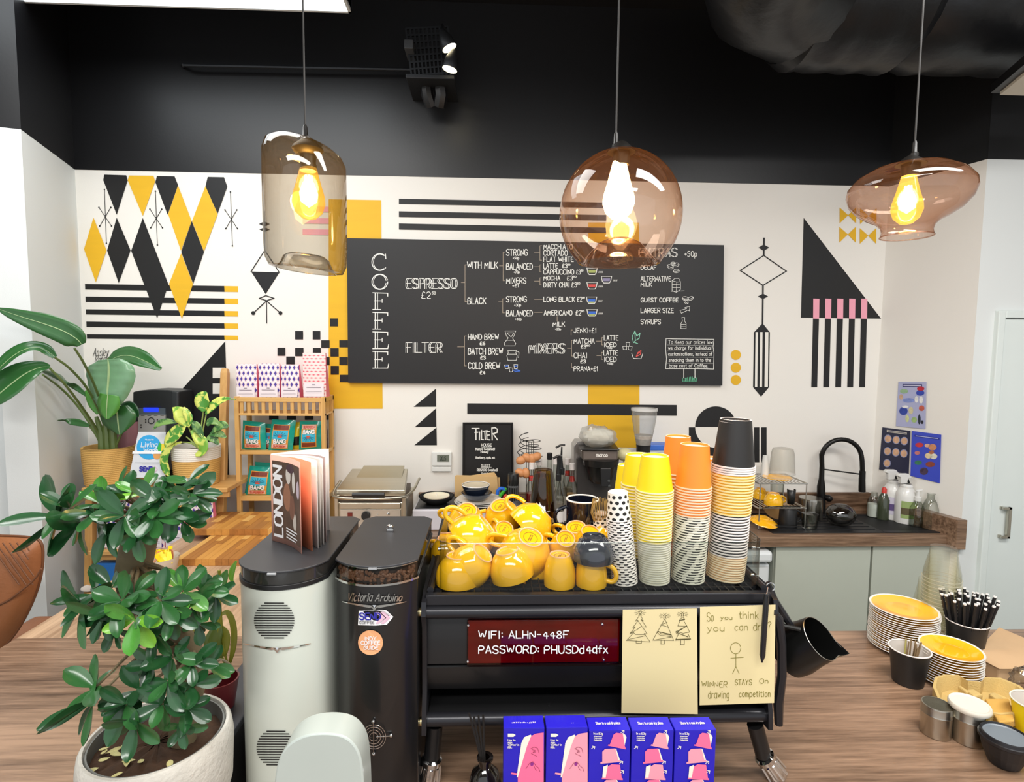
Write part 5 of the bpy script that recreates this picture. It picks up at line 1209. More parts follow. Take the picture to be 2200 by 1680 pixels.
for i in range(11):
    q = RND.uniform(-.5, 1.9) if i else 2.6; r = b * RND.uniform(.2, .72)
    p0 = V((c.x + .012 * math.cos(q), c.y + .012 * math.sin(q), c.z + .01)); p1 = V((c.x + r * math.cos(q) + .006, c.y + r * math.sin(q), zt + RND.uniform(.002, .016) + (.016 if i == 0 else 0)))
    if i == 0: p1 = V((c.x - .012, c.y, zt + .024))
    d = (p1 - p0); sd = V((.0026, .0008, 0))
    obj('stirrer', MB().prism([p0 - sd, p0 + sd, p1 + sd, p1 + V((0, 0, .003)), p1 - sd], (0, .0014, 0)), mat('stirrer_wood', '#8c7556', .6, var=.3) if i else mat('stirrer_green_tip', '#b3a860', .6), label='thin wooden stirrer standing in the black cup' if i else 'pale green-tinted stick standing tallest in the black cup', cat='stirrer', group='stirrers in the black cup')
t, c, zt, a, b = open_cup('black paper cup packed with black straws', 2072, 1412, 1333, 83, 62, cupc['black'][0], rimw)
strm = mat('black_straw', '#17171a', .5); strw = mat('straw_tip_white', '#ecebe8', .6)
sroot = None
k_ = 0
for ring_, nn, rr in ((0, 1, 0), (1, 7, .30), (2, 13, .58), (3, 17, .83)):
    for j in range(nn):
        q = j * math.tau / nn + ring_ * .3; r0 = a * .75 * rr; r1 = b * (rr * 1.3)
        p0 = V((c.x + r0 * math.cos(q), c.y + r0 * math.sin(q), c.z + .007)); out_ = (zt - p0.z)
        d = V((c.x + r1 * math.cos(q) * .86, c.y + r1 * math.sin(q) * .86, zt)) - p0; d.normalize(); L = .186 + RND.uniform(-.006, .008)
        if sroot is None:
            sroot = thing('drinking_straw', 'black drinking straw with white tip standing in the black cup', 'straw', M=frame(p0, d, (1, 0, 0)), group='black straws in the cup')
            obj('tube', MB().lathe([(.0034, 0), (.0034, .15)], 8), strm, sroot, local=True, smooth=True)
            obj('paper_tip', MB().lathe([(.0035, .150), (.0035, .1535)], 8).lathe([(.0035, .1535), (.0012, .1535)], 8), strw, sroot, local=True, smooth=.6)
        else:
            dup(sroot, frame(p0, d, (1, 0, 0), L / .1535))
# clear cups
clg = glass('clear_plastic_cup', '#ffffff', '#fdfcf4', .0, .1, 1.22, milk=.010, milkc='#f6f4e6'); clr_ = glass('clear_cup_rim', '#f6f4e8', '#dcd8bc', .1, .15, milk=.3, milkc='#f2f0de')
def clear_stack(px, pyb, pyt, n, group, lab, toplab, wb_, wt_):
    c = onz(px, pyb, ZT); D = c.y; zt = at(px - 1, pyt, D).z; Rm, rt = pm(wb_, D) / 2, pm(wt_, D) / 2; h = .098
    step = (zt - c.z - h) / (n - 1)
    me = mesh_of('plastic_cup', MB().lathe([(Rm * .97, 0), (Rm, .0006), (Rm, .0016), (Rm * .95, .0022)], 28, slots=[1] * 3).lathe([(Rm * .95, .0022), (Rm * .93, .02), (rt * 1.05, h - .02), (rt, h)], 28).lathe([(rt, h), (0, h)], 28), [clg, clr_], .8)
    for i in range(n):
        o = bpy.data.objects.new('plastic_cup', me); COL.objects.link(o); M_ = Matrix.Translation((c.x + RND.uniform(-.0006, .0006) - .0006 * i * 0, c.y, c.z + .001 + step * i)); o.matrix_basis = M_; WM[o.name] = M_
        tag(o, toplab if i == n - 1 else lab, 'plastic cup', group)
clear_stack(2014, 1384, 1176, 20, 'clear plastic cups in the tall stack', 'clear plastic cup nested in the tall stack behind the saucers', 'clear plastic cup topping the tall clear stack', 76, 50)
clear_stack(1992, 1366, 1245, 11, 'clear plastic cups in the short stack', 'clear plastic cup nested in the shorter rear stack', 'clear plastic cup topping the shorter clear stack', 68, 46)
# kraft bag
kr = mat('kraft_paper', '#c3a27c', .75, var=.06, bump=.5, bscale=40)
P = [onz(x, y, ZT + .045) for x, y in ((2092, 1408), (2150, 1352), (2205, 1376), (2260, 1420), (2205, 1436), (2146, 1436))]
t = thing('paper_bag', 'flat folded brown kraft paper bag lying at the right edge of the counter', 'paper bag', (P[0].x, P[0].y, ZT))
obj('bag_body', MB().prism([V((p.x, p.y, ZT + .001)) for p in P], (0, 0, .044)), kr, t, bevel=.004)
obj('folded_flap', MB().add([P[0] + V((-.004, .0, .002)), P[1] + V((0, .006, .003)), P[2] + V((.0, .006, .004)), P[3] + V((0, 0, .003)), P[4] + V((.0, -.006, .002)), P[5] + V((-.004, -.006, .002))], [(0, 1, 2, 3, 4, 5)]), kr, t, solid=.0015)
t = thing('plastic_wrap', 'crumpled clear plastic pouch at the right edge beside the paper bag', 'plastic pouch', onz(2200, 1470, ZT))
c = onz(2206, 1465, ZT + .04); mb = MB().sphere(c, .036, 20, (1, 1, 1.1))
mb.v = [q + (q - c).normalized() * RND.uniform(-.006, .006) for q in mb.v]
obj('crumpled_film', mb, glass('clear_film', '#f4f4f2', '#c8c8c6', .12, .1), t, smooth=.4)
# molded pulp cup carriers (stack)
pulp = mat('molded_pulp', '#c0a568', .9, var=.1, scale=30, bump=.6, bscale=300)
t = thing('cup_carrier', 'molded pulp takeaway cup carriers stacked behind the steel shakers', 'cup carrier', onz(2110, 1560, ZT))
def zc(h): return ZT + h
outline = [(2004, 1475), (2008, 1455), (2028, 1449), (2060, 1450), (2078, 1462), (2108, 1465), (2116, 1455), (2150, 1456), (2190, 1472), (2225, 1500), (2215, 1530), (2150, 1535), (2110, 1528), (2060, 1520), (2015, 1500)]
def inset(P, k):
    cx_ = sum(p[0] for p in P) / len(P); cy_ = sum(p[1] for p in P) / len(P); return [(cx_ + (x - cx_) * k, cy_ + (y - cy_) * k) for x, y in P]
zt_c = ZT + .062
for j in range(3):
    A = [onz(x, y, zt_c) + V((0, 0, -.011 * j)) for x, y in outline]; B = [onz(x, y, zt_c) + V((0, 0, -.011 * j)) for x, y in inset(outline, .93)]; C = [onz(x, y, zt_c) + V((0, 0, -.034 - .009 * j)) for x, y in inset(outline, .80)]
    n = len(A); mb = MB().add(A + B + C + [p + V((0, 0, -.010)) for p in A], [(i, (i + 1) % n, n + (i + 1) % n, n + i) for i in range(n)] + [(n + i, n + (i + 1) % n, 2 * n + (i + 1) % n, 2 * n + i) for i in range(n)] + [tuple(range(2 * n, 3 * n))] + [(3 * n + i, 3 * n + (i + 1) % n, (i + 1) % n, i) for i in range(n)])
    obj('tray_rim', mb, pulp, t, smooth=.5)
for (x, y, w_) in ((2092, 1490, 26), (2140, 1498, 22), (2070, 1482, 10), (2165, 1520, 26)):
    c = onz(x, y, zt_c - .012); r = pm(w_, c.y) / 2
    obj('divider', MB().prism([c + V((-r, -.016, -.026)), c + V((r, -.012, -.026)), c + V((r * .9, .016, -.026)), c + V((-r * .8, .012, -.026))], (0, 0, .030)), pulp, t, bevel=.004)
A = [onz(x, y, ZT + .06) for x, y in ((2116, 1500), (2168, 1500), (2180, 1548), (2146, 1552))]
obj('carrier_leg', MB().prism([p for p in A], (0, .004, -.045)), mat('molded_pulp_warm', '#c59a4c', .9, var=.1, bump=.6, bscale=300), t, bevel=.003)
obj('carrier_base', MB().prism([V((onz(x, y, ZT).x, onz(x, y, ZT).y, ZT + .001)) for x, y in ((2060, 1540), (2190, 1550), (2210, 1580), (2080, 1575))], (0, 0, .028)), pulp, t, bevel=.005)
# steel shakers
def shaker(label, px, pyb, pyt, w_, lidk):
    c = onz(px, pyb, ZT + .001); D = c.y; zt = at(px, pyt, D).z; r = pm(w_, D) / 2; t = thing('shaker', label, 'shaker', c); T_ = Matrix.Translation((c.x, c.y, 0)); H = zt - c.z
    obj('steel_body', MB().lathe([(0, c.z), (r * .95, c.z), (r * .97, c.z + .003), (r * .97, c.z + H * .68), (r, c.z + H * .69)], 36, T_), steel, t, smooth=.6)
    obj('screw_cap', MB().lathe([(r, c.z + H * .69), (r * 1.01, c.z + H * .72), (r * .98, c.z + H * .75), (r * .98, zt - .003), (r * .95, zt), (r * .88, zt)], 36, T_), steel, t, smooth=.5)
    obj('sieve', MB().lathe([(r * .88, zt - .0003), (r * .5, zt + .0012), (0, zt + .0018)], 36, T_), mat('sieve_mesh', '#6d6a5c', .4, .8, var=.3, scale=400), t, smooth=True)
    if lidk: obj('white_lid', MB().lathe([(r * 1.16, zt + .001), (r * 1.2, zt + .004), (r * 1.2, zt + .009), (r * 1.14, zt + .0125), (r * 1.05, zt + .012), (r * 1.0, zt + .0105), (0, zt + .0105)], 36, T_), mat('beige_lid', '#d6d0c2', .45, coat=.2), t, smooth=.6)
shaker('steel shaker with open sieve top standing nearest the coffee machine', 2009, 1574, 1512, 63, False)
shaker('steel shaker covered by a pale flat lid', 2078, 1588, 1521, 69, True)
# black lidded bowl
c = onz(2156, 1640, ZT + .001); D = c.y; zt = at(2150, 1580, D).z; r = pm(100, D) / 2
t = thing('lidded_bowl', 'small black ribbed bowl with dark lid at the bottom right corner', 'bowl', c); T_ = Matrix.Translation((c.x, c.y, 0))
mb = MB(); nn = 48
prof = [(0, 0), (.55, 0), (.62, .06), (.80, .4), (.92, .75), (.95, .86)]
vs = []
for k, (rr, u) in enumerate(prof):
    for j in range(nn): 
        q = j * math.tau / nn; rb_ = r * rr * (1 + (.012 if j % 2 and 1 < k < 5 else 0)); vs.append(V((c.x + rb_ * math.cos(q), c.y + rb_ * math.sin(q), c.z + (zt - c.z) * u)))
mb.add(vs, [(i * nn + j, i * nn + (j + 1) % nn, (i + 1) * nn + (j + 1) % nn, (i + 1) * nn + j) for i in range(len(prof) - 1) for j in range(nn)])
obj('ribbed_body', mb, mat('bowl_black', '#17171a', .5), t)
obj('lid', MB().lathe([(r * .97, zt - .012), (r * 1.02, zt - .010), (r * 1.02, zt - .004), (r * .97, zt - .003), (r * .94, zt + .003), (r * .88, zt + .004), (r * .84, zt)], 40, T_), mat('bowl_lid_black', '#1b1c20', .35), t, smooth=.6)
obj('lid_top', MB().lathe([(r * .84, zt), (r * .78, zt - .002), (0, zt - .002)], 40, T_), mat('frosted_grey_lid', '#6f7880', .4), t, smooth=.6)
ysl = open_cup('yellow paper cup standing open at the right edge of the photo', 2218, 1592, 1508, 92, 62, cupc['yellow'][0], cupc['cream'][1], inner=mat('cup_lining', '#cfc8c0', .6))
# ---------------------------------------------------------------- pendant lamps
YPD = 1.30
blkcap = mat('pendant_black_cap', '#15120f', .4)
cordm = mat('pendant_cord', '#2a2826', .5)
def glow_glass(name, tint, col, st_):
    m = glass(name, tint, tint, .0, .02); nt = m.node_tree; N, L = nt.nodes, nt.links
    if not any(n.type == 'EMISSION' for n in N):
        e = N.new('ShaderNodeEmission'); e.inputs[0].default_value = lin(col); e.inputs[1].default_value = st_
        out = [n for n in N if n.type == 'OUTPUT_MATERIAL'][0]; src = out.inputs[0].links[0].from_socket
        ad = N.new('ShaderNodeAddShader'); L.new(src, ad.inputs[0]); L.new(e.outputs[0], ad.inputs[1]); L.new(ad.outputs[0], out.inputs[0])
    return m
def bulb(t, c, s=1., hot=60, gcol='#ffb028', env=None):
    """c: top of bulb (screw cap bottom); hangs down"""
    M_ = Matrix.Translation(c) @ Matrix.Rotation(math.pi, 4, 'X') @ Matrix.Scale(s, 4)
    obj('bulb_glass', MB().lathe([(.013, 0), (.016, .012), (.023, .040), (.031, .068), (.032, .082), (.026, .100), (.013, .112), (0, .115)], 28, M_), env, t, smooth=True)
    mb = MB()
    for j in range(6):
        a = j * math.tau / 6; mb.tube([M_ @ V((.006 * math.cos(a), .006 * math.sin(a), .028)), M_ @ V((.011 * math.cos(a + .3), .011 * math.sin(a + .3), .078))], .0022 * s, 6)
    mb.lathe([(0, .03), (.011, .042), (.018, .062), (.016, .078), (0, .09)], 14, M_)
    obj('filament', mb, emis('filament_glow', gcol, hot), t, smooth=True)
def pendant(label, cordx, capy, L, ax=(0, 0, 1)):
    pass
def lampbase(t, x, ytop, ycap, Y=YPD):
    p = at(x, ycap, Y); top = V((p.x, p.y, ZC))
    obj('cord', MB().tube([p + V((0, 0, .02)), top], .0022, 6), cordm, t)
    obj('cord_grip', MB().lathe([(.003, .035), (.005, .03), (.006, .01), (.009, .006), (.009, 0)], 14, Matrix.Translation(p)), blkcap, t, smooth=.6)
    return p
smoke = glass('smoked_glass', '#e8e4dc', '#a39c92', .015, .0, 1.45, milk=.012, milkc='#d8b860')  # warm milk tints in these three glasses imitate an orange haze of bulb light
amber = glass('amber_pink_glass', '#faeee4', '#dcc0aa', .015, .0, 1.45, milk=.012, milkc='#f0a45c')
rose = glass('rose_glass', '#f8eae2', '#d4b6a4', .015, .0, 1.45, milk=.012, milkc='#f0b078')
def shade(t, prof, M_, m, tilt=None, n=56):
    mb = MB().lathe(prof, n, M_)
    obj('glass_shade', mb, m, t, smooth=True)
# lamp 1: cylinder with slanted shoulder
t = thing('pendant_lamp', 'smoked glass cylinder pendant lamp with slanted top, leftmost of the three', 'pendant lamp', at(657, 300, YPD))
p = lampbase(t, 656, 0, 303)
Rl = pm(170, YPD) / 2 * .97; c = at(659, 596, YPD); zb_ = c.z + .018; ztp = p.z
H = ztp - zb_
def slant(q, k):  # tilt the shoulder: left high, right low
    return q
mb = MB(); n = 56
prof = [(.016, 1.0), (.05, .995), (.065, .975), (.082, .93), (.0895, .86), (.09, .7), (.09, .2), (.088, .06), (.080, .0), (.066, -.012), (.056, .03), (.050, .085), (.04, .11), (.0, .12)]
sc = Rl / .09
vs = []
for r_, u in prof:
    for j in range(n):
        a = j * math.tau / n; x = r_ * sc * math.cos(a); tl = (-x * .24) * max(0, (u - .55) / .45) if u > .55 else (x * -.10) * (1 - max(0, u) / .55)
        vs.append(V((c.x + x, c.y + r_ * sc * math.sin(a), zb_ + H * u + tl)))
mb.add(vs, [(i * n + j, i * n + (j + 1) % n, (i + 1) * n + (j + 1) % n, (i + 1) * n + j) for i in range(len(prof) - 1) for j in range(n)])
obj('glass_shade', mb, smoke, t, smooth=True)
q = at(661, 322, YPD)
obj('lamp_holder', MB().lathe([(.004, .03), (.032, .006), (.034, 0), (.03, -.006), (.018, -.012), (.017, -.03), (.019, -.034), (.018, -.046), (0, -.046)], 24, Matrix.Translation((q.x, q.y, q.z))), mat('bronze_holder', '#3c352a', .45, .4), t, smooth=.6)
bulb(t, at(662, 347, YPD), 1.12, 16, '#fff0c4', glow_glass('amber_bulb_glass', '#fadc90', '#ffc050', .28))
# lamp 2: globe
t = thing('pendant_lamp', 'amber glass globe pendant lamp with dented bottom, middle of the three', 'pendant lamp', at(1325, 320, YPD))
p = lampbase(t, 1323, 0, 318)
c = at(1332, 461, YPD); R_ = pm(260, YPD) / 2 * .985; prof = [(.014, R_ * 1.005)]
for i in range(1, 24):
    a = math.radians(6 + i * 5.6); prof.append((R_ * math.sin(a), R_ * math.cos(a)))
a = math.radians(6 + 23 * 5.6); rb_, zb2_ = R_ * math.sin(a), R_ * math.cos(a)
prof += [(rb_ * .95, zb2_ - .008), (rb_ * .87, zb2_ - .006), (rb_ * .7, zb2_ + .012), (rb_ * .5, zb2_ + .034), (rb_ * .3, zb2_ + .044), (0, zb2_ + .048)]
shade(t, prof, Matrix.Translation(c) @ Matrix.Scale(1.04, 4, V((0, 0, 1))), amber)
obj('top_cap', MB().lathe([(.004, .02), (.012, .016), (.022, .006), (.030, -.002), (.032, -.006), (0, -.006)], 24, Matrix.Translation(V((c.x, c.y, c.z + R_ * 1.04)))), blkcap, t, smooth=.6)
q = V((c.x, c.y, c.z + R_ * 1.04 - .006))
obj('lamp_holder', MB().lathe([(.02, 0), (.018, -.028), (0, -.028)], 18, Matrix.Translation(q)), mat('bronze_holder', '#3c352a', .45, .4), t, smooth=.6)
bulb(t, V((c.x - .004, c.y, q.z - .020)), 1.14, 12, '#fff0cc', glow_glass('lit_bulb_glass', '#f8d8a0', '#ffe2b0', 5.5))
# lamp 3: flattened bell
t = thing('pendant_lamp', 'rose glass flattened bell pendant lamp with open base, rightmost of the three', 'pendant lamp', at(1962, 345, YPD))
p = lampbase(t, 1964, 0, 336)
c = at(1957, 352, YPD); Rr = pm(283, YPD) / 2 * .835; zb3 = at(1945, 508, YPD).z; H = c.z - zb3; zq = lambda u: zb3 + H * u
prof = [(.016, 1.0), (.05, .985), (.085, .93), (.118, .82), (.135, .70), (.138, .60), (.130, .47), (.112, .35), (.088, .26), (.068, .20), (.058, .14), (.055, .07), (.058, .0)]
sc = Rr / .138
shade(t, [(r_ * sc, u * H + zb3) for r_, u in prof], Matrix.Translation((c.x, c.y, 0)), rose)
obj('rim_edge', MB().tube([V((c.x + .058 * sc * math.cos(a), c.y + .058 * sc * math.sin(a), zb3)) for a in [i * math.tau / 40 for i in range(40)]], .0014, 6, closed=True), rose, t, smooth=True)
obj('top_cap', MB().lathe([(.004, .02), (.012, .016), (.022, .008), (.030, .002), (.032, -.002), (0, -.002)], 24, Matrix.Translation(c)), blkcap, t, smooth=.6)
obj('lamp_holder', MB().lathe([(.02, 0), (.018, -.028), (0, -.028)], 18, Matrix.Translation(c)), mat('bronze_holder', '#3c352a', .45, .4), t, smooth=.6)
bulb(t, V((c.x - .003, c.y, c.z - .022)), 1.02, 16, '#fff0c8', glow_glass('warm_bulb_glass', '#fadc98', '#ffc658', .5))
for i, (x, y) in enumerate(((662, 395), (1327, 425), (1950, 425))):
    l = bpy.data.lights.new('bulb_light', 'POINT'); l.energy = 4.5; l.color = (1, .72, .38); l.shadow_soft_size = .03
    o = bpy.data.objects.new('bulb_light', l); o.location = at(x, y, YPD); COL.objects.link(o)
# ---------------------------------------------------------------- back worktop: left group
inox = mat('grill_steel', '#c4bfb0', .3, 1., var=.12, scale=30, stretch=(.1, 1, 1))
dk = mat('dark_plastic', '#17181a', .4)
def bxp(mb, x0, x1, y0, y1, Y, dep):
    xa, xb = at(x0, (y0 + y1) / 2, Y).x, at(x1, (y0 + y1) / 2, Y).x; return mb.box(xa, xb, Y, Y + dep, at((x0 + x1) / 2, y1, Y).z, at((x0 + x1) / 2, y0, Y).z)
Yg = 2.70
c = at(800, 1100, Yg)
t = thing('panini_grill', 'stainless steel panini grill with black handle grip on the back worktop', 'grill', (c.x, Yg + .15, ZK))
xa, xb = at(722, 1090, Yg).x, at(870, 1090, Yg).x; z_ = lambda y: at(800, y, Yg).z
obj('body', MB().box(xa, xb, Yg, Yg + .30, ZK + .02, z_(1079)), inox, t, bevel=.004)
obj('front_panel', MB().box(xa + .02, xb - .02, Yg - .006, Yg + .01, ZK + .02, z_(1094)), mat('grill_panel', '#cfcac0', .35, .8), t, bevel=.002)
obj('drip_lip', MB().box(xa + .02, xb - .02, Yg - .012, Yg + .01, z_(1092), z_(1079)), inox, t, bevel=.003)
for x in (xa - .006, xb - .012): obj('side_post', MB().box(x, x + .02, Yg - .012, Yg + .02, ZK + .01, z_(1069)), inox, t, bevel=.003)
obj('gap', MB().box(xa + .01, xb - .01, Yg + .01, Yg + .27, z_(1079), z_(1066)), mat('grill_brown', '#5a4d42', .5, .5), t)
P = [(xa + .0, Yg + .005, z_(1066)), (xb - .0, Yg + .005, z_(1066)), (xb - .02, Yg + .24, z_(1066) + .055), (xa + .02, Yg + .24, z_(1066) + .055)]
obj('lid', MB().prism(P, (0, 0, .03)), inox, t, bevel=.004)
obj('top_plate', MB().prism([(xa + .05, Yg + .03, z_(1058)), (xb - .03, Yg + .03, z_(1058)), (xb - .04, Yg + .25, z_(1058) + .075), (xa + .08, Yg + .25, z_(1058) + .075)], (0, 0, .006)), mat('grill_plate_tan', '#b8b19c', .35, .9), t, bevel=.002)
hy = Yg - .05
obj('handle_bar', MB().tube(smoothline([V((xa - .02, Yg + .16, z_(1050))), V((xa - .025, Yg + .02, z_(1062))), V((xa + .01, hy, z_(1066))), V((xb - .01, hy, z_(1066))), V((xb + .035, Yg + .02, z_(1060))), V((xb + .05, Yg + .16, z_(1044)))], 2), .007, 10), inox, t, smooth=True)
obj('handle_grip', MB().tube([at(757, 1063, hy), at(826, 1063, hy)], .0115, 14), dk, t, smooth=.6)
obj('knob', MB().lathe([(0, -.018), (.018, -.018), (.022, 0)], 20, frame(at(786, 1108, Yg - .01), (0, 1, 0))), dk, t, smooth=.6)
obj('switch', MB().box(at(748, 1105, Yg).x, at(758, 1105, Yg).x, Yg - .012, Yg, z_(1112), z_(1100)), mat('switch_red', '#6b1f16', .4), t)
obj('indicator', MB().lathe([(0, -.008), (.007, -.006), (.008, 0)], 14, frame(at(834, 1104, Yg - .008), (0, 1, 0))), chrome, t, smooth=True)
obj('indicator', MB().lathe([(0, -.006), (.003, -.006), (.003, 0)], 10, frame(at(811, 1106, Yg - .008), (0, 1, 0))), chrome, t, smooth=True)
# low white box with black bowl + candle, navy bowls
Yb = 2.74
A, B = at(886, 1098, Yb).x, at(1062, 1098, Yb).x; zt_ = at(900, 1096, Yb).z
t = thing('appliance', 'low pale grey flat appliance under the black bowl beside the grill', 'appliance', ((A + B) / 2, Yb, ZK))
obj('case', MB().box(A, B, Yb, Yb + .26, ZK + .002, zt_), mat('pale_grey_case', '#c9c6cc', .4), t, bevel=.005)
obj('top', MB().box(A + .01, B - .01, Yb + .02, Yb + .25, zt_, zt_ + .004), dk, t, bevel=.001)
zt_ += .0045
def bowl(label, px, pyb, pyt, w_, Y, z0, out, inn, rim=None, foot=.5, fill=None):
    c = at(px, pyb, Y); z0 = c.z if z0 is None else z0; zt = at(px, pyt, Y).z; r = pm(w_, Y) / 2; t = thing('bowl', label, 'bowl', (c.x, Y, z0)); T_ = Matrix.Translation((c.x, Y, 0)); H = zt - z0
    obj('body', MB().lathe([(0, z0), (r * foot, z0), (r * (foot + .05), z0 + H * .1), (r * .88, z0 + H * .55), (r, zt - H * .03), (r * .98, zt)], 40, T_).lathe([(r * .93, zt), (r * .84, z0 + H * .55), (r * .5, z0 + H * .2), (0, z0 + H * .18)], 40, T_), out, t, smooth=.8)
    if rim: obj('rim', MB().tube([V((c.x + r * .96 * math.cos(a), Y + r * .96 * math.sin(a), zt)) for a in [i * math.tau / 40 for i in range(40)]], r * .035, 8, closed=True), rim, t, smooth=True)
    return t, c, zt, r, T_
matte = mat('matte_black_bowl', '#141416', .55)
t, c, zt, r, T_ = bowl('black bowl holding a pale candle, beside the panini grill', 938, 1094, 1064, 78, Yb + .12, zt_, matte, matte, foot=.55)
cd_ = thing('candle', 'round pale wax candle sitting in the black bowl', 'candle', (c.x, Yb + .12, zt - .02))
obj('wax', MB().lathe([(r * .6, zt - .012), (r * .72, zt - .004), (r * .72, zt + .001), (r * .66, zt + .001), (r * .6, zt - .003), (0, zt - .003)], 32, T_), mat('candle_wax', '#e6dcc2', .6, sub=.2), cd_, smooth=.8)
obj('wick', MB().tube([(c.x, c.y + .0, zt - .003), (c.x, c.y, zt + .008)], .0012, 5), wh, cd_)
wh2 = mat('white_plate', '#e4e2dc', .25, coat=.4); nv = mat('navy_bowl_glaze', '#1e2738', .15, coat=.8, var=.1)
c = at(1030, 1080, Yb + .10); r = pm(102, Yb + .1) / 2
for k, (w_, yy_) in enumerate(((104, 1084), (100, 1080), (96, 1077))):
    c2 = at(1027 + k, yy_, Yb + .10); r = pm(w_, Yb + .1) / 2; T_ = Matrix.Translation((c2.x, c2.y, zt_ + .007 * k + .001))
    obj('plate', MB().lathe([(0, 0), (r * .6, 0), (r, .012), (r, .015), (r * .62, .004), (0, .004)], 40, T_), wh2, smooth=.8, label=('white plate at the bottom of the pile under the navy bowls', 'white plate in the middle of the pile under the navy bowls', 'white plate directly beneath the navy bowls')[k], cat='plate', group='white plates under the navy bowls')
z1 = zt_ + .026
t1 = bowl('navy bowl with pale rim, lower of the two stacked bowls', 1024, 1080, 1057, 68, Yb + .10, z1, nv, nv, foot=.6)
t2 = bowl('navy bowl with thick white rim, upper of the two stacked bowls', 1022, 1066, 1041, 62, Yb + .10, t1[2] - .014, nv, nv, rim=wh, foot=.6)
obj('bowl_inside', MB().lathe([(t2[3] * .92, t2[2] - .002), (t2[3] * .6, t2[2] - .01), (0, t2[2] - .012)], 32, t2[4]), mat('bowl_cream_inside', '#cdbfa4', .4), t2[0], smooth=True)
# kraft bags standing behind
Yk = 2.98
for i, P in enumerate(([(977, 1100), (977, 1023), (981, 1021), (1068, 1024), (1072, 1100)], [(990, 1100), (1010, 1022), (1062, 1015), (1067, 1022), (1070, 1100)], [(1000, 1100), (1005, 1026), (1074, 1026), (1076, 1100)])):
    obj('kraft_bag', MB().prism([at(x, y, Yk + .012 * i) for x, y in P], (0, .008, 0)), mat('kraft_warm', '#d3b07a', .75, var=.06), bevel=.001, cat='paper bag', group='kraft bags behind the navy bowls', label=('flat kraft paper bag standing in front behind the navy bowls', 'kraft paper bag with raised top edge, middle of the three behind the bowls', 'kraft paper bag sticking out to the right behind the navy bowls')[i])
# filter sign
t = thing('sign_board', 'small black framed FILTER sign leaning against the back wall', 'sign', at(1048, 1090, 3.06))
Y_ = 3.055
obj('panel', MB().prism([at(x, y, Y_) for x, y in ((993, 1090), (994, 908), (1102, 908), (1103, 1090))], (0, .012, 0)), chalkb, t)
obj('frame', MB().tube([at(x, y, Y_) for x, y in ((996, 1090), (996, 910), (1100, 910), (1101, 1090))], .008, 4), mat('frame_black', '#131314', .4), t)
f_s = lambda a, b: at(a, b, Y_ - .002)
mb = MB()
q = lambda P: [(960 + x / 5.79, 860 + y / 5.79) for x, y in P]
for P in ([(312, 350), (400, 350)], [(362, 350), (362, 490)], [(350, 400), (385, 398)], [(408, 395), (405, 492)], [(432, 375), (430, 488), (455, 490)], [(450, 385), (500, 378)], [(472, 382), (478, 488)], [(530, 385), (495, 390), (498, 488), (535, 492)], [(496, 435), (528, 432)],
          [(560, 345), (565, 492)], [(560, 345), (600, 340), (628, 360), (625, 400), (575, 415), (628, 490)]): mb.ribbon(q(P), 2.4, f_s)
obj('lettering', mb, chalk, t, kind='stuff')
for s_, x0, x1, y0, y1, th in (('HOUSE', 1034, 1056, 953, 959, 1.1), ('Kenya (washed)', 1022, 1063, 962, 967, 1.1), ('Honey', 1033, 1049, 969, 973, 1), ('Blackberry, apple, oak', 1022, 1063, 981, 985, .9), ('GUEST', 1034, 1053, 998, 1003, 1), ('ROSARIO (washed)', 1025, 1069, 1007, 1012, 1), ('honey', 1035, 1058, 1015, 1018, .9)):
    letter(t, s_, x0, x1, y0, y1, f_s, chalk, th, jit=.2)
mb = MB(); mb.ribbon([(1035, 960.5), (1057, 960)], .7, f_s); mb.ribbon([(1033, 1004.5), (1056, 1004)], .7, f_s); obj('underline', mb, chalk, t)
# wall thermostat
t = thing('thermostat', 'white wall thermostat with small grey display beside the triangles', 'thermostat', at(948, 1000, YW))
th_m = mat('thermostat_white', '#dfe0dc', .4)
mb = MB(); bxp(mb, 928, 970, 972, 1001, YW - .02, .02); obj('case', mb, th_m, t, bevel=.003)
mb = MB(); bxp(mb, 928, 969, 1003, 1013, YW - .016, .016); obj('flap', mb, th_m, t, bevel=.002)
mb = MB(); bxp(mb, 939, 965, 977, 992, YW - .0215, .002); obj('display', mb, mat('lcd_grey', '#6f7468', .3), t)
letter(t, '20.5', 945, 958, 981, 989, lambda a, b: at(a, b, YW - .0225), mat('lcd_dark', '#3a3f36', .5), 1.2)
# colourful bag clips
c = at(1078, 1070, 2.88)
for nm, col, P in (('blue', '#1f63c8', [(1068, 1062), (1070, 1052), (1079, 1048), (1086, 1054)]), ('green', '#3aa62a', [(1074, 1066), (1080, 1058), (1088, 1049)]), ('red', '#d8482c', [(1083, 1078), (1084, 1066), (1089, 1064)])):
    obj('bag_clip', MB().tube(smoothline([at(x, y, 2.86) for x, y in P], 1), .009, 8), mat('clip_' + nm, col, .4), smooth=True, label=nm + ' plastic bag clip in the bunch beside the black spice jar', cat='clip', group='plastic bag clips')
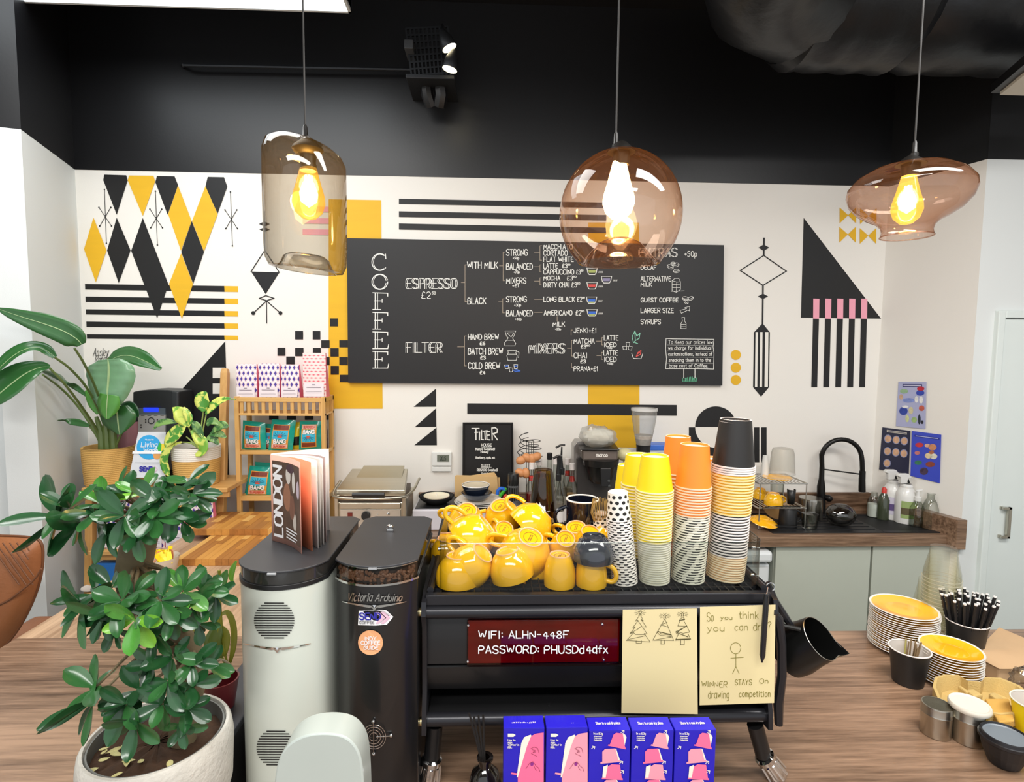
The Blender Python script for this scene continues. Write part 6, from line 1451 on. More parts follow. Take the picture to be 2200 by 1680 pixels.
# lidded jar / tubes
def bottle(name, label, cat, px, Y, prof, m, extra=(), z0=None, n=24):
    """prof: (half width px, y px) from bottom to top"""
    b = at(px, prof[0][1], Y); t = thing(name, label, cat, (b.x, Y, b.z)); T_ = Matrix.Translation((b.x, Y, 0))
    P = [(pm(w_, Y), at(px, y, Y).z) for w_, y in prof]
    obj('body', MB().lathe([(0, P[0][1])] + P, n, T_), m, t, smooth=.6)
    for nm, pr, mm in extra:
        Q = [(pm(w_, Y), at(px, y, Y).z) for w_, y in pr]
        obj(nm, MB().lathe(Q, n, T_), mm, t, smooth=.6)
    return t
zb_y = lambda Y: 750  # unused
def yb(px, Y):  # pixel row of the worktop at depth Y
    lo, hi = 900, 1400
    for _ in range(30):
        mid = (lo + hi) / 2
        if at(px, mid, Y).z > ZK: lo = mid
        else: hi = mid
    return lo
bg_ = glass('bottle_glass', '#eef0ec', '#9aa09a', .03, .03)
y0 = yb(1102, 2.84)
bottle('spice_jar', 'tall black capped wire-ribbed jar left of the syrup bottles', 'jar', 1102, 2.84, [(11, y0), (11.5, y0 - 4), (11.5, 1040), (12, 1038), (12, 1020), (11, 1017), (0, 1017)], mat('jar_black', '#1a1b1c', .3, coat=.4),
       [('ring', [(12, 1046), (12.3, 1044), (12, 1042)], mat('jar_ring', '#5a5c5e', .4))])
obj('wire_cage', (lambda mb: [mb.tube([at(1102 + dx, 1044, 2.84 - .03), at(1102 + dx, 1088, 2.84 - .03)], .0012, 5) for dx in (-9, -4, 1, 6, 10)] and mb)(MB()), mat('jar_wire', '#7c7f80', .4, .6), label='thin wire cage on the front of the black spice jar', cat='wire cage')
cap_w = mat('syrup_cap_white', '#e4dedb', .5); redl = mat('syrup_label_red', '#c7372e', .5); lblw = mat('syrup_label_white', '#ddd8d4', .5)
def syrup(label, px, Y, top, liq, red=True, capm=cap_w, w_=13, pump=False):
    y0 = yb(px, Y); k = Y / 2.84; h = y0 - top
    t = bottle('syrup_bottle', label, 'bottle', px, Y, [(w_, y0), (w_ + .5, y0 - 4), (w_, top + h * .55), (w_ * .95, top + h * .42), (w_ * .42, top + h * .24), (w_ * .38, top + 14)], bg_)
    b = at(px, y0, Y); T_ = Matrix.Translation((b.x, Y, 0)); Z = lambda y: at(px, y, Y).z
    obj('syrup', MB().lathe([(0, Z(y0 - 2)), (pm(w_ - 1, Y), Z(y0 - 2)), (pm(w_ - 1, Y), Z(top + h * .5)), (0, Z(top + h * .5))], 20, T_), mat('syrup_' + liq[1:], liq, .15, coat=.5), t, smooth=.6)
    obj('cap', MB().lathe([(pm(6.2, Y), Z(top + 14)), (pm(6.2, Y), Z(top + 1)), (pm(5.4, Y), Z(top)), (0, Z(top))], 18, T_), capm, t, smooth=.5)
    if red: obj('neck_label', MB().lathe([(pm(6, Y), Z(top + h * .30)), (pm(5.6, Y), Z(top + h * .22))], 18, T_), redl, t, smooth=True)
    obj('label', MB().lathe([(pm(w_ + .7, Y), Z(y0 - h * .12)), (pm(w_ + .7, Y), Z(y0 - h * .36))], 20, T_), lblw, t, smooth=True)
    return t
syrup('red syrup bottle with white cap, leftmost of the syrups', 1141, 2.86, 993, '#7a1b1b')
syrup('dark syrup bottle with white cap partly behind the amber tumblers', 1157, 2.95, 985, '#3a1310', w_=12)
syrup('syrup bottle with black flip cap standing behind the others', 1179, 2.98, 973, '#b9a79a', red=False, capm=dk)
syrup('syrup bottle with white cap beside the black pump', 1192, 2.92, 983, '#c8b8ae', red=False)
syrup('pale syrup bottle with white cap at the back right of the pump', 1218, 2.98, 984, '#b5a38c', w_=12)
syrup('golden syrup bottle with red neck label beside the coffee brewer', 1227, 2.84, 995, '#b07c2c', w_=14)
t = syrup('syrup bottle fitted with a tall black pump', 1205, 2.80, 1005, '#9a8f86', red=False, capm=dk)
obj('pump', MB().tube([at(1206, 1010, 2.8), at(1206, 985, 2.8), at(1207, 960, 2.8)], [.012, .006, .004], 10).tube(smoothline([at(1214, 956, 2.8), at(1205, 956, 2.8), at(1194, 962, 2.8)], 1), .0055, 8), dk, t, smooth=True)
t = syrup('syrup bottle with short black pump left of the tall pump', 1198, 2.74, 1018, '#8a7f76', red=False, capm=dk)
obj('pump', MB().tube([at(1199, 1020, 2.74), at(1200, 995, 2.74), at(1200, 981, 2.74)], [.012, .008, .01], 10).tube([at(1208, 980, 2.74), at(1200, 979, 2.74), at(1188, 985, 2.74)], .006, 8), dk, t, smooth=True)
# egg rack
wire = mat('black_wire', '#1c1c1c', .4, .5)
t = thing('egg_rack', 'spiral black wire egg rack behind the syrup bottles', 'egg rack', at(1137, 1100, 2.92)); Ye = 2.92
obj('wire_spiral', MB().tube([at(1138 + 27 * math.cos(a) * (1 - a * .012), 980 - a * 2.6 + 6 * math.sin(a), Ye - .05 * math.sin(a)) for a in [i * .35 for i in range(50)]], .0022, 5).tube([at(1138 + 24 * math.cos(a) * (1 - a * .012), 990 - a * 2.6 + 6 * math.sin(a), Ye - .045 * math.sin(a)) for a in [i * .35 for i in range(50)]], .0018, 5), wire, t, smooth=True)
for dx in (-7, -2, 4, 8): obj('upright', MB().tube([at(1138 + dx, 949, Ye), at(1138 + dx, 1100, Ye)], .0018, 5), wire, t)
obj('top_ring', MB().tube([at(1139 + 8 * math.cos(a), 948 + 2 * math.sin(a), Ye - .02 * math.sin(a)) for a in [i * math.tau / 16 for i in range(16)]], .002, 5, closed=True), wire, t, smooth=True)
for i, (x, y) in enumerate(((1119, 989), (1132, 983), (1143, 985), (1153, 981), (1118, 1016), (1130, 1017))):
    c = at(x, y, Ye - .05); obj('egg', MB().lathe([(0, -.026), (.012, -.023), (.020, -.012), (.0225, 0), (.020, .014), (.012, .026), (0, .030)], 20, Matrix.Translation(c) @ Matrix.Rotation(1.2 + i, 4, 'Y')), mat('egg_brown', '#cf8f5c', .5, var=.08), smooth=True,
        label=('brown egg at the left of the upper row in the wire rack', 'brown egg second from left in the upper rack row', 'brown egg third from left in the upper rack row', 'brown egg at the right of the upper row in the wire rack', 'brown egg low at the left of the wire rack', 'brown egg low at the right of the wire rack')[i], cat='egg', group='brown eggs in the wire rack')
# batch brewer
Yv = 2.72
t = thing('coffee_brewer', 'black filter coffee brewer with clear brew head on the back worktop', 'coffee brewer', (at(1285, 1100, Yv).x, Yv + .1, ZK))
mb = MB(); P = [at(x, y, Yv + .12) for x, y in ((1233, yb(1233, Yv + .12)), (1233, 958), (1240, 948), (1262, 948), (1262, yb(1262, Yv + .12)))]; mb.prism(P, (0, .10, 0)); obj('tower_side', mb, mat('brewer_silver', '#a9a6a2', .3, .8), t, bevel=.004)
mb = MB(); P = [at(x, y, Yv + .10) for x, y in ((1240, yb(1240, Yv + .1)), (1240, 985), (1330, 985), (1330, yb(1330, Yv + .1)))]; mb.prism(P, (0, .12, 0)); obj('tower', mb, mat('brewer_charcoal', '#33302f', .4), t, bevel=.004)
def rrect(x0, x1, y, r=8): return [(x0, y)]
mb = MB(); mb.prism([at(x, y, Yv) for x, y in ((1250, 966), (1329, 966), (1328, 990), (1251, 990))], (0, .20, 0)); obj('brew_head', mb, mat('brew_head_smoke', '#6a625c', .15, .3, coat=.8), t, bevel=.01)
mb = MB(); mb.prism([V((p.x, p.y, at(1285, 966, Yv).z)) for p in [onz(x, y, at(1285, 965, Yv).z) for x, y in ((1247, 966), (1331, 967), (1318, 950), (1240, 948))]], (0, 0, .006)); obj('head_lid', mb, dk, t, bevel=.003)
c = at(1290, 1000, Yv + .06); T_ = Matrix.Translation((c.x, c.y, 0)); Z = lambda y: at(1290, y, Yv).z
obj('filter_basket', MB().lathe([(0, Z(1042)), (.045, Z(1042)), (.06, Z(1035)), (.075, Z(1005)), (.09, Z(1003)), (.093, Z(989)), (0, Z(989))], 32, T_), mat('basket_black', '#131314', .3, coat=.3), t, smooth=.6)
obj('basket_handle', MB().prism([at(x, y, Yv - .03) for x, y in ((1290, 1006), (1313, 1006), (1310, 1046), (1292, 1046))], (0, .02, 0)), dk, t, bevel=.003)
for x, y in ((1308, 1033), (1309, 1044)): obj('button', MB().lathe([(0, -.003), (.007, -.002), (.007, 0)], 12, frame(at(x, y, Yv + .03 - .062), (0, 1, 0))), mat('button_grey', '#3f4243', .4), t)
letter(t, 'marco', 1281, 1305, 974, 981, lambda a, b: at(a, b, Yv - .002), mat('logo_white', '#e9e6e0', .5), 1.7, jit=0)
# crumpled bag on brewer
c = at(1286, 938, Yv + .07); t = thing('plastic_bag', 'crumpled clear plastic bag full of pale filters on top of the brewer', 'plastic bag', c)
def crumple(c, r, sc, amp, n=22, seed=3):
    rr = random.Random(seed); mb = MB().sphere(c, r, n, sc)
    for i, v_ in enumerate(mb.v):
        d = (v_ - c); mb.v[i] = c + d * (1 + amp * (math.sin(d.x * 90 + seed) * math.cos(d.z * 110) * .5 + rr.uniform(-.5, .5)))
    return mb
b1 = crumple(c, .085, (1.12, .8, .68), .16); b1.v = [v_ + V((-(v_.z - c.z) * .35 if v_.z > c.z else 0, 0, 0)) for v_ in b1.v]
obj('clear_film', b1, glass('crinkled_film', '#f4f4f2', '#e2e2e0', .08, .12, milk=.3, milkc='#f2f2ee'), t, smooth=.35)
obj('paper_filters', crumple(c, .070, (1.1, .75, .62), .14, 18, 5), mat('pale_filters', '#e8e5d8', .7, var=.15, scale=30, bump=.5), t, smooth=.35)
# blender / hopper grinder behind cups
Yh = 2.86
gl2 = glass('hopper_plastic', '#f2f4f6', '#c4c8cc', .02, .08, milk=.2)
bottle('hopper_grinder', 'clear conical hopper on a black base in front of the yellow wall band', 'grinder', 1378, Yh, [(15, 1110), (15, 962), (16, 955), (0, 955)], dk,
       [('hopper', [(15, 956), (22, 925), (26, 900), (27.5, 882)], gl2), ('hopper_rim', [(27.5, 883), (28.5, 882), (28.5, 877), (26, 877)], mat('hopper_rim_white', '#cfcfcc', .4)), ('grounds', [(14.5, 956), (20, 935), (19, 934), (0, 934)], mat('hopper_residue', '#b3aca4', .6, var=.3, scale=60))])
t = thing('plastic_box', 'small blue plastic lid peeking behind the yellow paper cups', 'box', at(1400, 965, 2.95)); mb = MB(); bxp(mb, 1385, 1440, 956, 968, 2.95, .1); obj('lid', mb, mat('blue_lid', '#3f74d8', .4), t, bevel=.004)
mb = MB(); bxp(mb, 1387, 1438, 968, 1105, 2.95, .1); obj('tub', mb, mat('tub_translucent', '#c5ccd6', .4), t, bevel=.004)
t = thing('desk_lamp_shade', 'rounded olive cream lamp head between the brewer and the yellow cups', 'lamp', at(1340, 990, 2.8)); obj('shade', MB().sphere(at(1341, 976, 2.78), .038, 22, (1.15, .9, .85)), mat('olive_cream', '#c9c295', .5), t, smooth=True)
obj('stem', MB().tube([at(1341, 990, 2.78), at(1341, 1100, 2.8)], .006, 8), mat('olive_cream', '#c9c295', .5), t)
# ---------------------------------------------------------------- sink area
blks = mat('granite_black_sink', '#18191b', .45, var=.2, scale=200)
sy0, sy1 = YBF + .028, YW - .10
t = thing('sink', 'black composite sink with drainer set in the walnut worktop', 'sink', ((sL + sR) / 2, 2.85, ZK))
xl, xm, xr2 = onz(1655, 1143, ZK).x, onz(1885, 1130, ZK).x, onz(2040, 1143, ZK).x
x_b0, x_b1 = onz(1880, 1135, ZK).x, onz(2025, 1138, ZK).x
zs = ZK + .004
xr3 = xr2 - .12
obj('drainer', MB().box(xl, x_b0, sy0, sy1, ZK + .0005, zs), blks, t, bevel=.002)
obj('sink_rim', MB().prism([(x_b0, sy0, ZK + .0005), (xr2, sy0, ZK + .0005), (xr2, sy0 + .03, ZK + .0005), (x_b0, sy0 + .03, ZK + .0005)], (0, 0, .004)).prism([(x_b0, sy1 - .03, ZK + .0005), (xr3, sy1 - .03, ZK + .0005), (xr3, sy1, ZK + .0005), (x_b0, sy1, ZK + .0005)], (0, 0, .004)).prism([(xr2 - .035, sy0 + .03, ZK + .0005), (xr2, sy0 + .03, ZK + .0005), (xr3, sy1 - .03, ZK + .0005), (xr3 - .035, sy1 - .03, ZK + .0005)], (0, 0, .004)), blks, t)
obj('bowl_shadow', MB().box(x_b0, xr2 - .04, sy0 + .03, sy1 - .03, ZK + .0003, ZK + .001), mat('sink_shadow_black', '#0a0a0b', .6), t)  # flat sheet at rim level, the basin's shade is put into its black
for i in range(7): obj('drain_rib', MB().box(xl + .03, x_b0 - .02, sy0 + .05 + i * .045, sy0 + .058 + i * .045, zs, zs + .003), blks, t)
# tap
Yt = 3.02
t = thing('kitchen_tap', 'matt black kitchen tap with tall arched spring neck at the sink', 'tap', at(1770, 1078, Yt))
mblk = mat('matt_black_metal', '#141312', .35, .4)
ybt = yb(1765, Yt)
obj('base', MB().tube([at(1764, ybt - 1, Yt), at(1764, 1068, Yt), at(1764, 1045, Yt), at(1765, 1028, Yt), at(1766, 1003, Yt)], [.024, .022, .021, .014, .013], 20), mblk, t, smooth=.6)
arc = [at(1766, 1003, Yt), at(1765, 975, Yt)] + [at(1808 - 43 * math.cos(a), 985 - 41 * math.sin(a), Yt - .04 * (a / math.pi)) for a in [i * math.pi / 18 for i in range(1, 18)]] + [at(1852, 990, Yt - .04), at(1853, 1015, Yt - .04)]
obj('neck', MB().tube(arc, .0125, 14), mblk, t, smooth=True)
mb = MB()
obj('spray_head', MB().tube([at(1853, 1012, Yt - .04), at(1852, 1030, Yt - .04), at(1852, 1056, Yt - .04)], [.016, .017, .018], 16), mblk, t, smooth=.6)
obj('support_arm', MB().tube([at(1768, 1008, Yt), at(1850, 1019, Yt - .04)], .004, 8), mblk, t)
obj('lever', MB().tube([at(1768, 1066, Yt), at(1780, 1070, Yt - .02)], [.012, .018], 14).sphere(at(1781, 1071, Yt - .02), .019, 14), mblk, t, smooth=True)
# drying rack
Yd0, Yd1 = 2.74, 2.96
t = thing('dish_rack', 'two tier chrome wire dish rack on the drainer', 'dish rack', (at(1680, 1140, 2.8).x, 2.85, zs))
crw = mat('rack_wire', '#dad8d2', .3, 1.)
xa, xb = at(1630, 1035, Yd0).x, at(1735, 1040, Yd0).x
z1, z2, z3 = at(1680, 1039, Yd0).z, at(1680, 1092, Yd0).z, zs + .003
for z in (z1, z2):
    obj('tier_frame', MB().tube([(xa, Yd0, z), (xb, Yd0, z), (xb, Yd1, z), (xa, Yd1, z)], .0035, 6, closed=True), crw, t, smooth=True)
    for i in range(13):
        x = xa + (xb - xa) * (i + .5) / 13; obj('wire', MB().tube([(x, Yd0, z), (x, Yd1, z)], .0013, 5), crw, t)
for x, y in ((xa + .01, Yd0), (xb - .004, Yd0), (xa + .01, Yd1), (xb - .004, Yd1)): obj('post', MB().tube([(x, y, z1 - .004), (x, y, z3)], .003, 6), crw, t)
obj('foot_bar', MB().tube(smoothline([V((xa + .01, Yd0 - .01, z3)), V((xa + .03, Yd0 - .012, z3 + .016)), V(((xa + xb) / 2, Yd0 - .014, z3 + .02)), V((xb - .03, Yd0 - .012, z3 + .016)), V((xb - .006, Yd0 - .01, z3))], 2), .003, 6), chrome, t, smooth=True)
obj('front_bar', MB().tube(smoothline([V((xa + .02, Yd0 - .004, z2)), V((xa + .05, Yd0 - .01, z2 + .012)), V((xb - .05, Yd0 - .01, z2 + .012)), V((xb - .01, Yd0 - .004, z2))], 2), .003, 6), chrome, t, smooth=True)
def simple(name, label, cat, px, Y, z0, prof, m, s=1., M_=None, group=None):
    p = at(px, 1060, Y); o = obj(name, MB().lathe(prof, 32, Matrix.Translation((p.x, Y, z0)) if M_ is None else M_), m, smooth=.7, label=label, cat=cat, group=group); return o
simple('plate', 'yellow plate lying on the upper tier of the dish rack', 'plate', 1668, 2.83, z1 + .003, [(0, 0), (.045, 0), (.072, .008), (.072, .011), (.045, .005), (0, .004)], yplate)
simple('measuring_jug', 'frosted white plastic jug upside down on top of the dish rack', 'jug', 1678, 2.90, z1 + .016, [(.066, 0), (.064, .01), (.057, .11), (.050, .135), (.02, .142), (0, .142)], glass('frosted_plastic', '#f4f4f0', '#dcdcda', .03, .35, milk=.22, milkc='#f8f5ee'))
simple('beaker', 'slim frosted beaker upside down at the left of the upper rack tier', 'beaker', 1641, 2.90, z1 + .004, [(.020, 0), (.018, .05), (.013, .11), (0, .112)], mat('frosted_white', '#d9dad6', .5))
ceramic('ceramic_cup', 'yellow cup upside down on the middle rack tier at left', 'cup', .040, .052, .022, Matrix.Translation((at(1633, 1070, 2.93).x, 2.93, z2 + .003)), group='yellow cups on the dish rack', hang=-.6)
ceramic('ceramic_cup', 'yellow cup upside down on the middle rack tier at centre', 'cup', .046, .060, .026, Matrix.Translation((at(1662, 1070, 2.80).x, 2.80, z2 + .003)), group='yellow cups on the dish rack', hang=.2)
bottle('glass_tumbler', 'clear glass standing behind the yellow cup on the rack', 'glass', 1668, 2.89, [(12, 1076), (14, 1036)], bg_)
mb = MB(); q0 = at(1699, 1082, 2.78)
for sgn in (0,):
    mb.lathe([(.016, 0), (.020, .075)], 16, Matrix.Translation(q0) @ Matrix.Rotation(2.2, 4, 'Z'), arc=.72)
obj('cutlery_holder', mb, dk, smooth=True, solid=.003, label='black open cylindrical holder on the middle rack tier', cat='holder')
pl_ = onz(1640, 1126, zs + .016)
obj('saucer', MB().lathe([(0, .028), (.024, .027), (.026, .022), (.04, .02), (.068, .004), (.070, 0), (.064, .001), (0, .014)], 36, frame(pl_ + V((0, 0, .012)), (.12, -.18, .97))), yplate, smooth=.7, label='yellow saucer upside down on the drainer under the rack', cat='saucer')
obj('plate', MB().lathe([(0, 0), (.05, 0), (.075, .012), (.075, .016), (.05, .006), (0, .005)], 32, frame(at(1665, 1090, 2.94), (0, -.8, .6))), mat('tan_plate', '#a57c45', .4), smooth=.7, label='tan plate leaning at the back of the drainer', cat='plate')
t = thing('mug', 'black mug upside down on the drainer under the rack', 'mug', at(1692, 1130, 2.79)); c = at(1692, 1130, 2.79)
c.z = zs
obj('body', MB().lathe([(.046, 0), (.045, .02), (.042, .09), (.036, .1), (0, .1)], 28, Matrix.Translation(c)), dk, t, smooth=.6)
obj('handle', MB().tube(smoothline([c + V((.043, 0, .02)), c + V((.07, 0, .03)), c + V((.07, 0, .07)), c + V((.04, 0, .085))], 2), .005, 8), dk, t, smooth=True)
stl2 = mat('steel_pot', '#a7a49c', .22, 1.)
simple('steel_pitcher', 'large steel pitcher upside down behind the glass cup', 'pitcher', 1742, 2.93, zs, [(.064, 0), (.062, .02), (.060, .10), (.058, .112), (0, .114)], stl2)
bottle('glass_cup', 'clear ribbed glass upside down beside the rack', 'glass', 1739, 2.76, [(15, yb(1739, 2.76) - 2), (16.5, 1120), (17, 1103), (0, 1101)], glass('ribbed_glass', '#d6d8d2', '#8d9089', .06, .1))
gb = at(1805, 1117, 2.80); gb.z = zs + .056
t = thing('glass_bowl', 'round smoky glass carafe lying on the drainer beside the sink', 'glass bowl', (gb.x, gb.y, zs))
obj('bowl_shell', MB().sphere(gb, .072, 32, (1.05, .9, .82)), glass('smoky_glass_bowl', '#cfcfcc', '#7a7a7a', .06, .02), t, smooth=True)
obj('bowl_inner', MB().sphere(gb, .064, 28, (1.0, .86, .76)), glass('smoky_glass_bowl', '#cfcfcc', '#7a7a7a', .06, .02), t, smooth=True)
# bottles along the side
wbot = mat('white_bottle', '#dcdcd8', .35, coat=.3)
def spray(label, px, Y, y_top, col, lab2):
    y0 = yb(px, Y) - 1; t = bottle('spray_bottle', label, 'spray bottle', px, Y, [(20, y0), (21, y0 - 5), (21, y0 - 55), (18, y0 - 66), (12, y0 - 74), (12, y0 - 78), (9, y0 - 82)], wbot)
    Z = lambda dy: at(px, y0 - dy, Y).z; b = at(px, y0, Y); T_ = Matrix.Translation((b.x, Y, 0)); r = pm(21.4, Y)
    mb = MB()
    for j in range(12):
        a0, a1 = -2.6 + j * .17, -2.6 + (j + 1) * .17
        mb.face([V((b.x + r * math.cos(a0), Y + r * math.sin(a0), Z(12))), V((b.x + r * math.cos(a1), Y + r * math.sin(a1), Z(12))), V((b.x + r * math.cos(a1), Y + r * math.sin(a1), Z(48))), V((b.x + r * math.cos(a0), Y + r * math.sin(a0), Z(48)))])
    lb = obj('label', mb, mat(lab2[0], lab2[1], .5), t, smooth=True)
    mb = MB(); r *= 1.006
    for j in range(12):
        a0, a1 = -2.6 + j * .17, -2.6 + (j + 1) * .17
        mb.face([V((b.x + r * math.cos(a0), Y + r * math.sin(a0), Z(20))), V((b.x + r * math.cos(a1), Y + r * math.sin(a1), Z(20))), V((b.x + r * math.cos(a1), Y + r * math.sin(a1), Z(34))), V((b.x + r * math.cos(a0), Y + r * math.sin(a0), Z(34)))])
    obj('label_band', mb, mat(col[0], col[1], .5), lb, smooth=True)
    hd = [(px - 13, y0 - 98), (px - 9, y0 - 103), (px + 10, y0 - 103), (px + 19, y0 - 92), (px + 10, y0 - 94), (px + 5, y0 - 82), (px - 7, y0 - 82), (px - 7, y0 - 95)]
    obj('trigger_head', MB().prism([at(x, y, Y - .012) for x, y in hd], (0, .024, 0)), wbot, t, bevel=.003)
    obj('trigger', MB().tube([at(px + 6, y0 - 95, Y), at(px + 10, y0 - 84, Y)], .005, 6), dk, t, smooth=True)
spray('white spray bottle with purple label behind the green labelled one', 1916, 2.93, 0, ('band_purple', '#5c4a7c'), ('label_lilac', '#c9c4d4'))
spray('white spray bottle with green and brown label beside the sink', 1943, 2.86, 0, ('band_brown', '#5a5138'), ('label_green', '#93a86a'))
y0 = yb(1876, 2.96)
bottle('soap_bottle', 'clear bottle of white soap at the corner of the sink', 'bottle', 1876, 2.96, [(13, y0), (13.5, y0 - 3), (13, y0 - 35), (9, y0 - 42), (6, y0 - 48), (6, y0 - 53)], bg_, [('soap', [(0, y0 - 2), (12.3, y0 - 2), (12.3, y0 - 28), (0, y0 - 28)], mat('soap_white', '#dfe3de', .4))])
bottle('washing_up_bottle', 'dark green washing up liquid bottle with red cap', 'bottle', 1896, 2.92, [(12, y0 + 4), (12.5, y0), (12, y0 - 38), (7, y0 - 48), (4, y0 - 53)], mat('dark_green_liquid', '#39402f', .2, coat=.6), [('cap', [(5, y0 - 50), (5, y0 - 60), (3, y0 - 63), (0, y0 - 63)], redl)])
y0 = yb(1968, 2.80)
t = bottle('pump_bottle', 'clear pump bottle standing right of the spray bottles', 'bottle', 1968, 2.80, [(15, y0), (15.5, y0 - 3), (14.5, y0 - 40), (8, y0 - 50), (6, y0 - 55)], bg_, [('liquid', [(0, y0 - 2), (14, y0 - 2), (14, y0 - 22), (0, y0 - 22)], glass('clear_liquid', '#d8dcd8', '#a8aca8', .02, .02)), ('pump_collar', [(7, y0 - 54), (7, y0 - 62), (4, y0 - 64), (3, y0 - 76), (0, y0 - 76)], wbot)])
obj('pump_nozzle', MB().tube([at(1968, y0 - 75, 2.8), at(1981, y0 - 77, 2.8)], .006, 8), wbot, t, smooth=True)
y0 = yb(1996, 2.76)
bottle('glass_bottle', 'empty clear glass bottle at the right end of the sink', 'bottle', 1996, 2.76, [(16, y0), (17, y0 - 4), (16, y0 - 42), (11, y0 - 58), (7, y0 - 64), (7, y0 - 72), (8, y0 - 75)], bg_)
# posters on the angled right wall
n_r = V((XR - XC_R, 2.64 - YW, 0)).normalized(); nrm = V((-n_r.y, n_r.x, 0));
if nrm.y > 0: nrm = -nrm
P0 = V((XC_R, YW, 1)) + nrm * .004
def wp(x, y, off=0.): return onplane(x, y, P0 + nrm * off, nrm)
def poster(label, P, bgc, title, items):
    t = thing('poster', label, 'poster', wp(P[2][0], P[2][1]))
    obj('poster_sheet', MB().prism([wp(x, y) for x, y in P][::-1], nrm * .001), mat('poster_' + bgc[1:], bgc, .5, var=.04, coat=.1), t)
    x0, y0, x1, y1, tc, lc = title
    sl = (P[1][1] - P[0][1]) / (P[1][0] - P[0][0])
    sk_ = lambda x, y: (x, y + sl * (x - x0))
    obj('title_bar', MB().face([wp(*sk_(x, y), .0016) for x, y in ((x0, y0), (x1, y0), (x1, y1), (x0, y1))][::-1]), mat('title_' + tc[1:], tc, .5), t)
    mb = MB(); mb.ribbon([sk_(x0 + 3, (y0 + y1) / 2), sk_(x1 - 3, (y0 + y1) / 2)], (y1 - y0) * .4, lambda a, b: wp(a, b, .002)); obj('title_text', mb, mat('title_' + lc[1:], lc, .5), t)
    for it in items:
        cx, cy, rx, ry, col = it[:5]
        obj('picture', MB().face([wp(a, b, .0018 + .0002 * (len(it) > 5)) for a, b in circ(cx, cy, rx, 16, ry)][::-1]), mat('pic_' + col[1:], col, .5, var=.35, scale=60), t)
Z4 = lambda x, y: (1580 + x / 4.074, 800 + y / 4.074)
poster('pale lilac poster with food pictures, highest of the three', [Z4(1428, 82), Z4(1672, 85), Z4(1663, 495), Z4(1405, 470)], '#a9add0', (1939, 825, 1981, 831, '#2c2f6a', '#c8c8e0'),
       [(Z4(1475, 165)[0], Z4(0, 165)[1], 9, 5, '#8fb08a'), (Z4(1450, 215)[0], Z4(0, 215)[1], 4, 6, '#c7a58a'), (1978, 835, 8, 5, '#b8243a'), (1977, 844, 9, 6, '#2f43a8'), (1952, 860, 13, 5, '#7c8cc8'), (1969, 858, 4, 7, '#e6e4de'), (1979, 859, 4, 8, '#e8e6e2'), (1941, 883, 9, 9, '#27409c'), (1957, 882, 5, 8, '#cbc39c'), (1980, 877, 6, 6, '#c05a48'), (1949, 899, 4, 8, '#c8cf96'), (1964, 902, 6, 6, '#9ab878'), (1975, 901, 3, 11, '#1d2a3a'), (1981, 907, 3, 4, '#1f1f2c'), (1945, 874, 7, 3, '#e8e8f0', 1)])
it = []
for r_, y in enumerate((581, 690, 795)):
    for k, x in enumerate((1335, 1408, 1478)):
        if r_ == 2 and k: continue
        X, Y__ = Z4(x - r_ * 4, y + k * 10); it += [(X, Y__, 8.2, 9, '#8c93b8'), (X, Y__, 6.6, 7.4, '#d0a584', 1)]
poster('dark navy hand washing poster with round pictures on the right wall', [Z4(1287, 480), Z4(1532, 512), Z4(1517, 890), Z4(1258, 850)], '#1c1f3c', (Z4(1325, 0)[0], Z4(0, 503)[1], Z4(1500, 0)[0], Z4(0, 522)[1], '#c9c2b4', '#6a6a78'), it)
it = [(Z4(x, y)[0], Z4(x, y)[1], rx, ry, c_) for x, y, rx, ry, c_ in ((1610, 635, 9, 5, '#c4343c'), (1725, 655, 9, 7, '#c98a64'), (1680, 640, 6, 4, '#d8a890'), (1592, 705, 6, 4, '#c77a78'), (1690, 730, 8, 6, '#dcc9a0'), (1735, 735, 8, 6, '#e3dccb'), (1715, 700, 6, 4, '#b06a4a'), (1600, 790, 8, 5, '#3b7a5c'), (1705, 805, 10, 6, '#8c4434'), (1650, 865, 9, 8, '#4a3850'), (1635, 855, 4, 4, '#d6c8b8'))]
poster('bright blue food poster lowest on the right wall', [Z4(1545, 512), Z4(1802, 545), Z4(1788, 970), Z4(1533, 905)], '#3a4cc4', (Z4(1568, 0)[0], Z4(0, 545)[1], Z4(1785, 0)[0], Z4(0, 562)[1], '#232c8a', '#aab2e8'), it)
# ---------------------------------------------------------------- ladder shelf at left
pine = wood('warm_pine', '#d8ab6a', '#b78546', 'z', .5, 60, 6, .5)
pinex = wood('warm_pine_across', '#d8ab6a', '#b78546', 'x', .5, 60, 6, .5)
Ys = 2.86
t = thing('ladder_shelf', 'wooden ladder shelf leaning on the wall with potted plants at left', 'shelf', at(330, 1200, Ys))
zs1 = at(330, 1036, Ys).z; zs2 = at(330, 1166, Ys).z; zs3 = at(330, 1252, Ys).z
def post(x0, y0, x1, y1, w_, Y0, Y1):
    a, b = at(x0, y0, Y0), at(x1, y1, Y1); 
    obj('post', MB().tube([a, a.lerp(b, .02), b], [pm(w_, 2.9) * .55, pm(w_, 2.9) * .71, pm(w_, 2.9) * .75], 4), pine, t, bevel=.003)
post(484, 792, 470, 1300, 15, 3.04, 2.80)
obj('post', MB().tube([at(196, 1040, 2.86), at(193, 1330, 2.82)], .026, 4), pine, t, bevel=.003)
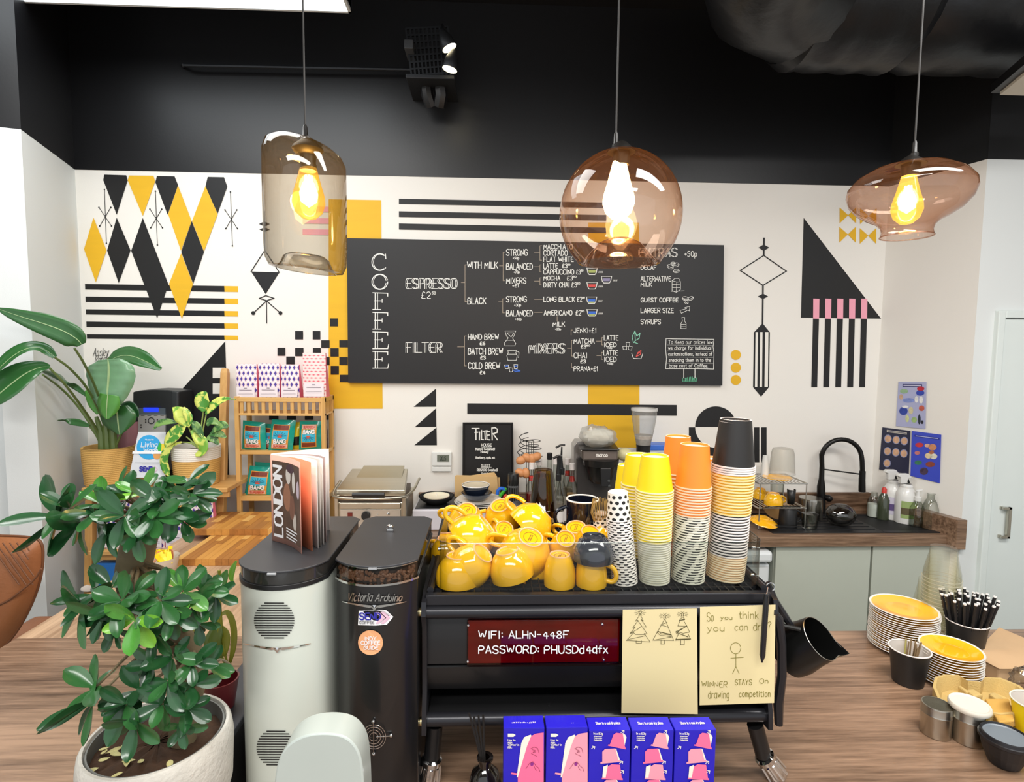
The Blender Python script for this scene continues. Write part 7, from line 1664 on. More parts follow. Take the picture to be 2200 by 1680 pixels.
for z, y0, y1, nm in ((zs1, 180, 492, 0), (zs2, 188, 470, 1), (zs3, 180, 470, 2)):
    xa, xb = at(y0, 1036, Ys - .1).x, at(y1, 1036, Ys - .1).x
    xa = max(xa, XC_L - .08) if False else xa
    obj('shelf_board', MB().box(xa, xb, Ys - .12, 3.03, z - .022, z), pinex, t, bevel=.003)
    obj('shelf_rail', MB().box(xa + .03, xb, Ys - .105, Ys - .09, z - .05, z - .022), pinex, t, bevel=.002)
# rope baskets
rope = mat('seagrass_rope', '#d0a55c', .8, var=.15, scale=60, bump=.6, bscale=300); ropew = mat('white_rope', '#e4e0d6', .8, var=.06, scale=60, bump=.6, bscale=300)
soil = mat('dark_soil', '#3d2817', .95, var=.6, scale=60, bump=.9, bscale=120)
def basket(label, px, Y, yb_, yt, wb_, wt_, white=0.):
    c = at(px, yb_, Y); z0 = zs1 + .001; zt = at(px, yt, Y).z; r0, r1 = pm(wb_, Y) / 2, pm(wt_, Y) / 2; n = 20
    t = thing('rope_basket', label, 'basket', (c.x, Y, z0)); T_ = Matrix.Translation((c.x, Y, 0)); P, Q = [], []
    for i in range(n):
        for k in range(4):
            u = (i + k / 4) / n; r = r0 + (r1 - r0) * math.sin(u * 1.5) + .0028 * math.sin(k * math.pi / 4 + .3); (Q if white and u > 1 - white else P).append((r, z0 + (zt - z0) * u))
    if Q: P.append(Q[0])
    obj('woven_body', MB().lathe([(0, z0)] + P, 36, T_), rope, t, smooth=.9)
    if Q: obj('white_band', MB().lathe(Q + [(r1, zt)], 36, T_), ropew, t, smooth=.9)
    obj('inner_wall', MB().lathe([(r1 + .002, zt), (r1 - .008, zt), (r1 - .012, zt - .04)], 36, T_), ropew if Q else rope, t, smooth=.8)
    obj('soil', MB().lathe([(r1 - .010, zt - .028), (0, zt - .022)], 30, T_), soil, t, smooth=True)
    return c.x, Y, zt
basket('tan rope basket holding the large leafed plant', 238, 2.86, 1030, 958, 88, 96)
basket('rope basket with white upper band holding the variegated plant', 424, 2.84, 1030, 957, 82, 92, .33)
# ---------------------------------------------------------------- leaves
def leafmat(name, col, col2=None, scale=20, rough=.28, var=.18):
    if name in MATS: return MATS[name]
    m, nt, b = newmat(name); N, L = nt.nodes, nt.links
    tc = N.new('ShaderNodeTexCoord'); no = N.new('ShaderNodeTexNoise'); no.inputs['Scale'].default_value = scale; no.inputs['Detail'].default_value = 3; no.inputs['Distortion'].default_value = .6
    L.new(tc.outputs['Object'], no.inputs['Vector']); mx = N.new('ShaderNodeMix'); mx.data_type = 'RGBA'
    if col2:
        mr = N.new('ShaderNodeMapRange'); mr.inputs[1].default_value = .47; mr.inputs[2].default_value = .54; L.new(no.outputs['Fac'], mr.inputs[0]); L.new(mr.outputs[0], mx.inputs[0])
        mx.inputs[6].default_value = lin(col); mx.inputs[7].default_value = lin(col2)
    else:
        c = lin(col); L.new(no.outputs['Fac'], mx.inputs[0]); mx.inputs[6].default_value = tuple(x * (1 - var) for x in c[:3]) + (1,); mx.inputs[7].default_value = tuple(x * (1 + var) for x in c[:3]) + (1,)
    L.new(mx.outputs[2], b.inputs['Base Color']); b.inputs['Roughness'].default_value = rough
    b.inputs['Coat Weight'].default_value = .25; b.inputs['Coat Roughness'].default_value = .15
    b.inputs['Subsurface Weight'].default_value = .0
    MATS[name] = m; return m
g_dark, g_mid, g_lite, g_pale, g_new = leafmat('leaf_deep_green', '#1f4c27'), leafmat('leaf_mid_green', '#306331'), leafmat('leaf_bright_green', '#4c8c36'), leafmat('leaf_pale_green', '#6f9a74'), leafmat('leaf_new_green', '#7cba3a')
def wcl(px, Y, w_=0):
    x = px - 172 - w_ * .5; return min(Y, (2.43 if x < -118 else 2.43 + .5 * (x + 118) / 118) if x < 0 else Y)
def bigleaf(t, path, Y, m, fold=.25, name='leaf', face=(0, -1, .35), corr=0., vein=None):
    """path: (px,py,half width px[, dY])"""
    if min(p[0] for p in path) < 60: Y = 2.44; path = [(p[0], p[1], p[2], (p[3] if len(p) > 3 else 0) * .5) for p in path]
    P = [at(p[0], p[1], wcl(p[0], Y + (p[3] if len(p) > 3 else 0), p[2])) for p in path]; Wd = [pm(p[2], Y) for p in path]
    S_ = smoothline([tuple(p) + (w_,) for p, w_ in zip(P, Wd)], 2); mb = MB(); vs = []; n = len(S_); K = (-1, -.55, 0, .55, 1); fd = V(face).normalized(); mid = []
    for i in range(n):
        c = V(S_[i][:3]); w_ = S_[i][3]; a = V(S_[max(0, i - 1)][:3]); b = V(S_[min(n - 1, i + 1)][:3]); tg = (b - a).normalized(); sd = tg.cross(fd).normalized(); nm = sd.cross(tg).normalized()
        if nm.dot(fd) < 0: nm = -nm
        mid.append(c + nm * .0012)
        for k in K: vs.append(c + sd * (k * w_) + nm * (abs(k) * w_ * fold) + nm * (corr * math.sin(i * 1.9) * abs(k)))
    fs = [(i * 5 + j, i * 5 + j + 1, (i + 1) * 5 + j + 1, (i + 1) * 5 + j) for i in range(n - 1) for j in range(4)]
    mb.add(vs, fs); o = obj(name, mb, m, t, smooth=1.2, solid=.0008)
    if vein: obj('midrib', MB().tube(mid, [max(.0006, s[3] * .04) for s in S_], 5), vein, o, smooth=True)
    return o
def stalk(t, pts, Y, r, m, name='stalk'):
    P = smoothline([tuple(at(p[0], p[1], wcl(p[0], Y + (p[2] if len(p) > 2 else 0), 8))) for p in pts], 2); k = len(P)
    return obj(name, MB().tube(P, [r * (1 + .6 * i / k) for i in range(k)], 7), m, t, smooth=True)
stem = leafmat('stem_green', '#5d7238', rough=.5); veinm = leafmat('vein_pale', '#a6c08c', rough=.5)
Yp = 2.82
t = thing('potted_plant', 'large leafed strelitzia style plant arching left from the tan rope basket', 'plant', (at(238, 950, 2.86).x, 2.86, zs1))
bigleaf(t, [(176, 740, 10), (166, 728, 24, -.02), (140, 712, 25, -.05), (100, 697, 23, -.08), (60, 685, 17, -.12), (20, 672, 10, -.16), (-8, 662, 2, -.18)], Yp, g_mid, .2, vein=veinm, face=(0, -1, .1))
bigleaf(t, [(118, 768, 5), (100, 752, 12), (75, 745, 14, -.05), (45, 753, 15, -.1), (15, 775, 14, -.14), (-15, 805, 8, -.18)], Yp, g_mid, .4, vein=veinm, face=(.2, -.7, .7))
bigleaf(t, [(108, 788, 4), (88, 788, 14), (58, 800, 27, -.06), (28, 822, 34, -.1), (0, 845, 30, -.14), (-25, 870, 12, -.16)], Yp - .04, g_mid, .25, vein=veinm)
bigleaf(t, [(232, 772, 22), (234, 786, 48), (234, 806, 52), (232, 830, 46), (230, 858, 34), (228, 880, 16), (226, 898, 3)], Yp - .12, g_pale, -.12, corr=.002, vein=veinm, face=(0, -1, .1))
bigleaf(t, [(234, 776, 6), (256, 764, 18), (284, 764, 20, -.02), (315, 777, 17, -.04), (346, 794, 4, -.05)], Yp, g_mid, .35, vein=veinm, face=(0, -.9, .6))
bigleaf(t, [(232, 848, 20), (230, 868, 26), (229, 888, 18), (230, 900, 4)], Yp - .14, g_lite, -.2, vein=veinm)
bigleaf(t, [(250, 872, 22), (252, 890, 38), (254, 910, 34), (256, 926, 14), (257, 934, 3)], Yp - .08, g_mid, -.1, vein=veinm)
bigleaf(t, [(262, 876, 8), (278, 872, 13), (290, 884, 10), (296, 896, 3)], Yp - .02, g_dark, .2)
bigleaf(t, [(186, 838, 3), (196, 855, 10), (204, 875, 9), (210, 890, 2)], Yp - .02, g_lite, .2)
bigleaf(t, [(124, 903, 1), (145, 905, 6), (170, 908, 8), (192, 915, 3)], Yp - .02, g_mid, .3)
bigleaf(t, [(88, 796, 2), (120, 806, 6), (155, 825, 7), (190, 852, 3)], Yp + .02, g_mid, .3)
for pts in ([(160, 748, -.38), (178, 775, -.33), (205, 830, -.15), (228, 900), (238, 965)], [(118, 768, -.38), (150, 790, -.33), (190, 835, -.15), (222, 900), (234, 965)], [(106, 790, -.38), (140, 825, -.33), (180, 880, -.12), (210, 925), (228, 965)], [(92, 805), (130, 832), (168, 872), (200, 920), (222, 965)],
            [(192, 915), (208, 935), (222, 965)], [(232, 770), (230, 850, .05), (236, 965)], [(256, 872), (248, 920), (244, 965)], [(229, 880), (222, 925), (230, 965)], [(262, 930), (252, 950), (246, 968)]): stalk(t, pts, Yp, .0045, stem)
for dx in (-18, -6, 7): obj('leaf_sheath', MB().tube([at(232 + dx * 1.4, 895, Yp), at(236 + dx, 930, Yp), at(238 + dx, 966, Yp)], [.008, .016, .018], 8), stem, t, smooth=True)
t = thing('potted_plant', 'yellow and green variegated plant in the white banded rope basket', 'plant', (at(424, 950, 2.84).x, 2.84, zs1))
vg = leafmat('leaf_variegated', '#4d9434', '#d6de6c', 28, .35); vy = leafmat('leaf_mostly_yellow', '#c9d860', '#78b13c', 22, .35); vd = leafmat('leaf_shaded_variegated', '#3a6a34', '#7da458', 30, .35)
Yq = 2.74
for P, m in (([(438, 884, 4), (436, 872, 14), (436, 858, 17), (440, 848, 12), (444, 842, 2)], vg), ([(402, 916, 4), (396, 902, 15), (388, 888, 16), (378, 880, 8), (370, 876, 1)], vy), ([(404, 918, 3), (408, 900, 9), (400, 884, 8), (394, 875, 2)], vg),
             ([(400, 912, 3), (388, 922, 14), (372, 938, 15), (360, 952, 9), (356, 962, 1)], vg), ([(442, 890, 2), (454, 876, 9), (468, 862, 9), (484, 857, 6), (496, 856, 1)], vg), ([(412, 924, 3), (425, 940, 11), (438, 952, 12), (436, 972, 10), (420, 978, 3)], vy),
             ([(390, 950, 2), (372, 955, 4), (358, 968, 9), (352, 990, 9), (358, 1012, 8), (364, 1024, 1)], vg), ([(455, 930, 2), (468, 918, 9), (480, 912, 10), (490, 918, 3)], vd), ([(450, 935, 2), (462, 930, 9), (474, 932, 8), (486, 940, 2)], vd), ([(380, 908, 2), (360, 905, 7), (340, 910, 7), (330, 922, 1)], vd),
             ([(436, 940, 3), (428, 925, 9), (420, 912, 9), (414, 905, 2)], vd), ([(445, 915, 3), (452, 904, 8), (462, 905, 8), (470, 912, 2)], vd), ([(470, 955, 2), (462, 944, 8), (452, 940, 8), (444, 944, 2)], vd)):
    bigleaf(t, P, Yq, m, .25)
for pts in ([(437, 884), (432, 920), (428, 962)], [(404, 915), (414, 938), (424, 962)], [(443, 890), (436, 925), (430, 962)], [(412, 924), (418, 945), (424, 962)], [(456, 932), (442, 948), (432, 962)], [(390, 950), (410, 951), (426, 962)], [(400, 938), (412, 948), (424, 962)], [(496, 857), (506, 858)]): stalk(t, pts, Yq + .03, .0028, mat('stalk_lime', '#a9bf6a', .5))
# pink pot behind, sign, black unit
o = obj('plant_pot', MB().lathe([(0, zs1 + .001), (.05, zs1 + .001), (.062, at(275, 905, 2.96).z), (.056, at(275, 905, 2.96).z)], 28, Matrix.Translation((at(277, 950, 2.96).x, 2.96, 0))), mat('dusty_pink_glaze', '#a4747c', .3, coat=.4), smooth=.6, label='dusty pink pot half hidden behind the tan rope basket', cat='pot')
t = thing('sign_holder', 'clear acrylic stand with white card, blue circle and SEND lettering', 'sign', at(320, 1028, 2.78))
Yc_ = 2.78
SG = [(296, 927), (359, 927), (355, 1027), (277, 1026)]
def sg(x, y, off=0.): 
    k = (y - 927) / 100; p = at(x, y, Yc_ - .035 * k - off); return p
obj('card', MB().prism([sg(x, y) for x, y in ((297, 928), (356, 928), (355, 1026), (277, 1026))], (0, .003, 0)), mat('card_white', '#d9dde2', .4, coat=.4), t)
mb = MB().face([sg(x, y, .001) for x, y in circ(320, 961, 26.5, 28)][::-1]); obj('circle_print', mb, mat('print_sky_blue', '#2fa4e0', .4), t)
mb = MB().face([sg(x, y, .0016) for x, y in ((342, 950), (347, 954), (346, 972), (336, 970))][::-1]); obj('print', mb, mat('print_green', '#35b04a', .4), t)
mb = MB().face([sg(x, y, .0014) for x, y in ((346, 953), (356, 953), (355, 970), (345, 970))][::-1]); obj('print', mb, mat('print_yellow', '#f2dc3c', .4), t)
mb = MB().face([sg(x, y, .0015) for x, y in circ(337, 979, 8, 16)][::-1]); obj('print', mb, mat('print_orange', '#dfa05a', .4), t)
sgl = lambda a, b: sg(a, b, .0026)
letter(t, 'Living', 303, 337, 950, 960, sgl, mat('print_cream', '#d4e4ee', .4), 1.8, slant=.15); letter(t, 'Wage', 308, 338, 963, 972, sgl, mat('print_cream', '#d4e4ee', .4), 1.8, slant=.15)
letter(t, 'We pay the', 312, 330, 943, 946, sgl, mat('print_cream', '#d4e4ee', .4), .7)
obj('acrylic_fold', MB().face([sg(x, y, .003) for x, y in ((285, 969.5), (350, 969.5), (350, 975), (284, 975))][::-1]), mat('fold_white', '#f3f6f8', .2), t)
letter(t, 'SEND', 300, 327, 1003, 1012, sgl, mat('sticker_blue', '#2a2a9c', .5), 2.6, jit=0, slant=.1)
for dx in (0, 5): mb = MB(); mb.ribbon([(327 + dx, 1001), (333 + dx, 1008), (326 + dx, 1016)], 1.2, sgl); obj('chevron', mb, lilac, t)
mb = MB(); mb.ribbon([(290, 994), (350, 994)], .6, sgl); mb.ribbon([(306, 997), (342, 997)], .5, sgl); obj('small_print', mb, mat('sticker_grey', '#55565a', .5), t, kind='stuff')
t = thing('wall_unit', 'black wall unit with lit blue display and grey keypad behind the plants', 'control unit', at(335, 1010, 2.98))
Yu = 2.95
P = [(285, 1010), (285, 842), (300, 839), (330, 837), (360, 838), (384, 841), (384, 1010)]
obj('housing', MB().prism([at(x, y, Yu) for x, y in P], (0, .14, 0)), mat('unit_charcoal', '#232527', .45), t, bevel=.006)
obj('side_cover', MB().prism([at(x, y, Yu - .004) for x, y in ((368, 840), (382, 842), (382, 1008), (368, 1008))], (0, .02, 0)), mat('unit_charcoal_light', '#2c2f31', .4), t, bevel=.006)
obj('fascia', MB().prism([at(x, y, Yu - .008) for x, y in ((294, 877), (354, 877), (355, 891), (296, 891))], (0, .01, 0)), mat('fascia_slate', '#56616c', .35), t)
obj('display', MB().face([at(x, y, Yu - .0095) for x, y in ((308, 876), (340, 876), (340, 885), (309, 885))][::-1]), emis('blue_lcd_glow', '#1626ff', 2.2), t)
obj('keypad', MB().prism([at(x, y, Yu - .008) for x, y in ((296, 891), (355, 891), (355, 930), (297, 930))], (0, .01, 0)), mat('keypad_grey', '#a5a5a2', .4), t)
fk = lambda a, b: at(a, b, Yu - .0095)
mb = MB(); mb.ribbon(circ(325, 904, 6.4, 18), 1.6, fk); obj('dial_ring', mb, dk, t)
for x, y in ((313, 902), (313, 907), (338, 902), (303, 913), (303, 918)): obj('key', MB().face([fk(a, b) for a, b in circ(x, y, 1.6, 8)][::-1]), dk, t)
for x in (303, 317, 331, 345): mb = MB(); mb.ribbon([(x, 892.5), (x + 7, 892.5)], 1.2, fk); obj('key_mark', mb, dk, t)
# ---------------------------------------------------------------- pouches of coffee
pw = pattern('purple_leaf_print', '#efe6e8', '#4a3494', 'diamond', 44, 34, .30, .45, '#e7a8a8', uv=False, ratio=.7)
pp = pattern('pink_zigzag_print', '#f4dcd8', '#e26a78', 'diamond', 44, 60, .40, .45, '#f0a8b0', uv=False, ratio=1.8)
pinks = mat('pouch_pink_side', '#ef7f9c', .45); labw = mat('pouch_label', '#e8e0e6', .5); pr = mat('label_print_grey', '#8a7f8c', .6)
def pouch(label, x0, x1, y0, y1, Y, front, z0=None, dep=.06, group=None, side=pinks):
    a, b = at(x0, (y0 + y1) / 2, Y), at(x1, (y0 + y1) / 2, Y); zb_ = z0 if z0 is not None else at(x0, y1, Y).z; zt = at((x0 + x1) / 2, y0, Y).z; w_ = b.x - a.x; h = zt - zb_
    t = thing('coffee_bag', label, 'coffee bag', ((a.x + b.x) / 2, Y, zb_), group=group); L0 = V(((a.x + b.x) / 2, Y, zb_))
    nx, nz = 6, 8; vs = []; 
    for j in range(nz + 1):
        v_ = j / nz; bulge = .014 * math.sin(min(1, (1 - v_) * 1.3) * math.pi * .6)
        for i in range(nx + 1):
            u = i / nx; vs.append(L0 + V(((u - .5) * w_, -bulge * math.sin(u * math.pi) , h * v_)))
    mb = MB().add(vs, [(j * (nx + 1) + i, j * (nx + 1) + i + 1, (j + 1) * (nx + 1) + i + 1, (j + 1) * (nx + 1) + i) for j in range(nz) for i in range(nx)])
    obj('front_panel', mb, front, t, smooth=True)
    hw = w_ / 2; D = dep
    obj('side_gusset', MB().add([L0 + V((hw, 0, 0)), L0 + V((hw + .003, D, 0)), L0 + V((hw, .012, h)), L0 + V((hw, 0, h)), L0 + V((-hw, 0, 0)), L0 + V((-hw, D, 0)), L0 + V((-hw, .012, h)), L0 + V((-hw, 0, h))], [(0, 1, 2, 3), (4, 7, 6, 5), (3, 2, 6, 7), (1, 5, 6, 2), (0, 4, 5, 1)]), side, t)
    f = lambda p, q: L0 + V(((p - .5) * w_, -.0165, q * h))
    obj('label', MB().face([f(.06, .05), f(.94, .05), f(.94, .34), f(.06, .34)]), labw, t)
    mb = MB(); f2 = lambda p, q: L0 + V(((p - .5) * w_, -.0172, q * h))
    mb.ribbon([(.44, .305), (.56, .305)], .022, f2); mb.ribbon([(.2, .25), (.8, .25)], .018, f2); mb.ribbon([(.15, .16), (.85, .16)], .006, f2); mb.ribbon([(.15, .13), (.85, .13)], .006, f2)
    obj('label_text', mb, pr, t, kind='stuff')
    return t
Ybs = 2.935
zsh = at(610, 856, Ybs).z
G_ = 'coffee bags on top of the bamboo rack'
pouch('white coffee bag with purple leaf print, leftmost on the bamboo rack', 508, 552, 782, 856, Ybs + .02, pw, group=G_)
pouch('white coffee bag with purple leaf print, second from the left on the rack', 556, 601, 781, 856, Ybs + .02, pw, group=G_)
pouch('white coffee bag with purple leaf print beside the tall pink bag', 604, 643, 783, 856, Ybs + .02, pw, group=G_)
pouch('tall pink and red zigzag coffee bag at the right end of the rack', 651, 700, 758, 856, Ybs + .02, pp, group=G_)
GL = 'coffee bags on the lower ladder shelf'
for i, (x0, x1, y0, y1) in enumerate(((222, 262, 1078, 1164), (268, 308, 1076, 1164), (312, 352, 1074, 1164), (356, 396, 1078, 1164), (408, 458, 1064, 1152))):
    pouch('white and purple coffee bag on the lower ladder shelf, ' + ('leftmost', 'second from left', 'in the middle', 'second from right', 'rightmost beside the cutting boards')[i], x0, x1, y0, y1, 2.78, pw, z0=zs2 + .001, group=GL)
# ---------------------------------------------------------------- bamboo rack
bam = wood('bamboo_upright', '#deb06c', '#c29450', 'z', .45, 50, 8, .4); bamx = wood('bamboo_rail', '#e0b470', '#c49650', 'x', .45, 50, 8, .4); bamy = wood('bamboo_side', '#e0b470', '#c49650', 'y', .45, 50, 8, .4)
Yf2, Yb2 = 2.905, 3.045
x0, x1 = at(513, 1000, Yf2).x, at(697, 1000, Yf2).x; ps = .022
t = thing('bamboo_rack', 'bamboo rack with open shelves holding snacks and coffee bags', 'rack', ((x0 + x1) / 2, 2.85, 0))
Zr = lambda y: at(610, y, Yf2).z
for x in (x0, x1):
    for y in (Yf2, Yb2): obj('post', MB().box(x - ps / 2, x + ps / 2, y - ps / 2, y + ps / 2, 0, Zr(852)), bam, t, bevel=.002)
for za, zb_ in ((Zr(863), Zr(854)), (Zr(893), Zr(888)), (Zr(976), Zr(969)), (Zr(1075), Zr(1066))):
    for y in (Yf2, Yb2): obj('rail', MB().box(x0 - ps / 2, x1 + ps / 2, y - .009, y + .009, za, zb_), bamx, t, bevel=.001)
    for x in (x0, x1): obj('side_rail', MB().box(x - .008, x + .008, Yf2, Yb2, za, zb_), bamy, t, bevel=.001)
for z in (Zr(890), Zr(972), Zr(1070)):
    for i in range(6): obj('shelf_slat', MB().box(x0, x1, Yf2 + .010 + i * .021, Yf2 + .026 + i * .021, z - .004, z + .003), bamx, t)
nsl = 12
for i in range(nsl):
    x = x0 + (x1 - x0) * (i + .65) / nsl; obj('slat', MB().box(x - .0085, x + .0085, Yf2 - .004, Yf2 + .003, Zr(888), Zr(863)), bam, t)
for i in range(4):
    y = Yf2 + (Yb2 - Yf2) * (i + .6) / 4.2; obj('slat', MB().box(x1 - .003, x1 + .003, y - .01, y + .01, Zr(888), Zr(863)), bam, t)
# crisp bags
teal = mat('crisp_teal', '#12a090', .25, var=.12, coat=.5); tealD = mat('crisp_teal_dark', '#0c7a66', .3, coat=.4); org = mat('crisp_orange', '#eda33c', .35); skyb = mat('crisp_sky', '#3fb7d6', .35); brn = mat('crisp_brown', '#7a3320', .4); pnk2 = mat('crisp_pink', '#f2c4b4', .4); redp = mat('crisp_red', '#d8563a', .4); ylw = mat('crisp_yellow', '#e8d32a', .3, coat=.4)
def crisp(label, P, Y, flip=False, body=teal, group='crisp bags on the bamboo rack', yellow=False):
    """P: 4 px corners tl,tr,br,bl"""
    t = thing('crisp_bag', label, 'crisp bag', at((P[2][0] + P[3][0]) / 2, P[2][1], Y), group=group); nx, ny = 8, 10
    B = lambda u, v_: (P[0][0] * (1 - u) * (1 - v_) + P[1][0] * u * (1 - v_) + P[2][0] * u * v_ + P[3][0] * (1 - u) * v_, P[0][1] * (1 - u) * (1 - v_) + P[1][1] * u * (1 - v_) + P[2][1] * u * v_ + P[3][1] * (1 - u) * v_)
    rr = random.Random(int(P[0][0])); R_ = [[rr.uniform(-.003, .003) for _ in range(nx + 1)] for _ in range(ny + 1)]
    def hh(u, v_): return .026 * (max(0, math.sin(math.pi * u)) ** .7) * (max(0, math.sin(math.pi * v_)) ** .6)
    fr, bk = [], []
    for j in range(ny + 1):
        for i in range(nx + 1):
            u, v_ = i / nx, j / ny; x, y = B(u, v_); h = hh(u, v_) + (R_[j][i] if 0 < i < nx and 0 < j < ny else 0); q_ = at(x, y, Y); fr.append(q_ + V((0, -h, 0))); bk.append(q_ + V((0, h * .8 + .001, 0)))
    F_ = [(j * (nx + 1) + i, j * (nx + 1) + i + 1, (j + 1) * (nx + 1) + i + 1, (j + 1) * (nx + 1) + i) for j in range(ny) for i in range(nx)]
    obj('packet', MB().add(fr, F_).add(bk, [f[::-1] for f in F_]), body, t, smooth=1.)
    def area_(nm, u0, u1, v0, v1, m, off):
        if flip: v0, v1 = 1 - v1, 1 - v0
        mb = MB(); n = 4
        for a in range(n):
            for b in range(n):
                q_ = []
                for (i, j) in ((a, b), (a + 1, b), (a + 1, b + 1), (a, b + 1)):
                    u, v_ = u0 + (u1 - u0) * i / n, v0 + (v1 - v0) * j / n; x, y = B(u, v_); q_.append(at(x, y, Y) + V((0, -hh(u, v_) - off, 0)))
                mb.face(q_)
        obj(nm, mb, m, t, smooth=True)
    def f(u, v_): 
        x, y = B(u, v_); return at(x, y, Y) + V((0, -hh(u, v_) - .0062, 0))
    if yellow:
        area_('print', .1, .9, .5, .8, mat('crisp_black', '#1b1a1a', .4), .0036); return t
    area_('print_panel', .14, .82, .14, .90, org, .0032); area_('print', .17, .79, .16, .30, brn, .0040); area_('print', .17, .79, .32, .60, skyb, .0040)
    area_('print', .40, .58, .44, .54, redp, .0046); area_('print', .17, .79, .76, .88, pnk2, .0040); area_('print', .22, .74, .60, .74, tealD, .0044)
    for s_, v0, v1, m_, th in (('BANG', .60, .72, stw, .035), ('SUPERBON', .785, .855, redp, .016)):
        letter(t, s_, .24, .74, (1 - v1 if flip else v0), (1 - v0 if flip else v1), f, m_, th, jit=.1)
    for k in range(7):
        a = math.pi * (k + .5) / 7; mb = MB(); v0 = .50; s_ = -1 if not flip else 1
        mb.ribbon([(.48 + .08 * math.cos(a), (v0 if not flip else 1 - v0) + s_ * .03 * math.sin(a)), (.48 + .26 * math.cos(a), (v0 if not flip else 1 - v0) + s_ * .16 * math.sin(a))], .02, lambda u, v_: f(u, v_)); obj('ray_print', mb, mat('crisp_ray', '#1b7f9e', .4), t)
    return t
Yc2 = 2.965
crisp('teal crisp bag leaning left on the middle shelf of the bamboo rack', [(522, 903), (570, 908), (572, 968), (520, 967)], Yc2)
crisp('teal crisp bag mostly hidden behind the middle bag', [(566, 910), (600, 912), (602, 966), (568, 966)], Yc2 + .035)
crisp('teal crisp bag facing forward at the centre of the middle shelf', [(584, 901), (636, 903), (628, 970), (576, 969)], Yc2 - .01)
crisp('black and yellow crisp bag between the teal bags', [(628, 908), (652, 905), (648, 967), (626, 967)], Yc2 + .035, body=ylw, yellow=True)
crisp('teal crisp bag upside down at the right of the middle shelf', [(644, 905), (691, 905), (690, 967), (642, 970)], Yc2, flip=True)
crisp('teal crisp bag standing on the lower shelf of the bamboo rack', [(537, 1000), (590, 1004), (584, 1067), (524, 1067)], Yc2)
crisp('teal crisp bag partly hidden behind the magazine', [(578, 1012), (624, 1012), (622, 1067), (576, 1067)], Yc2 + .03)
crisp('teal crisp bag standing behind the others on the lower shelf', [(548, 992), (598, 996), (600, 1064), (550, 1064)], Yc2 + .045)
for i, y in enumerate((895, 898)): pass
o = obj('glass_bottle', MB().lathe([(0, Zr(968)), (.022, Zr(968)), (.022, Zr(930)), (.009, Zr(915)), (.009, Zr(903)), (0, Zr(903))], 18, Matrix.Translation((at(706, 960, 2.99).x - .02, 2.99, 0))), mat('dark_wine_glass', '#3a1c1e', .12, coat=.8), smooth=.6, label='dark bottle at the right end of the middle bamboo shelf', cat='bottle')
# ---------------------------------------------------------------- butcher block boards (staves are pieces)
sv = [wood('stave_' + n_, a, b, 'y', .45, 60, 8, .5) for n_, a, b in (('honey', '#d69c4e', '#b9803a'), ('light', '#e2b46a', '#c9954c'), ('brown', '#b87c3c', '#8f5c2a'), ('amber', '#cd8f42', '#a87032'))]
def board(label, px0, pxy0, px1, z0, th, Y0, Y1, n, group=None):
    a = at(px0, pxy0, Y0).x; b = at(px1, pxy0, Y0).x
    t = thing('chopping_board', label, 'chopping board', ((a + b) / 2, (Y0 + Y1) / 2, z0), group=group); rr = random.Random(n); w_ = (b - a) / n
    for i in range(n):
        cut = sorted([Y0, Y1] + [Y0 + (Y1 - Y0) * rr.uniform(.15, .85) for _ in range(2)])
        for y0, y1 in zip(cut, cut[1:]):
            if y1 - y0 < .01: continue
            obj('stave', MB().box(a + w_ * i + .0003, a + w_ * (i + 1) - .0003, y0 + .0003, y1 - .0003, z0, z0 + th - rr.uniform(0, .0006)), rr.choice(sv), t)
    return t
Yb0 = onz(440, 1216, ZT).y; zb1 = at(440, 1201, Yb0).z
board('large butcher block board at the bottom of the stack on the side counter', 376, 1208, 590, ZT + .001, zb1 - ZT - .001, Yb0, 2.875, 15)
Yb1 = onz(460, 1150, zb1 + .001).y; zb2 = at(460, 1137, Yb1).z
board('smaller butcher block board resting on the larger board at the back', 394, 1143, 640, zb1 + .001, zb2 - zb1 - .001, Yb1, 2.88, 15)
# bowl of yellow sachets
c = onz(347, 1236, ZT + .001); Ysb = c.y; r = pm(72, Ysb) / 2; zt = at(347, 1196, Ysb).z
t = thing('bowl', 'pale ceramic bowl of yellow sachets beside the chopping boards', 'bowl', c); T_ = Matrix.Translation((c.x, c.y, 0))
obj('body', MB().lathe([(0, c.z), (r * .5, c.z), (r * .8, c.z + .02), (r, zt)], 36, T_).lathe([(r * .96, zt), (r * .75, c.z + .025), (0, c.z + .012)], 36, T_), mat('cream_ceramic', '#d8cfc0', .4, var=.04), t, smooth=.8)
sach = mat('sachet_yellow', '#f2d413', .4); sachp = mat('sachet_pink_stripe', '#e49a76', .5)
rr = random.Random(4)
for i in range(24):
    a = rr.uniform(0, 6.28); q = rr.uniform(.1, .85) * r; p0 = V((c.x + q * math.cos(a), c.y + q * math.sin(a), zt - .005 + rr.uniform(0, .012)))
    d = V((rr.uniform(-.8, .8), rr.uniform(-.5, .5), rr.uniform(.3, 1))).normalized(); M_ = frame(p0, d, (rr.uniform(-1, 1), rr.uniform(-1, 1), 0))
    o = obj('sachet', MB().add([M_ @ V((-.008, 0, -.022)), M_ @ V((.008, 0, -.022)), M_ @ V((.009, .002, .0)), M_ @ V((.008, 0, .026)), M_ @ V((-.008, 0, .026)), M_ @ V((-.009, .002, 0))], [(0, 1, 2, 5), (5, 2, 3, 4)]), sach if i % 6 else sachp, solid=.0015,
        label='yellow paper sachet in the pale bowl' if i % 6 else 'peach striped sachet among the yellow ones in the bowl', cat='sachet', group='sachets in the bowl' )
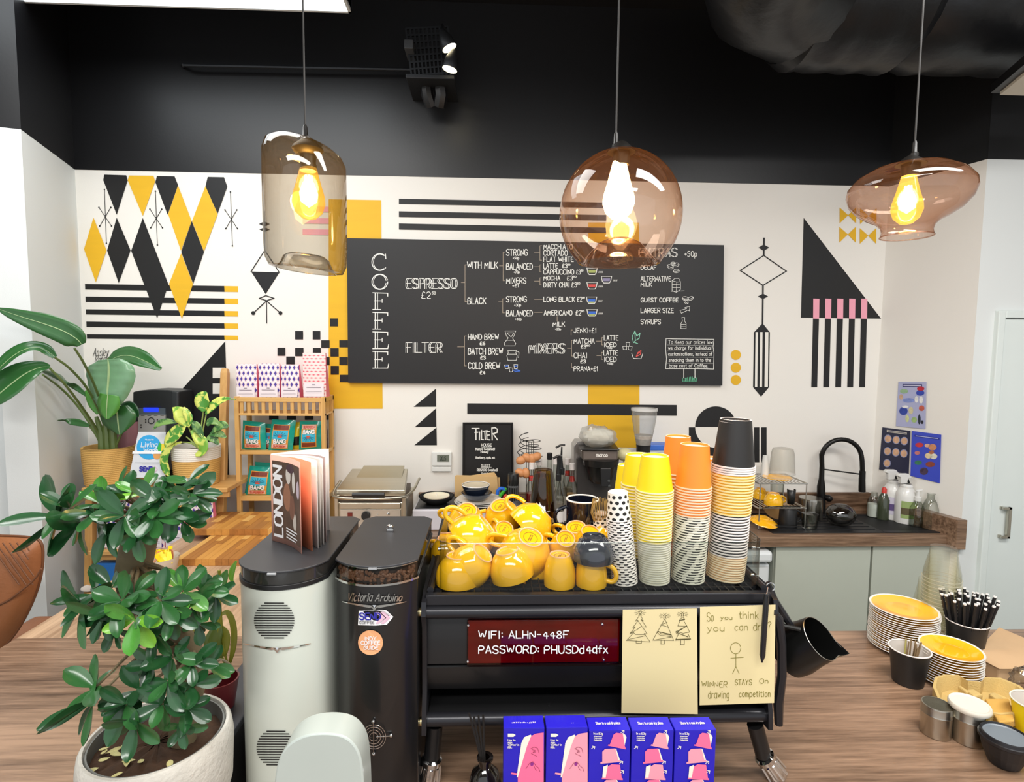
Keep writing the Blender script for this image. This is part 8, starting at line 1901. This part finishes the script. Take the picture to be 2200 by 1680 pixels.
o = obj('napkin_box', MB().box(at(200, 1225, 2.74).x, at(245, 1225, 2.74).x, 2.76, 2.90, zs3 + .001, at(220, 1211, 2.76).z), mat('cobalt_blue_box', '#1f6ab8', .4), bevel=.004, label='blue box on the lowest ladder shelf', cat='box')
o = obj('plate', MB().lathe([(0, 0), (.03, 0), (.052, .008), (.052, .011), (.03, .004), (0, .004)], 30, Matrix.Translation((at(200, 1244, 2.79).x, 2.79, zs3 + .001))), wh2, smooth=.7, label='small white dish in front of the blue box', cat='dish')
# ---------------------------------------------------------------- leather chair
lea = mat('tan_leather', '#99603a', .42, var=.22, scale=9, bump=.5, bscale=120); pipe_ = mat('leather_piping', '#6d4227', .5)
Yl = 1.95
t = thing('leather_chair', 'tan quilted leather tub chair at the left edge', 'chair', (at(20, 1300, Yl).x, Yl, 0))
HC = [(10, 1151), (60, 1153), (84, 1158), (92, 1175), (92, 1205), (88, 1240), (76, 1280), (54, 1328), (30, 1366), (5, 1394), (-25, 1412)]
OC = smoothline([(-60, 1150)] + HC + [(-60, 1418)] + [(-120 - x, y) for x, y in HC[::-1]] + [(-60, 1150)], 2)
n = len(OC); cxy = (-60, 1285); vs = []; K = 6
for k in range(K + 1):
    u = k / K
    for x, y in OC: vs.append(at(cxy[0] + (x - cxy[0]) * (1 - u), cxy[1] + (y - cxy[1]) * (1 - u), Yl - .05 + .05 * (1 - u) ** 6 - .015 * u))
mb = MB().add(vs, [(k * n + j, k * n + j + 1, (k + 1) * n + j + 1, (k + 1) * n + j) for k in range(K) for j in range(n - 1)]).add([at(x, y, Yl) for x, y in OC] + [at(x, y + 3, Yl + .10) for x, y in OC], [(j, n + j, n + j + 1, j + 1) for j in range(n - 1)])
obj('backrest', mb, lea, t, smooth=1.2)
obj('piping', MB().tube([at(x, y, Yl) for x, y in OC], .005, 6), pipe_, t, smooth=True)
ft_ = lambda x, y: at(x, y, Yl - .058)
for k in range(7):
    x = -8 + k * 15; obj('quilt_seam', MB().tube([ft_(x - 16 + 13 * j, 1166 + 18 * j) for j in range(8) if x - 16 + 13 * j < 74 and 1166 + 18 * j < 1300 - .5 * (x - 16 + 13 * j)], .0022, 5), pipe_, t, smooth=True)
obj('arm_seam', MB().tube(smoothline([tuple(q) for q in (ft_(89, 1222), ft_(76, 1244), ft_(50, 1266), ft_(10, 1296), ft_(-50, 1318), ft_(-60, 1322), ft_(-70, 1318), ft_(-130, 1296), ft_(-170, 1266), ft_(-196, 1244), ft_(-209, 1222))], 1), .0035, 6), pipe_, t, smooth=True)
obj('seat', MB().box(at(-140, 1380, Yl).x, at(-5, 1380, Yl).x, Yl + .09, Yl + .42, .56, .66), lea, t, bevel=.03)
for x, y in ((-125, 1500), (-20, 1500)): 
    for dy in (.12, .38): p = at(x, y, Yl); obj('leg', MB().tube([(p.x, Yl + dy, .57), (p.x, Yl + dy, 0)], .015, 8), dk, t)
# ---------------------------------------------------------------- foreground ficus
Yfi = .93
pc = onz(340, 1572, ZT + .235); rp = (onz(500, 1560, ZT + .235).x - onz(180, 1590, ZT + .235).x) / 2 * 1.0
stone = mat('pale_stone_pot', '#c3bfb5', .85, var=.3, scale=22, bump=1., bscale=140)
t = thing('plant_pot', 'round pale stone pot holding the ficus in the foreground', 'pot', (pc.x, pc.y, ZT)); T_ = Matrix.Translation((pc.x, pc.y, 0)); zr = pc.z; Hh = zr - ZT
obj('body', MB().lathe([(0, ZT + .001), (rp * .55, ZT + .001), (rp * .78, ZT + Hh * .2), (rp * .97, ZT + Hh * .55), (rp * 1.0, zr - Hh * .12), (rp * .97, zr - .006), (rp * .94, zr), (rp * .90, zr), (rp * .885, zr - .008)], 56, T_), stone, t, smooth=.8)
obj('liner', MB().lathe([(rp * .885, zr - .006), (rp * .87, zr - .003), (rp * .85, zr - .003), (rp * .845, zr - .05)], 48, T_), mat('grey_liner', '#6f706c', .5), t, smooth=.8)
mb = MB(); rr = random.Random(9)
mb.lathe([(rp * .85, zr - .030), (rp * .7, zr - .026), (rp * .45, zr - .022), (rp * .2, zr - .018), (0, zr - .018)], 40, T_); mb.v = [v_ + V((0, 0, rr.uniform(-.004, .004))) for v_ in mb.v]
obj('soil', mb, soil, t, smooth=.5)
lv = MB()
def leafgeo(bend, fold):
    mb = MB(); nl = 8; prof = [.07, .34, .60, .80, .94, 1., .95, .74, .16]; vs = []
    for i in range(nl + 1):
        u = i / nl
        for k in (-1, -.5, 0, .5, 1): vs.append(V((k * prof[i] * .5, u, -bend * u * u - fold * (1 - abs(k)) * prof[i] * .22 + .0)))
    mb.add(vs, [(i * 5 + j, i * 5 + j + 1, (i + 1) * 5 + j + 1, (i + 1) * 5 + j) for i in range(nl) for j in range(4)]); return mb
LM = {}
def leafmesh(k, m):
    if (k, m.name) not in LM: LM[(k, m.name)] = mesh_of('leaf', leafgeo((.05, .22, .42)[k], (.5, .4, .6)[k]), m, 1.2)
    return LM[(k, m.name)]
def putleaf(root, p, d, up, L, w_, m, k, name='leaf'):
    o = bpy.data.objects.new(name, leafmesh(k, m)); COL.objects.link(o); o.parent = root
    y = V(d).normalized(); z = (V(up) - y * V(up).dot(y)).normalized(); x = y.cross(z)
    M_ = Matrix((x * w_, y * L, z * L)).transposed().to_4x4(); M_.translation = V(p)
    o.matrix_basis = WM[root.name].inverted() @ M_; return o
dry = mat('dry_leaf', '#b9b27a', .7, var=.2)
for i in range(15):
    a = rr.uniform(2.6, 5.6); q = rp * rr.uniform(.3, .75); p = V((pc.x + q * math.cos(a), pc.y + q * math.sin(a), zr - .018))
    putleaf(t, p, (rr.uniform(-1, 1), rr.uniform(-1, 1), .15), (rr.uniform(-.3, .3), 0, 1), rr.uniform(.014, .024), .010, dry, 0, 'fallen_leaf')
fi = thing('ficus_tree', 'glossy green ficus bonsai with tiered foliage in the stone pot', 'plant', (pc.x, pc.y, zr - .02))
bark = mat('ficus_bark', '#6f6248', .8, var=.35, scale=25, bump=.8, bscale=70)
def path3(P): return smoothline([tuple(at(x, y, Y)) for x, y, Y in P], 2)
pts = path3([(392, 1590, Yfi + .03), (396, 1530, Yfi + .03), (420, 1450, Yfi + .04), (402, 1385, Yfi + .05), (350, 1335, Yfi + .05), (300, 1290, Yfi + .04), (284, 1240, Yfi + .03), (292, 1195, Yfi + .03), (300, 1160, Yfi + .03), (312, 1125, Yfi + .03)])
k = len(pts); obj('trunk', MB().tube(pts, [.028 - .008 * abs(i / k - .75) if i > k * .45 else .022 for i in range(k)], 14), bark, fi, smooth=True)
ROS = [ # px, py, dY, dir(x,y,z), leaf length px, n, tone
 (128, 1110, -.02, (-.9, -.2, .25), 88, 7, 0), (150, 1092, -.04, (-.3, -.3, .9), 62, 5, 1), (175, 1122, -.03, (-.7, -.5, -.35), 72, 6, 0), (205, 1102, -.05, (-.2, -.6, .6), 56, 7, 0), (235, 1135, -.04, (-.4, -.6, -.4), 62, 6, 0),
 (215, 1082, -.01, (.1, -.2, 1), 48, 5, 2), (268, 1108, -.07, (0, -.8, .5), 56, 7, 1), (272, 1076, -.03, (-.3, -.4, .8), 58, 6, 1), (304, 1062, -.02, (.1, -.3, .9), 50, 6, 2), (258, 1058, 0, (-.7, -.1, .6), 48, 5, 1), (336, 1074, -.05, (.2, -.7, .5), 54, 6, 0),
 (384, 1058, -.02, (.5, -.4, .7), 50, 7, 0), (404, 1036, 0, (.3, -.1, .9), 48, 6, 0), (412, 1062, -.02, (.9, -.3, .3), 50, 6, 0), (372, 1098, -.05, (.5, -.7, .1), 50, 6, 0), (330, 1112, -.07, (.1, -.8, .2), 54, 7, 1), (292, 1140, -.07, (-.1, -.7, -.3), 52, 6, 1), (392, 1118, -.02, (.7, -.5, -.3), 44, 5, 0),
 (240, 1262, -.02, (-.2, -.5, .9), 56, 6, 1), (205, 1276, -.02, (-.8, -.4, .3), 66, 6, 0), (180, 1300, -.03, (-.9, -.4, -.3), 76, 6, 0), (225, 1320, -.06, (-.4, -.7, -.4), 60, 7, 0), (262, 1290, -.08, (-.1, -.9, .4), 58, 7, 1), (288, 1278, -.06, (.1, -.7, .7), 54, 7, 1), (292, 1330, -.09, (0, -.9, -.3), 56, 7, 2),
 (345, 1290, -.07, (.2, -.9, .3), 52, 7, 1), (392, 1270, -.04, (.4, -.5, .7), 52, 7, 2), (370, 1318, -.06, (.3, -.8, -.3), 50, 6, 0), (412, 1300, -.02, (.6, -.6, -.3), 48, 6, 0), (432, 1268, -.01, (.7, -.3, .4), 46, 6, 1), (462, 1275, .02, (.8, -.2, .5), 52, 7, 0), (330, 1358, -.04, (0, -.6, -.7), 48, 6, 0), (248, 1352, -.05, (-.2, -.7, -.7), 48, 5, 0), (426, 1340, 0, (.5, -.4, -.7), 44, 5, 0),
 (330, 1428, -.03, (-.5, -.7, .3), 52, 6, 0), (372, 1412, -.04, (0, -.8, .6), 50, 6, 0), (412, 1425, -.03, (.5, -.6, .5), 52, 6, 0), (362, 1462, -.06, (-.2, -.9, .1), 52, 7, 0), (412, 1470, -.04, (.5, -.8, .0), 48, 6, 0), (448, 1432, 0, (.8, -.3, .2), 44, 5, 0),
 (200, 1508, -.04, (-.9, -.4, .0), 80, 6, 0), (205, 1478, -.02, (-.4, -.2, .9), 66, 4, 0), (272, 1512, -.06, (-.2, -.8, .3), 62, 7, 0), (300, 1482, -.04, (.2, -.6, .7), 54, 6, 0), (290, 1548, -.07, (.0, -.8, -.6), 58, 5, 0), (350, 1512, -.06, (.3, -.8, .2), 50, 6, 0), (402, 1522, -.03, (.5, -.6, .2), 46, 5, 0), (390, 1562, -.04, (.3, -.8, -.4), 42, 5, 0)]
rr = random.Random(21); cnt = 0
trunkpts = [V(p) for p in pts]
for (px, py, dY, ax, Lp, n, tone) in ROS:
    if cnt > 292: break
    c = at(px, py, Yfi + dY); ax = V(ax).normalized(); o1 = ax.orthogonal().normalized(); o2 = ax.cross(o1); ph = rr.uniform(0, 6.28)
    near = min(trunkpts, key=lambda q_: (q_ - c).length); mid = (near + c) / 2 + V((0, .01, .008))
    obj('branch', MB().tube([near, mid, c], [.0045, .0032, .002], 6), bark, fi, smooth=True)
    for i in range(n):
        if cnt > 296: break
        a = ph + i * 2.4; e = math.radians(rr.uniform(38, 88)) if i else math.radians(15)
        d = ax * math.cos(e) + (o1 * math.cos(a) + o2 * math.sin(a)) * math.sin(e); d.z -= .12
        L = pm(Lp, Yfi) * rr.uniform(.78, 1.12); tn = rr.random()
        m = (g_dark if tn < .72 else g_mid) if tone == 0 else ((g_mid if tn < .6 else g_dark) if tone == 1 else (g_lite if tn < .5 else (g_new if tn < .7 else g_mid)))
        upv = ax + V((0, -.5, .6)); putleaf(fi, c + d * .002, d, upv, L * 1.08, L * rr.uniform(.46, .58), m, rr.choice((0, 1, 1, 2))); cnt += 1
# yellow-green orchid beside the grinder
Yo = 1.16
oc = at(497, 1452, Yo); zob = ZT + .171
pot = obj('plant_pot', MB().lathe([(0, zob), (.026, zob), (.036, zob + .06), (.033, zob + .06)], 28, Matrix.Translation((oc.x - .004, 1.12, 0))), mat('oxblood_pot', '#6e1f26', .35, coat=.4), smooth=.6, label='small oxblood red pot on the black box beside the white grinder', cat='pot')
t = thing('orchid_plant', 'yellow green strap leafed orchid squeezed beside the white grinder', 'plant', (oc.x, 1.12, zob + .06))
ol = leafmat('orchid_olive', '#8a8c26', rough=.35); od = leafmat('orchid_green', '#5f7426', rough=.35)
for P, m in (([(494, 1425, 3), (504, 1385, 7), (503, 1340, 7), (490, 1312, 6), (476, 1320, 3)], ol), ([(480, 1408, 6), (464, 1400, 18), (458, 1378, 20), (470, 1350, 14), (476, 1342, 3)], od), ([(482, 1410, 4), (486, 1385, 9), (488, 1360, 8), (478, 1345, 2)], ol), ([(470, 1300, 3), (468, 1330, 4), (472, 1360, 4), (480, 1400, 3)], ol),
             ([(500, 1250, 2), (496, 1240, 6), (500, 1222, 7), (508, 1205, 2)], g_new), ([(440, 1372, 2), (425, 1360, 7), (415, 1352, 7), (405, 1350, 2)], ol), ([(466, 1290, 3), (472, 1262, 12), (482, 1240, 11), (488, 1224, 2)], g_lite)):
    bigleaf(t, P, Yo, m, .25)
for pt_ in ([(494, 1440), (482, 1405), (472, 1300), (471, 1225)], [(492, 1440), (470, 1400), (440, 1372)]): stalk(t, pt_, Yo, .0022, ol)
rt = mat('dry_root', '#a39a80', .8, var=.2)
for i in range(9):
    a = rr.uniform(-40, 8); stalk(t, [(494 + rr.uniform(-4, 6), 1430), (490 + a * .5, 1418 + rr.uniform(-10, 20)), (494 + a, 1440 + rr.uniform(-6, 14))], Yo - .02, .0016, rt, 'root')
